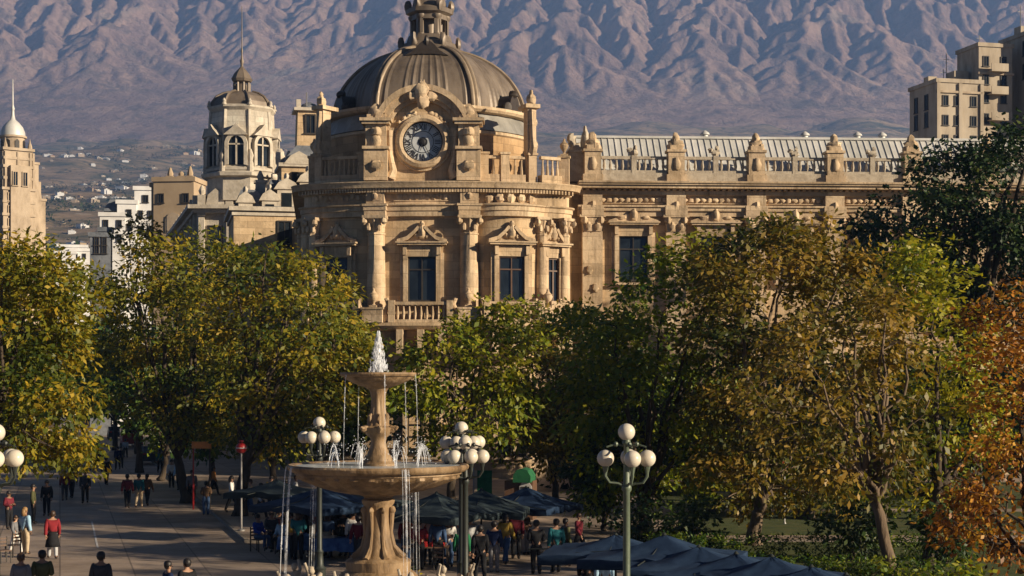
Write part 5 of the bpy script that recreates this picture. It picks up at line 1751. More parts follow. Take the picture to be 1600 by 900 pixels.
for k in range(6):
    m.at(polar(60 * k + 10, 0))
    m.ball(0, -fr_(22), fz(671), .08, .12, .09, 8, 6, .2, k); m.ball(0, -fr_(15), fz(655), .06, .06, .15, 8, 6, .2, k + 9); m.tube([(0, -fr_(22), fz(668)), (0, -fr_(31), fz(669)), (0, -fr_(33), fz(666))], [.07, .05, .035], 6)
m.at(None)
m.build('stem', MAT['fountain'], ft, 40)
m = MB()
m.lathe([(fr_(19), fz(606)), (fr_(30), fz(602)), (fr_(44), fz(596)), (fr_(52), fz(591)), (fr_(54), fz(589)), (fr_(58), fz(588)), (fr_(60), fz(585)), (fr_(59), fz(582)), (fr_(54), fz(582)), (fr_(50), fz(584.5)), (0, fz(587))], 64, mod=flutes(20, .03, fz(603), fz(590)))
m.build('bowl', MAT['fountain'], ft, 40)
# pool at the foot
m = MB()
m.lathe([(4.4, 0), (4.4, .12), (4.1, .14), (4.05, .42), (4.2, .46), (4.2, .56), (3.8, .56), (3.78, .1)], 64)
m.build('pool_rim', MAT['fountain'], ft, 40)
m = MB(); m.add([(3.79 * math.sin(a), 3.79 * math.cos(a), .4) for a in np.linspace(0, 2 * math.pi, 49)[:-1]], [tuple(reversed(range(48)))]); m.build('pool_water', MAT['pool'], ft)
# water
rw = random.Random(3)


def drops(mb, p0, v0, t1, n, r=.018, spread=.25):
    for _ in range(n):
        t = rw.random() * t1
        vx, vy, vz = (c + rw.gauss(0, spread) for c in v0)
        mb.ball(p0[0] + vx * t, p0[1] + vy * t, p0[2] + vz * t - 4.9 * t * t, r * rw.uniform(.5, 1.5), n=5, m=4)


def arc_tube(mb, p0, v0, t1, r0, r1, n=14):
    pts = [(p0[0] + v0[0] * t, p0[1] + v0[1] * t, p0[2] + v0[2] * t - 4.9 * t * t) for t in np.linspace(0, t1, n)]
    mb.tube(pts, [r0 + (r1 - r0) * i / (n - 1) for i in range(n)], 6)


m = MB()
m.lathe([(fr_(8), fz(585)), (fr_(6.5), fz(570)), (fr_(4.5), fz(550)), (fr_(2.6), fz(532)), (fr_(1.2), fz(521)), (0, fz(519))], 26, mod=lambda a, z: 1 + .22 * math.sin(a * 5 + z * 9) + .12 * math.sin(a * 11 - z * 17))
m.build('water_jet', MAT['foam'], ft, True)
m = MB()
for k in range(420):
    a = rw.random() * 6.283
    u = rw.random()
    rr = fr_(2 + 13 * u) * rw.uniform(.5, 1.15)
    m.ball(rr * math.sin(a), rr * math.cos(a), fz(519 + 64 * u), .012 * rw.uniform(.5, 1.5), rz=.04 * rw.uniform(.6, 1.6), n=5, m=4)
tag(m.build('water_spray', MAT['foam'], ft), kind='stuff')
m = MB()
for ang_ in (80, 14, -52, 140, 215):   # threads falling from the small bowl
    a = R(ang_); r = fr_(59)
    p = (r * math.sin(a), -r * math.cos(a), fz(585))
    T = math.sqrt(2 * (fz(585) - fz(728)) / 9.8)
    arc_tube(m, p, (.12 * math.sin(a), -.12 * math.cos(a), 0), T, .014, .007)
    drops(m, p, (.12 * math.sin(a), -.12 * math.cos(a), 0), T, 14, .011, .07)
tag(m.build('falling_water', MAT['water'], ft), kind='stuff')
for k in range(8):                                # small jets in the big bowl
    m = MB()
    a = R(45 * k + 28)
    for rr in (fr_(66),):
        p = (rr * math.sin(a), -rr * math.cos(a), fz(728))
        for q in range(4):
            b = a + rw.uniform(-.6, .6); s = rw.uniform(.25, .6)
            arc_tube(m, p, (s * math.sin(b), -s * math.cos(b), rw.uniform(2.5, 3.5)), .62, .013, .006, 16)
        drops(m, p, (.3 * math.sin(a), -.3 * math.cos(a), 3.3), .68, 60, .011, .33)
    tag(m.build('bowl_jet', MAT['foam'], ft), kind='stuff')
m = MB()
for ang_ in (21, -82, -64, 160, 230):  # water spilling over the rim of the big bowl
    a = R(ang_); r = fr_(141.5)
    p = (r * math.sin(a), -r * math.cos(a), fz(728))
    T = math.sqrt(2 * (fz(728) - .42) / 9.8)
    for q in range(3):
        b = a + (q - 1) * .035
        p = (r * math.sin(b), -r * math.cos(b), fz(727))
        arc_tube(m, p, (.22 * math.sin(b), -.22 * math.cos(b), 0), T, .017 if q == 1 else .008, .009 if q == 1 else .004, 16)
    drops(m, p, (.2 * math.sin(a), -.2 * math.cos(a), 0), T, 14, .014, .09)
    vs, fs = [], []                               # thin broken sheet of water
    for i, t in enumerate(np.linspace(0, T * .72, 12)):
        for j in range(7):
            b = a + (j - 3) * .0065 * (1 - .45 * t / T)
            rr = r + .2 * t + .012 * math.sin(j * 2.3 + i)
            vs.append((rr * math.sin(b), -rr * math.cos(b), fz(727) - 4.9 * t * t))
    for i in range(11):
        for j in range(6): fs.append((i * 7 + j, i * 7 + j + 1, i * 7 + j + 8, i * 7 + j + 7))
    m.add(vs, fs)
tag(m.build('falling_water', MAT['water'], ft), kind='stuff')
# small carved figures standing in the pool
for k, ang_ in enumerate((-66, -38, -14, 24, 46, 100, -110, 180)):
    m = MB().at(polar(ang_, 2.35) @ Matrix.Rotation(R((35, -20, 10, -40, 25, 0, 0, 0)[k]), 4, 'Z'))
    hgt = (1.62, 1.9, 1.78, 1.8, 1.9, 1.7, 1.7, 1.7)[k]
    m.lathe([(.34, .15), (.3, .62), (.2, .7)], 10)
    m.tube([(0, 0, .66), (.03, -.04, .95), (-.02, 0, hgt - .45), (0, .02, hgt - .2)], [.22, .19, .15, .07], 9)
    m.ball(0, -.02, hgt - .1, .075, .08, .1, 10, 7, .15, k)
    m.tube([(.14, 0, hgt - .36), (.27, -.14, hgt - .52), (.16, -.32, hgt - .4)], [.06, .05, .035], 6)
    m.tube([(-.14, 0, hgt - .36), (-.26, .02, hgt - .18), (-.3, -.06, hgt + .06)], [.06, .045, .035], 6)
    m.tube([(-.1, .1, hgt - .4), (-.24, .3, hgt - .25), (-.3, .36, hgt - .62)], [.03, .09, .02], 6)
    m.build('statuette', MAT['pale_stone'], ft, 60)

# ------------------------------------------------------------------ globe lamps
def lamp(label, px, d, top_py, ring_py, r_px, arm_px, angs, mat='lamp_green', group='globe lamps of the square'):
    o = empty('street_lamp', (X(px, d), d, 0), 0, label, 'street lamp', group)
    k = d / F
    zt, zr, r, arm = Z(top_py, d), Z(ring_py, d), r_px * k, arm_px * k
    m = MB()
    m.lathe([(.3, 0), (.3, .12), (.22, .2), (.19, .7), (.22, .75), (.13, .85), (.11, 1.2), (.13, 1.26), (.085, 1.34), (.075, zr - r - .55), (.11, zr - r - .5), (.11, zr - r - .42), (.07, zr - r - .36), (.06, zt - r - .12), (.1, zt - r - .06), (.08, zt - r + .02)], 14)
    m.build('pole', MAT[mat], o, 40)
    for a in angs:
        m = MB().at(polar(a, 0))
        m.tube([(0, -.05, zr - r - .42), (0, -arm * .4, zr - r - .36), (0, -arm * .8, zr - r - .34), (0, -arm, zr - r - .2), (0, -arm, zr - r + .02)], [.035, .03, .03, .032, .045], 6)
        m.build('bracket', MAT[mat], o, 40)
        m = MB().at(polar(a, 0))
        m.tube([(0, -.04, zr + r + .08), (0, -arm * .5, zr + r + .12), (0, -arm * .95, zr + r + .06)], [.025, .022, .02], 5)
        m.ball(0, -arm * .5, zr + r + .12, .05, .05, .06, 7, 5)
        m.build('scroll', MAT[mat], o, 40)
        m = MB().at(polar(a, 0)); m.lathe([(.03, zr - r - .16), (.06, zr - r - .03), (.08, zr - r + .03)], 8, x=0, y=-arm)
        m.build('globe_cup', MAT[mat], o, 40)
    for a in angs + [None]:
        m = MB()
        if a is None: m.ball(0, 0, zt, r, n=24, m=14)
        else: m.at(polar(a, arm)).ball(0, 0, zr, r, n=24, m=14)
        m.build('globe', MAT['globe'], o, True)
    return o


lamp('tall pale green lamp with white globes standing alone before the dark trees', 979, 36, 675, 716, 13.4, 33, [-88, 12, 72, 170])
lamp('globe lamp behind the fountain bowl, its cluster rising highest', 721, 47, 669, 691, 10.5, 27, [-60, -15, 45, 95, 170], 'lamp_dark')
lamp('globe lamp behind the fountain bowl with the lower cluster of globes', 727, 43, 692, 713, 11, 28, [-95, -35, 20, 74, 160], 'lamp_dark')
lamp('globe lamp between the golden trees and the water of the fountain', 499, 50, 661, 683, 9.8, 24, [-75, -25, 25, 85, 170], 'lamp_dark')
lamp('globe lamp half hidden by the yellow green tree at the edge of the square', -6, 34, 676, 716, 14, 31, [-85, 80, 150, 15], 'lamp_dark')

# ------------------------------------------------------------------ market canopies
def canopy(label, px, d, half, z_edge, z_top, mat, seed, sides=4, rot=0.0, group=None, name='market_umbrella'):
    rg = random.Random(seed)
    o = empty(name, (X(px, d), d, 0.0 if d < 66 else .12), R(rot), label, 'umbrella', group)
    n = 8
    seg = sides * n
    vs, fs = [], []
    rings = 7
    for i in range(rings + 1):
        u = i / rings
        for k in range(seg):
            a = 2 * math.pi * k / seg + math.pi / sides
            b = (a - math.pi / sides + math.pi / sides) % (2 * math.pi / sides) - math.pi / sides
            rad = half / math.cos(b) * u * (1 if sides > 5 else 1)
            side = (k % n) / n
            sag = -.1 * math.sin(math.pi * side) * u * u - .18 * math.sin(math.pi * u)
            z = z_top + (z_edge - z_top) * u + sag * .6 + .03 * u * math.sin(k * 1.9 + i * .6 + seed) + rg.uniform(-.014, .014)
            vs.append((rad * math.sin(a), -rad * math.cos(a), z))
    for i in range(rings):
        for k in range(seg):
            fs.append((i * seg + k, i * seg + (k + 1) % seg, (i + 1) * seg + (k + 1) % seg, (i + 1) * seg + k))
    b0 = len(vs)
    for k in range(seg):                          # valance with a wavy lower edge
        x, y, z = vs[rings * seg + k]
        vs.append((x * 1.005, y * 1.005, z - .2 - .05 * abs(math.sin(k * 1.7))))
    for k in range(seg): fs.append((rings * seg + k, rings * seg + (k + 1) % seg, b0 + (k + 1) % seg, b0 + k))
    m = MB(); m.add(vs, fs)
    c = m.build('canopy', MAT[mat], o, 30)
    sm = c.modifiers.new('cloth', 'SOLIDIFY'); sm.thickness = .012
    m = MB()
    m.lathe([(.28, 0), (.28, .08), (.06, .1), (.035, .14), (.035, z_top - .02), (.07, z_top), (.02, z_top + .06)], 10)
    m.build('pole', MAT['lamp_dark'], o, 40)
    m = MB()
    for k in range(sides):
        a = 2 * math.pi * k / sides + math.pi / sides
        r = half / math.cos(math.pi / sides)
        m.tube([(0, 0, z_top - .1), (r * .5 * math.sin(a), -r * .5 * math.cos(a), (z_top + z_edge) / 2 - .2), (r * .97 * math.sin(a), -r * .97 * math.cos(a), z_edge - .07)], .016, 5)
        m.tube([(0, 0, z_edge - .25), (r * .5 * math.sin(a), -r * .5 * math.cos(a), (z_top + z_edge) / 2 - .22)], .014, 5)
    m.build('ribs', MAT['lamp_dark'], o)
    return o


GN = 'navy canopies over the terrace'
for i, (lb, px, d, hf, ze, zt, rot) in enumerate((('navy canopy directly behind the tall globe lamp', 962, 43.0, 1.6, 2.05, 2.5, 32), ('navy canopy second along from the globe lamp, with the highest peak', 1038, 41.2, 1.6, 2.1, 2.66, 24),
        ('navy canopy third along from the globe lamp', 1092, 39.8, 1.55, 2.05, 2.5, 36), ('navy canopy in the middle of the terrace row, fourth from the globe lamp', 1150, 38.6, 1.5, 2.0, 2.46, 20),
        ('navy canopy fifth from the globe lamp, before the hedge', 1206, 37.4, 1.5, 2.0, 2.52, 33), ('navy canopy next to last in the terrace row', 1268, 36.2, 1.4, 1.98, 2.42, 22), ('last navy canopy of the terrace row at the foot of the multi stemmed tree', 1322, 35.2, 1.3, 1.95, 2.36, 30),
        ('lowest navy canopy cut off by the bottom of the picture', 1090, 35.4, 1.6, 1.72, 2.1, 27))):
    canopy(lb, px, d, hf * 1.06, ze, zt - .1, 'canopy_blue', i + 1, 4, rot, GN)
GG = 'canopies over the stalls'
canopy('blue grey canopy over the clothes rail behind the fountain', 505, 61, 1.9, 1.95, 2.55, 'canopy_blue', 6, 4, 8, GG)
canopy('blue grey canopy beside the seated people', 432, 66.5, 1.5, 1.95, 2.35, 'canopy_grey', 7, 4, 20, GG)
canopy('blue grey canopy half hidden by the fountain column', 560, 62, 1.6, 1.9, 2.4, 'canopy_grey', 8, 4, 30, GG)
canopy('grey canopy between the fountain column and the lamps', 682, 58, 1.8, 1.85, 2.5, 'canopy_grey', 9, 4, 12, GG)
canopy('grey canopy behind the two clustered globe lamps', 752, 60, 1.7, 1.85, 2.5, 'canopy_grey', 10, 4, 38, GG)
canopy('dark canopy in front of the green awning kiosk', 822, 62, 1.6, 1.85, 2.45, 'canopy_blue', 11, 4, 18, GG)

# ------------------------------------------------------------------ tables, chairs, stalls
def make_table(label, x, y, z0=0, cloth=None, w=1.4, dp=.8, group=None):
    o = empty('stall_table', (x, y, z0), 0, label, 'table', group)
    m = MB(); m.box(0, 0, .71, w, dp, .04); m.build('table_top', MAT['wood'], o)
    for a in (-1, 1):
        for b in (-1, 1):
            m = MB(); m.box(a * (w / 2 - .06), b * (dp / 2 - .06), 0, .05, .05, .71); m.build('leg', MAT['dark'], o)
    if cloth:
        rg = random.Random(int(x * 100))
        n = 28
        vs, fs = [], []
        for i in range(n):
            t = 4 * i / n
            e = int(t); u = t - e
            c = [(-1, -1), (1, -1), (1, 1), (-1, 1)]
            p, q = c[e], c[(e + 1) % 4]
            ax_, ay_ = (p[0] + (q[0] - p[0]) * u) * (w / 2 + .02), (p[1] + (q[1] - p[1]) * u) * (dp / 2 + .02)
            wv = 1 + .06 * (i % 2)
            vs += [(ax_, ay_, .765), (ax_ * wv, ay_ * wv, .3 + rg.uniform(-.05, .05))]
        for i in range(n):
            j = (i + 1) % n
            fs.append((2 * i, 2 * i + 1, 2 * j + 1, 2 * j))
        fs.append(tuple(range(0, 2 * n, 2)))
        m = MB(); m.add(vs, fs); m.build('cloth', MAT[cloth], o)
    return o


make_table('stall table under a blue patterned cloth, in the middle of the row', X(478, 60.5), 60.5, 0, 'blue_cloth', 1.9, .9, 'stall tables')
make_table('stall table under a plain blue cloth beside the fountain column', X(521, 60), 60, 0, 'blue_cloth', 1.4, .8, 'stall tables')
make_table('bare wooden stall table between the fountain and the lamps', X(665, 57), 57, 0, None, 1.6, .8, 'stall tables')
make_table('wooden table under the grey canopy behind the lamps', X(715, 58.6), 58.6, 0, None, 1.5, .8, 'stall tables')


def make_chair():
    o = empty('cafe_chair', (0, 0, 0), 0, 'dark cafe chair', 'chair', 'cafe chairs of the square')
    m = MB(); m.box(0, 0, .43, .42, .42, .035); m.build('seat', MAT['wood'], o)
    m = MB()
    for k in range(3): m.box(0, .2, .58 + k * .12, .4, .025, .06)
    m.build('backrest', MAT['wood'], o)
    for a in (-1, 1):
        m = MB(); m.box(a * .18, -.18, 0, .035, .035, .43); m.build('leg', MAT['dark'], o)
        m = MB(); m.box(a * .19, .2, 0, .035, .035, .92); m.build('leg', MAT['dark'], o)
    return o


def place(o, label, x, y, z, rz):
    o.location = (x, y, z); o.rotation_euler = (0, 0, R(rz)); o['label'] = label
    return o


ch0 = make_chair()
chairs = [('dark chair under the person in the royal blue top', 403, 62.6, 60), ('dark chair under the person in dark clothes beside the royal blue top', 424, 64, 20), ('dark chair under the person in the light blue shirt', 441, 61.6, -30), ('dark chair under the person in the red top', 436, 64.6, 40),
          ('empty wooden chair standing apart at the edge of the square', 6, 58.5, 40), ('empty wooden chair next to the person in the grey child size jacket', 20, 60.5, -120), ('empty chair in front of the grey canopy beside the fountain column', 690, 56.2, 150), ('chair under the grey canopy behind the lamps', 738, 57.5, 200)]
CH = []
for i, (lb, px, d, rz) in enumerate(chairs):
    c = ch0 if i == 0 else copy_tree(ch0)
    CH.append(place(c, lb, X(px, d), d, 0, rz))

# clothes rail with garments
rl = empty('clothes_rail', (X(520, 61.3), 61.3, 0), 0, 'metal clothes rail under the blue grey canopy behind the fountain', 'rail')
m = MB()
m.tube([(-1.4, 0, 1.72), (1.4, 0, 1.72)], .022, 6)
m.build('bar', MAT['steel'], rl)
for q in (-1, 1):
    m = MB(); m.tube([(q * 1.35, 0, 0), (q * 1.35, 0, 1.74)], .025, 6); m.tube([(q * 1.35, -.35, .02), (q * 1.35, .35, .02)], .022, 6)
    m.build('stand', MAT['steel'], rl)
GC = [('cream', (.5, .42, .3)), ('black', (.02, .02, .022)), ('maroon', (.16, .02, .03)), ('white', (.66, .62, .58)), ('dark brown', (.06, .035, .025)), ('blue', (.03, .1, .26)), ('grey', (.2, .2, .2)), ('tan', (.38, .25, .14)), ('pale pink', (.55, .36, .33)), ('charcoal', (.04, .04, .045))]


def garment(nm, col, x, y, z, length, rz=0.0, where=''):
    key = 'garment_' + nm.replace(' ', '_')
    if key not in MAT: MAT[key] = flat(key, col, .9, spec=.1)
    o = empty('hanging_shirt', (x, y, z), rz, f'{nm} garment hanging {where}', 'garment', 'garments hanging at the stalls')
    m = MB()
    L = length
    poly = [(-.2, -L), (.2, -L), (.21, -.28), (.36, -.5), (.42, -.42), (.24, -.1), (.07, -.03), (-.07, -.03), (-.24, -.1), (-.42, -.42), (-.36, -.5), (-.21, -.28)]
    m.prism(poly, -.05, .05)
    m.build('shirt', MAT[key], o)
    m = MB(); m.tube([(-.22, 0, -.1), (0, 0, -.02), (.22, 0, -.1)], .008, 4); m.tube([(0, 0, -.02), (0, 0, .04), (.02, 0, .06)], .006, 4)
    m.build('hanger', MAT['steel'], o)


for i in range(8):
    nm, col = GC[i]
    garment(nm, col, X(520, 61.3) - 1.2 + i * .34, 61.3, 1.68, .95 + .18 * (i % 3), R(55 + 8 * (i % 3)), 'on the rail under the blue grey canopy')
for i, (nm, col) in enumerate((('orange', (.55, .14, .04)), ('rust red', (.35, .06, .03)), ('pale pink', (.55, .36, .33)), ('black', (.02, .02, .022)), ('coral', (.6, .2, .13)))):
    garment(nm, col, X(648 + 13 * i, 57.9), 57.9 , 1.78, .8 + .1 * (i % 2), R(20 * (i % 3) - 10), 'from the edge of the grey canopy beside the fountain')
# goods heaped on the stall tables
rgd = random.Random(8)
for nm, px, d, c1, n in (('folded blue and white cloths piled on the blue stall table', 478, 60.5, 'blue_cloth', 9), ('pale folded cloths piled on the table beside the fountain column', 521, 60, 'pale_stone', 7), ('bundles laid out on the bare wooden table', 665, 57, 'red_paint', 6)):
    m = MB()
    for k in range(n): m.box(rgd.uniform(-.55, .55), rgd.uniform(-.25, .25), 0, rgd.uniform(.2, .34), rgd.uniform(.16, .3), rgd.uniform(.06, .22), .9, rgd.uniform(-.5, .5))
    tag(m.build('cloth_pile', MAT[c1]), nm, 'cloth pile', 'goods on the stall tables').location = (X(px, d), d, .768 if 'bare' not in nm else .752)

# ------------------------------------------------------------------ signs and small street things
o = empty('round_lantern', (X(377, 70), 70, .12), 0, 'red round lantern sign on a slim pale pole under the golden tree', 'sign')
m = MB(); m.lathe([(.16, 0), (.16, .06), (.05, .1), (.04, Z(708, 70) - .12)], 10); m.build('pole', MAT['steel'], o, 40)
m = MB(); m.ball(0, 0, Z(700, 70) - .12, .23, n=20, m=12); m.lathe([(.1, Z(691, 70) - .12), (.1, Z(688, 70) - .12)], 12); m.build('lantern', MAT['red_paint'], o, True)
m = MB(); m.lathe([(.231, Z(700, 70) - .14), (.236, Z(700, 70) - .12), (.231, Z(700, 70) - .1)], 20); m.build('band', MAT['white_paint'], o)
o = empty('header_sign', (X(315, 82), 82, .12), R(-8), 'orange header sign carried by two thin posts under the street trees', 'sign')
zt = Z(697, 82) - .12
for q, mt in ((-1, 'red_paint'), (1, 'dark')):
    m = MB(); m.box(q * .42, 0, 0, .06, .06, zt - .12); m.build('post', MAT[mt], o)
m = MB(); m.box(0, -.02, zt - .12, .95, .14, .34); m.build('header_board', MAT['orange_paint'], o)
# striped board on the pavement
o = empty('barrier_sign', (X(281, 96), 96, .12), 0, 'small red and white sign on a thin post by the tree trunks', 'sign')
m = MB(); m.lathe([(.12, 0), (.12, .05), (.03, .07), (.03, 2.1)], 8); m.build('post', MAT['steel'], o)
m = MB(); m.box(0, -.05, 2.0, .5, .03, .7); m.build('board', MAT['white_paint'], o)
m = MB(); m.box(0, -.072, 2.22, .5, .01, .26); m.build('stripe', MAT['red_paint'], o)
# hanging red lamp at the palace door
o = empty('hanging_lamp', (X(797, 98), 98, Z(690, 98)), 0, 'small orange red lamp hanging above the dark palace doorway', 'lamp')
m = MB(); m.lathe([(.05, .55), (.24, .3), (.28, .1), (.2, -.1), (.06, -.18)], 12); m.build('shade', MAT['orange_paint'], o, 40)
m = MB(); m.tube([(0, 0, .5), (0, 0, 1.6), (0, 10.0, 1.9)], .02, 5); m.build('bracket', MAT['dark'], o)
# green stall with rounded awning near the door
o = empty('drinks_kiosk', (X(812, 76), 76, .12), R(-10), 'small kiosk with a rounded green awning and pale front near the palace door', 'kiosk')
zt = Z(768, 76) - .12
m = MB(); m.box(0, .3, 0, 1.3, 1.2, zt + .5); m.build('body', MAT['wood'], o)
m = MB(); m.prism([(-.2, zt + .45), (.62, zt + .45), (.62, zt + .75), (.45, zt + 1.0), (.2, zt + 1.08), (-.02, zt + 1.02), (-.16, zt + .8)], -.75, .7); m.build('awning', MAT['green_cloth'], o)
m = MB(); m.prism([(.05, zt - .2), (.62, zt - .2), (.62, zt + .25), (.5, zt + .42), (.33, zt + .47), (.16, zt + .42), (.05, zt + .25)], -.36, -.31); m.build('front_panel', MAT['white_paint'], o)
m = MB(); m.box(.33, -.37, zt - .05, .36, .02, .3); m.box(.33, -.37, zt - .15, .4, .02, .05); m.build('opening', MAT['dark'], o)
m = MB(); m.box(0, -.42, .95, 1.5, .3, .06); m.build('counter', MAT['pale_stone'], o)
o = empty('green_banner', (X(753, 70), 70, .12), 0, 'tall narrow green banner with a cream edge behind the globe lamps', 'banner')
zt = Z(735, 70) - .12
m = MB(); m.tube([(-.35, 0, 0), (-.35, 0, zt + .1)], .03, 6); m.build('pole', MAT['steel'], o)
m = MB(); m.box(.05, 0, .9, .75, .03, zt - .9); m.build('cloth', MAT['green_cloth'], o)
m = MB(); m.box(-.26, -.03, .9, .12, .02, zt - .9); m.build('edge', MAT['church'], o)
# yellow flowers in a tub at the corner, and beside the pool
def flower_tub(label, px, d, z0, pal, seed):
    o = empty('flower_tub', (X(px, d), d, z0), 0, label, 'flower tub')
    m = MB(); m.lathe([(.24, 0), (.34, .45), (.37, .47), (.37, .54), (.3, .54), (.28, .4), (0, .4)], 14); m.build('tub', MAT['fountain'], o, 40)
    rg_ = np.random.default_rng(seed)
    c = rg_.normal(size=(26, 3)) * np.array([.2, .2, .13]) + np.array([0, 0, .78])
    v, q, t = leaf_arrays(c, np.full(26, .12), rg_.random(26), 14, .09, np.array([0, 0, .4]), rg_)
    np_mesh('flowers', v, q, MAT[pal], o, t)


MAT['petal'] = leaf_mat('yellow_petal', [(.05, .09, .01), (.45, .34, .01), (.62, .46, .02), (.7, .55, .05)])
flower_tub('tub of yellow flowers at the corner of the square', -6, 46, 0, 'petal', 1)
flower_tub('tub of yellow flowers beside the fountain column', 640, 46.9, 0, 'petal', 2)
o = bpy.context.scene.objects
# park bench and pale post on the lawn
b = empty('park_bench', (X(1130, 81), 81.2, .12), R(5), 'pale park bench on the path between the lawns', 'bench')
m = MB()
for k in range(3): m.box(0, -.15 + k * .15, .43, 1.7, .11, .035)
m.build('seat', MAT['pale_stone'], b)
m = MB()
for k in range(3): m.box(0, .25 + k * .02, .55 + k * .13, 1.7, .03, .1)
m.build('backrest', MAT['pale_stone'], b)
for q in (-1, 1):
    m = MB(); m.box(q * .7, -.14, 0, .07, .07, .43); m.box(q * .7, .24, 0, .07, .07, .9); m.build('leg', MAT['dark'], b)
pp = empty('park_post', (X(1226, 73), 73, .17), 0, 'slim pale post with a small pinkish sign on the park lawn', 'post')
m = MB(); m.lathe([(.08, 0), (.03, .1), (.025, 2.9), (.0, 3.0)], 8); m.build('pole', MAT['steel'], pp, 40)
m = MB(); m.box(0, -.06, 2.35, .3, .03, .5); m.build('sign', MAT['red_paint'], pp)

# ------------------------------------------------------------------ vehicles far up the street
def vehicle(label, px, d, rz, kind, paint):
    o = empty('parked_car' if kind == 'car' else 'parked_van', (X(px, d), d, .01), R(rz), label, kind, 'vehicles at the end of the street')
    L, W_, Hh = (4.2, 1.75, 1.45) if kind == 'car' else (5.2, 2.0, 2.5)
    m = MB()
    if kind == 'car':
        prof = [(-2.1, .3), (2.1, .3), (2.1, .75), (1.95, .92), (1.05, .98), (.45, 1.42), (-1.1, 1.45), (-1.8, 1.0), (-2.08, .92)]
    else:
        prof = [(-2.6, .35), (2.6, .35), (2.6, .95), (2.45, 1.25), (1.95, 2.35), (1.75, 2.48), (-2.5, 2.5), (-2.6, 2.4)]
    m.prism(prof, -W_ / 2, W_ / 2)
    m.build('body', MAT[paint], o, 25)
    m = MB()
    if kind == 'car':
        for q in (-1, 1): m.prism([(-1.55, 1.02), (.95, 1.02), (.42, 1.36), (-1.05, 1.38)], q * (W_ / 2 + .006) - .006, q * (W_ / 2 + .006) + .006)
        m.add([(1.1, -.7, 1.0), (1.1, .7, 1.0), (.52, .62, 1.41), (.52, -.62, 1.41)], [(0, 1, 2, 3)]); m.add([(-1.84, -.7, 1.02), (-1.84, .7, 1.02), (-1.18, .62, 1.43), (-1.18, -.62, 1.43)], [(0, 3, 2, 1)])
    else:
        for q in (-1, 1): m.prism([(.7, 1.35), (2.25, 1.35), (1.9, 2.2), (.7, 2.2)], q * (W_ / 2 + .006) - .006, q * (W_ / 2 + .006) + .006)
        m.add([(2.46, -.85, 1.3), (2.46, .85, 1.3), (2.04, .8, 2.25), (2.04, -.8, 2.25)], [(0, 1, 2, 3)]); m.add([(-2.61, -.75, 1.4), (-2.61, .75, 1.4), (-2.61, .75, 2.2), (-2.61, -.75, 2.2)], [(0, 3, 2, 1)])
    m.build('windows', MAT['glass'], o)
    for sx in (-1, 1):
        for sy in (-1, 1):
            m = MB().at(Matrix.Translation((sx * L * .31, sy * (W_ / 2 - .06), .33)) @ Matrix.Rotation(R(90), 4, 'X'))
            m.lathe([(.2, -.1), (.33, -.1), (.33, .1), (.2, .1)], 16); wh = m.build('wheel', MAT['dark'], o, 40)
            m = MB().at(Matrix.Translation((sx * L * .31, sy * (W_ / 2 - .06), .33)) @ Matrix.Rotation(R(90), 4, 'X')); m.lathe([(.2, -.09), (.2, .09)], 12); m.build('rim', MAT['steel'], wh)
    for sy in (-1, 1):
        m = MB(); m.box(-L / 2 - .01, sy * W_ * .38, .8, .04, .25, .16); m.build('tail_light', MAT['red_paint'], o)
        m = MB(); m.box(L / 2 + .005, sy * W_ * .36, .68, .04, .3, .16); m.build('headlight', MAT['white_paint'], o)


MAT['paint_dark'] = flat('dark_car_paint', (.025, .028, .035), .3)
MAT['paint_blue'] = flat('blue_car_paint', (.05, .08, .16), .3)
vehicle('red van with white trim parked at the kerb up the street', 205, 168, 106, 'van', 'red_paint')
vehicle('dark car parked behind the red van', 181, 190, 106, 'car', 'paint_dark')
vehicle('blue car at the far end of the street', 140, 235, 106, 'car', 'paint_blue')
vehicle('white van at the far end of the street beyond the blue car', 150, 262, 106, 'van', 'white_paint')
vehicle('dark car parked at the kerb in the tree shade beside the trunks', 236, 131, 106, 'car', 'paint_dark')
# ------------------------------------------------------------------ people
def skin_mesh(joints, bones, root):
    """joints: name -> (x, y, z, radius)"""
    names = list(joints)
    me = bpy.data.meshes.new('body')
    me.from_pydata([joints[n][:3] for n in names], [(names.index(a), names.index(b)) for a, b in bones], [])
    o = bpy.data.objects.new('body_tmp', me)
    COL.objects.link(o)
    mo = o.modifiers.new('skin', 'SKIN')
    mo.use_smooth_shade = True
    for i, n in enumerate(names):
        r = joints[n][3]
        ry = joints[n][4] if len(joints[n]) > 4 else r
        me.skin_vertices[0].data[i].radius = (r, ry)
        me.skin_vertices[0].data[i].use_root = (n == root)
    o.modifiers.new('sub', 'SUBSURF').levels = 1
    bpy.context.view_layer.update()
    ev = o.evaluated_get(bpy.context.evaluated_depsgraph_get())
    res = bpy.data.meshes.new_from_object(ev)
    bpy.data.objects.remove(o)
    return res


BONES = [('pelvis', 'waist'), ('waist', 'chest'), ('chest', 'neck'), ('neck', 'jaw'), ('jaw', 'skull'), ('skull', 'crown')]
for s in 'lr':
    BONES += [('chest', 'sh' + s), ('sh' + s, 'el' + s), ('el' + s, 'wr' + s), ('wr' + s, 'pa' + s), ('pelvis', 'hip' + s), ('hip' + s, 'kn' + s), ('kn' + s, 'an' + s), ('an' + s, 'toe' + s)]


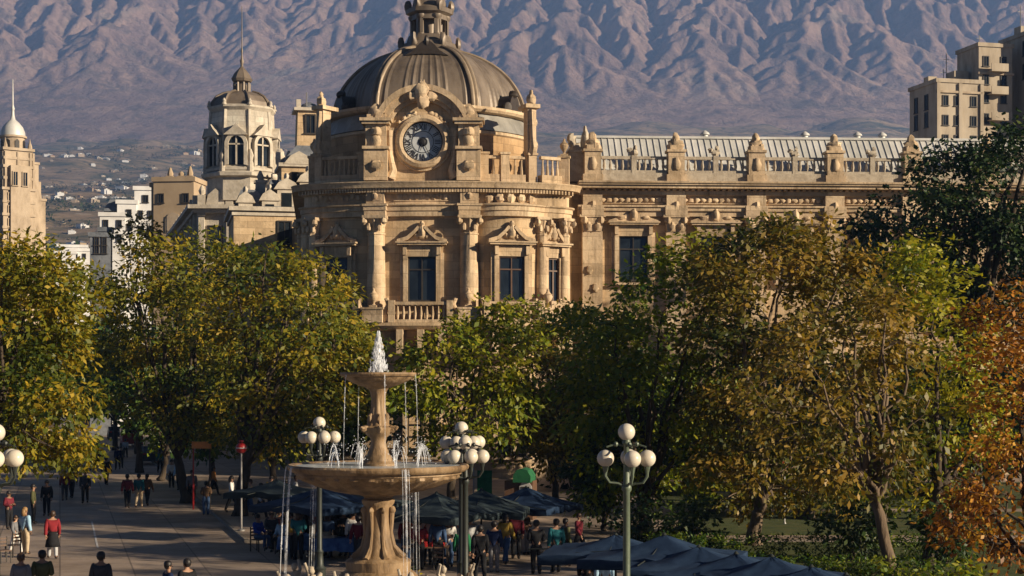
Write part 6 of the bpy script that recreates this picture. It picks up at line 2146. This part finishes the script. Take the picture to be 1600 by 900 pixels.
def pose(kind):
    """front of the body faces -y"""
    J = {'pelvis': (0, 0, .96, .135, .115), 'waist': (0, 0, 1.13, .13, .105), 'chest': (0, .01, 1.34, .155, .115), 'neck': (0, .01, 1.5, .058), 'jaw': (0, -.015, 1.575, .068), 'skull': (0, -.005, 1.655, .088), 'crown': (0, .005, 1.725, .06)}
    for s, q in (('l', -1), ('r', 1)):
        J['sh' + s] = (q * .185, .01, 1.415, .066)
        J['hip' + s] = (q * .095, 0, .9, .095)
        sw = {'walk': .2 * q, 'stroll': -.16 * q}.get(kind, 0)
        if kind == 'sit':
            J['el' + s] = (q * .23, -.05, 1.15, .045); J['wr' + s] = (q * .15, -.26, 1.06, .033); J['pa' + s] = (q * .11, -.34, 1.05, .036)
            J['kn' + s] = (q * .12, -.43, .92, .07); J['an' + s] = (q * .12, -.4, .52, .045); J['toe' + s] = (q * .13, -.53, .47, .04)
        else:
            if kind == 'hold':
                J['el' + s] = (q * .24, .03, 1.15, .046); J['wr' + s] = (q * .14, -.2, 1.14, .034); J['pa' + s] = (q * .08, -.27, 1.17, .036)
            elif kind == 'phone' and q > 0:
                J['el' + s] = (q * .25, -.05, 1.17, .046); J['wr' + s] = (q * .16, -.16, 1.38, .034); J['pa' + s] = (q * .13, -.17, 1.47, .036)
            else:
                J['el' + s] = (q * .24, .03 + sw * .3, 1.14, .046); J['wr' + s] = (q * .25, -.03 + sw * .9, .9, .034); J['pa' + s] = (q * .245, -.045 + sw * 1.05, .82, .036)
            f = -sw
            J['kn' + s] = (q * .1, f * .75 - .02, .5, .068); J['an' + s] = (q * .1, f * 1.25 + (.04 if f > 0 else 0), .09 + (.05 if f > .1 else 0), .045)
            J['toe' + s] = (q * .115, f * 1.25 - .14 + (.04 if f > 0 else 0), .04, .042)
    return J


def fingers(mb, wr, pa):
    w, p = Vector(wr[:3]), Vector(pa[:3])
    d = (p - w).normalized()
    side = d.cross(Vector((0, -1, .2))).normalized()
    cur = d.cross(side).normalized()
    for k, L in enumerate((.062, .072, .068, .052)):
        o = p + side * (.024 - .016 * k) + d * .015
        mb.tube([o, o + d * L * .55 + cur * .006, o + d * L + cur * .022], [.0105, .0095, .007], 5)
    o = p - d * .03 + side * .03
    mb.tube([o, o + side * .028 + d * .02, o + side * .032 + d * .05 + cur * .012], [.012, .011, .008], 5)


def seg_dist(V, a, b):
    a, b = np.array(a[:3]), np.array(b[:3])
    ab = b - a
    t = np.clip(((V - a) @ ab) / max(ab @ ab, 1e-9), 0, 1)
    return np.linalg.norm(V - (a + t[:, None] * ab), axis=1)


def person_proto(kind, sleeves, hair, skirt=False):
    J = pose(kind)
    body = skin_mesh(J, BONES, 'pelvis')
    V = np.empty(len(body.vertices) * 3, np.float32); body.vertices.foreach_get('co', V); V = V.reshape(-1, 3).astype(float)
    faces = [tuple(p.vertices) for p in body.polygons]
    nor = np.empty(len(V) * 3, np.float32); body.vertex_normals.foreach_get('vector', nor); nor = nor.reshape(-1, 3)
    D = np.stack([seg_dist(V, J[a], J[b]) / (J[a][3] + J[b][3]) for a, b in BONES], 1)
    near = D.argmin(1)
    nm = [BONES[i] for i in near]
    isshirt = np.array([(b in ('waist', 'chest') or b[:2] in ('sh',) or (b[:2] == 'el') or (b[:2] == 'wr' and sleeves) or (b == 'neck')) for a, b in nm]) & (V[:, 2] < J['neck'][2] - .02)
    istrou = np.array([b[:3] in ('hip',) or b[:2] in ('kn', 'an') or b == 'waist' and v[2] < J['pelvis'][2] + .06 for (a, b), v in zip(nm, V)])
    isshoe = np.array([b[:3] == 'toe' for a, b in nm])
    m = MB()
    m.add([tuple(v) for v in V], faces)
    sk, jw = J['skull'], J['jaw']
    m.tube([(0, jw[1] - .075, jw[2] + .085), (0, jw[1] - .098, jw[2] + .045), (0, jw[1] - .082, jw[2] + .03)], [.01, .016, .012], 6)       # nose
    for q in (-1, 1): m.ball(q * .088, sk[1] + .005, sk[2] - .035, .014, .026, .035, 8, 6)                                               # ears
    m.tube([(-.024, jw[1] - .068, jw[2] + .0), (0, jw[1] - .076, jw[2] - .002), (.024, jw[1] - .068, jw[2] + .0)], .007, 5)                  # lips
    for s in 'lr': fingers(m, J['wr' + s], J['pa' + s])
    bodyo = m.build('person', None, None, True)

    def cloth(name, mask, off, hem=None):
        fs = [f for f in faces if all(mask[i] for i in f)]
        used = sorted({i for f in fs for i in f})
        mp = {i: k for k, i in enumerate(used)}
        vs = [tuple(V[i] + nor[i] * off) for i in used]
        c = MB(); c.add(vs, [tuple(mp[i] for i in f) for f in fs])
        ob = c.build(name, None, bodyo, True)
        sm = ob.modifiers.new('cloth', 'SOLIDIFY'); sm.thickness = .008; sm.offset = 0
        return ob
    cloth('trousers', istrou, .014)
    sh = cloth('shirt', isshirt, .024)
    cloth('shoe', isshoe & (V[:, 0] < 0), .012)
    cloth('shoe', isshoe & (V[:, 0] > 0), .012)
    h = MB()
    cz0 = J['crown'][2]
    hv = [(r, z) for r, z in ((.098, cz0 - .1), (.107, cz0 - .06), (.105, cz0 - .01), (.085, cz0 + .04), (.045, cz0 + .066), (0, cz0 + .072))]
    h.lathe(hv, 16, x=0, y=sk[1] + .018, mod=lambda a, z: 1 + .05 * math.sin(a * 5 + z * 40) - (.12 * max(0, math.cos(a)) if z < cz0 - .03 else 0))
    if hair == 'long':
        h.tube([(0, sk[1] + .06, cz0 - .02), (0, sk[1] + .085, cz0 - .14), (0, sk[1] + .085, cz0 - .28)], [.085, .085, .05], 9)
    elif hair == 'short':
        h.ball(0, sk[1] + .04, cz0 - .07, .092, .08, .1, 12, 8, .03, 2)
    h.build('hair', None, bodyo, True)
    for q in (-1, 1):                             # eyes and brows
        e = MB(); e.ball(q * .034, sk[1] - .083, sk[2] - .03, .013, .008, .009, 7, 5); e.tube([(q * .02, sk[1] - .088, sk[2] - .006), (q * .05, sk[1] - .08, sk[2] - .006)], .005, 4)
        e.build('eye', None, bodyo)
    if skirt:
        g_ = MB(); g_.lathe([(.15, 1.02), (.19, .9), (.24, .62), (.27, .45)], 18, mod=lambda a, z: 1 + .05 * math.sin(a * 7)); g_.build('skirt', None, bodyo, True)
    return bodyo


SKIN = [flat('skin_light', (.44, .26, .17), .6), flat('skin_tan', (.3, .165, .1), .6), flat('skin_brown', (.19, .1, .06), .6)]
HAIRC = [flat('hair_black', (.014, .011, .01), .5), flat('hair_brown', (.05, .028, .016), .5), flat('hair_fair', (.26, .15, .06), .5)]
SHOE = flat('shoe_dark', (.03, .025, .022), .6)
CLOTHC = {'black': (.016, .016, .018), 'dark grey': (.05, .05, .055), 'grey': (.16, .16, .17), 'navy': (.015, .025, .07), 'royal blue': (.02, .055, .3), 'light blue': (.3, .46, .6), 'red': (.2, .02, .025), 'white': (.66, .64, .6), 'beige': (.42, .33, .22), 'olive': (.09, .09, .04), 'green': (.02, .14, .06), 'maroon': (.14, .02, .03), 'denim': (.05, .09, .18), 'pale grey': (.42, .42, .42), 'brown': (.1, .06, .035), 'orange': (.5, .18, .04), 'teal': (.02, .12, .14), 'mustard': (.4, .26, .05)}
CL = {k: flat('cloth_' + k.replace(' ', '_'), v, .9, spec=.15, scale=6) for k, v in CLOTHC.items()}
PROTO = {}


def person(label, px, d, face, kind, top, bottom, skin=1, hair='short', hc=0, h=1.72, sleeves=True, skirt=None, z0=0.0, seat=False):
    key = (kind, sleeves, hair, bool(skirt))
    if key not in PROTO:
        o = PROTO[key] = person_proto(kind, sleeves, hair, bool(skirt))
        for c in [o] + list(o.children):          # material per person on shared meshes
            c.data.materials.append(SHOE)
    else:
        o = copy_tree(PROTO[key])
    tag(o, label, 'person', 'people in the square')
    o.location = (X(px, d), d, z0)
    o.rotation_euler = (0, 0, R(face))
    s = h / 1.775
    o.scale = (s * 1.03, s * 1.03, s)
    for c in [o] + list(o.children):
        n = c.name.split('.')[0]
        mt = {'person': SKIN[skin], 'trousers': CL[bottom], 'shirt': CL[top], 'shoe': SHOE, 'hair': HAIRC[hc], 'eye': HAIRC[0], 'skirt': CL[skirt or bottom]}[n]
        c.material_slots[0].link = 'OBJECT'
        c.material_slots[0].material = mt
    return o


# face: 0 looks at the camera, 180 away, 90 towards the right of the picture
person('person in a light blue shirt and beige trousers standing near the dark canopy', 39, gd(866), 150, 'stand', 'light blue', 'beige', 1, 'long', 2, 1.74)
person('person with red shoulders, a dark skirt and pale leggings facing away', 82, gd(873), 200, 'walk', 'red', 'pale grey', 1, 'short', 1, 1.72, skirt='black')
person('short person in a grey jacket and white leggings beside the light blue shirt', 25, gd(866), 60, 'walk', 'grey', 'white', 0, 'long', 1, 1.45)
person('person in a grey top seen from the waist up at the corner of the picture', 33, 44.6, 170, 'stand', 'grey', 'dark grey', 1, 'short', 1, 1.76)
person('person in a dark olive top with a hand at the waist beside the grey top', 66, 45.0, 195, 'hold', 'olive', 'black', 1, 'short', 0, 1.8, False)
person('person in a dark grey t-shirt with bare forearms standing alone on the sunlit street', 158, 44.0, 172, 'stand', 'dark grey', 'navy', 1, 'short', 0, 1.86, False)
person('person in a black top with only head and shoulders in the picture', 263, 43.2, 120, 'stand', 'navy', 'black', 1, 'short', 0, 1.7)
person('person in a black jacket looking to the side next to the black top', 292, 43.2, 225, 'stand', 'black', 'black', 1, 'short', 0, 1.76)
person('person in black standing in shade behind the red shouldered person', 73, gd(806), 0, 'stand', 'black', 'black', 1, 'short', 0, 1.7)
person('person in dark clothes walking alone by the kerb of the far side', 133, gd(786), 10, 'stroll', 'dark grey', 'black', 1, 'short', 0, 1.74)
person('person in black walking down the middle of the shaded street', 166, gd(758), 180, 'walk', 'black', 'black', 1, 'short', 0, 1.76)
person('person with a maroon top walking past the sunlit stripes', 199, gd(794), 185, 'walk', 'maroon', 'black', 1, 'short', 0, 1.72)
person('person in dark teal walking with the maroon top', 217, gd(793), 180, 'stroll', 'teal', 'beige', 1, 'short', 0, 1.72)
person('person in a brown jacket at the side of the walking pair', 230, gd(790), 170, 'walk', 'brown', 'black', 1, 'long', 0, 1.64)
person('person in a white top far up the shaded street', 144, gd(735), 0, 'stand', 'white', 'navy', 0, 'short', 1, 1.72)
person('person in navy standing next to the white top up the street', 153, gd(733), 20, 'stand', 'navy', 'black', 1, 'short', 0, 1.7)
person('first person of the dark pair near the middle of the shaded street', 184, gd(734), 0, 'stroll', 'navy', 'black', 1, 'short', 0, 1.7)
person('second person of the dark pair, wearing dark grey, up the street', 189, gd(732), 30, 'stand', 'dark grey', 'black', 1, 'short', 0, 1.66)
person('person in black far up the street just under the tree crowns', 150, gd(708), 0, 'stand', 'black', 'black', 1, 'short', 0, 1.74)
person('person in orange far up the street close to the vans', 176, gd(686), 0, 'walk', 'orange', 'dark grey', 1, 'short', 0, 1.7)
# people on chairs of the cafe group
for lb, top, bt, ci, sk_, hr, sl in (('person in a royal blue top seated beside the kerb', 'royal blue', 'denim', 0, 1, 'short', True), ('person in dark clothes seated with the blue group', 'dark grey', 'black', 1, 1, 'short', True),
                                     ('person in a light blue shirt seated at the stall end of the group', 'light blue', 'black', 2, 0, 'long', True), ('person in a red top seated behind the light blue shirt', 'red', 'denim', 3, 1, 'short', True)):
    c = CH[ci]
    p = person(lb, 400, 60, 0, 'sit', top, bt, sk_, hr, ci % 2, 1.72, sl)
    s = 1.72 / 1.775
    p.rotation_euler = c.rotation_euler
    p.location = c.location + Vector((0, 0, .465 - .81 * s))
# around the stalls
person('person in a mustard top browsing by the seated group', 455, 59.6, 100, 'hold', 'mustard', 'black', 1, 'short', 0, 1.7)
person('vendor in a blue top behind the blue stall table', 478, 61.6, 10, 'hold', 'royal blue', 'black', 1, 'long', 0, 1.66)
person('person in maroon next to the rail of garments', 499, 62.2, 60, 'stand', 'maroon', 'denim', 1, 'short', 0, 1.72)
person('vendor in black behind the table beside the fountain column', 537, 60.9, -20, 'hold', 'black', 'black', 1, 'short', 0, 1.72)
person('person in a red top between the fountain column and the orange vendor', 634, 58.6, 30, 'stand', 'red', 'denim', 1, 'short', 0, 1.68)
person('vendor with an orange top under the grey canopy', 668, 57.9, 0, 'hold', 'orange', 'black', 1, 'short', 0, 1.68)
person('person in a dark green coat seen from behind near the lamps', 722, 54, 175, 'stand', 'green', 'black', 1, 'short', 0, 1.72)
person('tall person in black with a pale bag strap near the two lamps', 750, 53.2, 190, 'walk', 'black', 'black', 1, 'short', 0, 1.78)
person('person in navy following the tall one in black', 772, 55.5, 170, 'stand', 'navy', 'grey', 1, 'short', 0, 1.72)
person('person in maroon and black under the dark canopy', 806, 60.0, 0, 'stand', 'maroon', 'black', 1, 'short', 0, 1.74)
person('stout person in black with folded arms under the dark canopy', 838, 55, 180, 'hold', 'black', 'black', 1, 'short', 0, 1.8)
person('person in a teal jacket facing the one with folded arms', 869, 55.5, 200, 'stand', 'teal', 'black', 1, 'short', 0, 1.8)
person('person in white and pink reading at the stall behind the lamps', 701, 57.4, 0, 'hold', 'white', 'denim', 1, 'long', 1, 1.66)
person('person in a pale blue shirt under the navy canopy beside the globe lamp pole', 945, 46, 190, 'stand', 'light blue', 'black', 1, 'short', 0, 1.7)
person('person in black standing under the navy canopy', 918, 47, 160, 'stand', 'black', 'black', 1, 'short', 0, 1.74)
person('person in beige sitting area under the navy canopies looking on', 1003, 45.5, 150, 'hold', 'beige', 'dark grey', 1, 'short', 0, 1.66)

# more passers-by, each told apart by clothes and by what they stand beside
MORE = [('person in grey pausing by the trunk of the tall olive gold tree', 300, 88, 20, 'stand', 'grey', 'black'), ('person in brown leaning close to the orange header sign', 322, 80, 200, 'hold', 'brown', 'denim'),
        ('person in white walking behind the red round lantern', 362, 80, 90, 'walk', 'white', 'black'), ('person in beige walking just past the red round lantern', 391, 78, 270, 'stroll', 'beige', 'denim'),
        ('person in pale grey among the trunks behind the seated group', 408, 76, 60, 'walk', 'pale grey', 'black'), ('person in mustard under the trees behind the seated group', 424, 80, 10, 'stand', 'mustard', 'black'),
        ('person in white under the trees behind the blue grey canopy', 446, 79, 330, 'hold', 'white', 'denim'), ('person in pale grey and denim far back behind the clothes rail', 462, 82, 100, 'walk', 'pale grey', 'denim'),
        ('person in orange crossing the shaded pavement behind the orange header sign', 334, 92, 90, 'walk', 'orange', 'black'), ('person in light blue on the shaded pavement near the kerb line', 280, 98, 0, 'walk', 'light blue', 'black'),
        ('person in white and black on the kerb beside the small red and white sign', 268, 101, 20, 'stand', 'white', 'black'), ('person in teal beside the dark parked car', 250, 118, 180, 'stroll', 'teal', 'black'),
        ('person in maroon far up the street by the red van', 216, 150, 0, 'walk', 'maroon', 'black'), ('person in pale grey far up the street in front of the red van', 196, 142, 180, 'stroll', 'pale grey', 'black'),
        ('person in brown on the far pavement under the yellow green tree', 112, 92, 0, 'walk', 'brown', 'black'), ('person in maroon on the far pavement beside the one in brown', 101, 90, 15, 'stroll', 'maroon', 'dark grey'),
        ('person in olive waiting on the far pavement close to the globe lamp', 52, 75, 100, 'stand', 'olive', 'black'), ('person in maroon waiting on the far pavement at the picture edge', 14, 72, 60, 'hold', 'maroon', 'black'),
        ('person in denim blue at the clothes rail looking at garments', 512, 60.3, 170, 'hold', 'denim', 'black'), ('person in white at the clothes rail end by the fountain column', 552, 60.0, 200, 'stand', 'white', 'denim'),
        ('person in teal bending over the blue patterned table', 466, 59.4, 180, 'hold', 'teal', 'black'), ('person in maroon in the gap between the fountain column and the tables', 560, 58.5, 160, 'walk', 'maroon', 'dark grey'),
        ('person in red and black at the bare wooden stall table', 655, 56.2, 190, 'hold', 'red', 'black'), ('person in denim jacket at the end of the bare wooden stall table', 684, 56.8, 170, 'stand', 'denim', 'black'),
        ('person in pale grey under the grey canopy edge behind the lamps', 735, 58.4, 20, 'stand', 'pale grey', 'black'), ('person in mustard between the lamps and the dark canopy', 790, 58.2, 150, 'walk', 'mustard', 'denim'),
        ('person in brown with grey trousers under the dark canopy', 820, 61.5, 40, 'hold', 'brown', 'grey'), ('person in olive beside the teal jacket', 884, 57.5, 120, 'stand', 'olive', 'black'),
        ('person in maroon next to the dark conifer shrub', 905, 60.5, 60, 'walk', 'maroon', 'black'), ('person in royal blue at the front of the navy canopies', 930, 48.5, 200, 'hold', 'royal blue', 'black')]
rp = random.Random(4)
for lb, px, d, fc, kd, tp, bt in MORE:
    z_ = .12 if (X(px, d) > kerb(d) and d > 66) or X(px, d) < kerb(d) - 15 else 0
    person(lb, px, d, fc, kd, tp, bt, rp.choice([0, 1, 1, 2]), rp.choice(['short', 'short', 'long']), rp.choice([0, 0, 1]), rp.uniform(1.6, 1.8), True, None, z_)
# ------------------------------------------------------------------ light, air, camera
SUN_EL, SUN_AZ = 17.0, 23.0                       # elevation; degrees in front of the right hand side
ce, se = math.cos(R(SUN_EL)), math.sin(R(SUN_EL))
sd = Vector((math.cos(R(SUN_AZ)) * ce, -math.sin(R(SUN_AZ)) * ce, se))
ld = bpy.data.lights.new('sun', 'SUN')
ld.energy = 5.0; ld.angle = R(.5); ld.color = (1.0, .84, .62)
lo = bpy.data.objects.new('sun', ld); COL.objects.link(lo)
lo.rotation_euler = sd.to_track_quat('Z', 'Y').to_euler()
world = bpy.data.worlds.new('World'); scene.world = world; world.use_nodes = True
nt = world.node_tree
bg = nt.nodes['Background']
sky = nt.nodes.new('ShaderNodeTexSky')
sky.sky_type = 'NISHITA'; sky.sun_disc = False
sky.sun_elevation = R(SUN_EL)
sky.sun_rotation = math.atan2(sd.x, sd.y)
sky.altitude = 2200; sky.air_density = .3; sky.dust_density = .0; sky.ozone_density = 1.5
nt.links.new(sky.outputs[0], bg.inputs[0])
bg.inputs[1].default_value = .05
# air
HAZE = 1.05e-4
hm = MB(); hm.box(0, 4080, -1, 6400, 8280, 1960)
hz = hm.build('haze', None, None, kind='stuff')
m, nt, out = new_mat('haze_air')
pv = N(nt, 'ShaderNodeVolumePrincipled')
pv.inputs['Color'].default_value = (.30, .51, .97, 1)
pv.inputs['Density'].default_value = HAZE
pv.inputs['Anisotropy'].default_value = .0
nt.links.new(pv.outputs[0], out.inputs['Volume'])
hz.data.materials.append(m)

cam = bpy.data.cameras.new('camera')
cam.sensor_width = 36; cam.sensor_fit = 'HORIZONTAL'
cam.lens = F / 1600 * 36
cam.shift_y = (HY - 450) / 1600
cam.clip_end = 30000; cam.clip_start = .5
co = bpy.data.objects.new('camera', cam); COL.objects.link(co)
co.location = (0, 0, H); co.rotation_euler = (R(90), 0, 0)
scene.camera = co
vs_ = scene.view_settings
vs_.view_transform = 'Standard'; vs_.look = 'None'; vs_.gamma = 1.0; vs_.use_curve_mapping = False
vs_.exposure = 0.6
scene.cycles.use_denoising = True
scene.cycles.denoiser = 'OPENIMAGEDENOISE'
scene.cycles.max_bounces = 6
scene.cycles.volume_bounces = 1
scene.cycles.transparent_max_bounces = 12
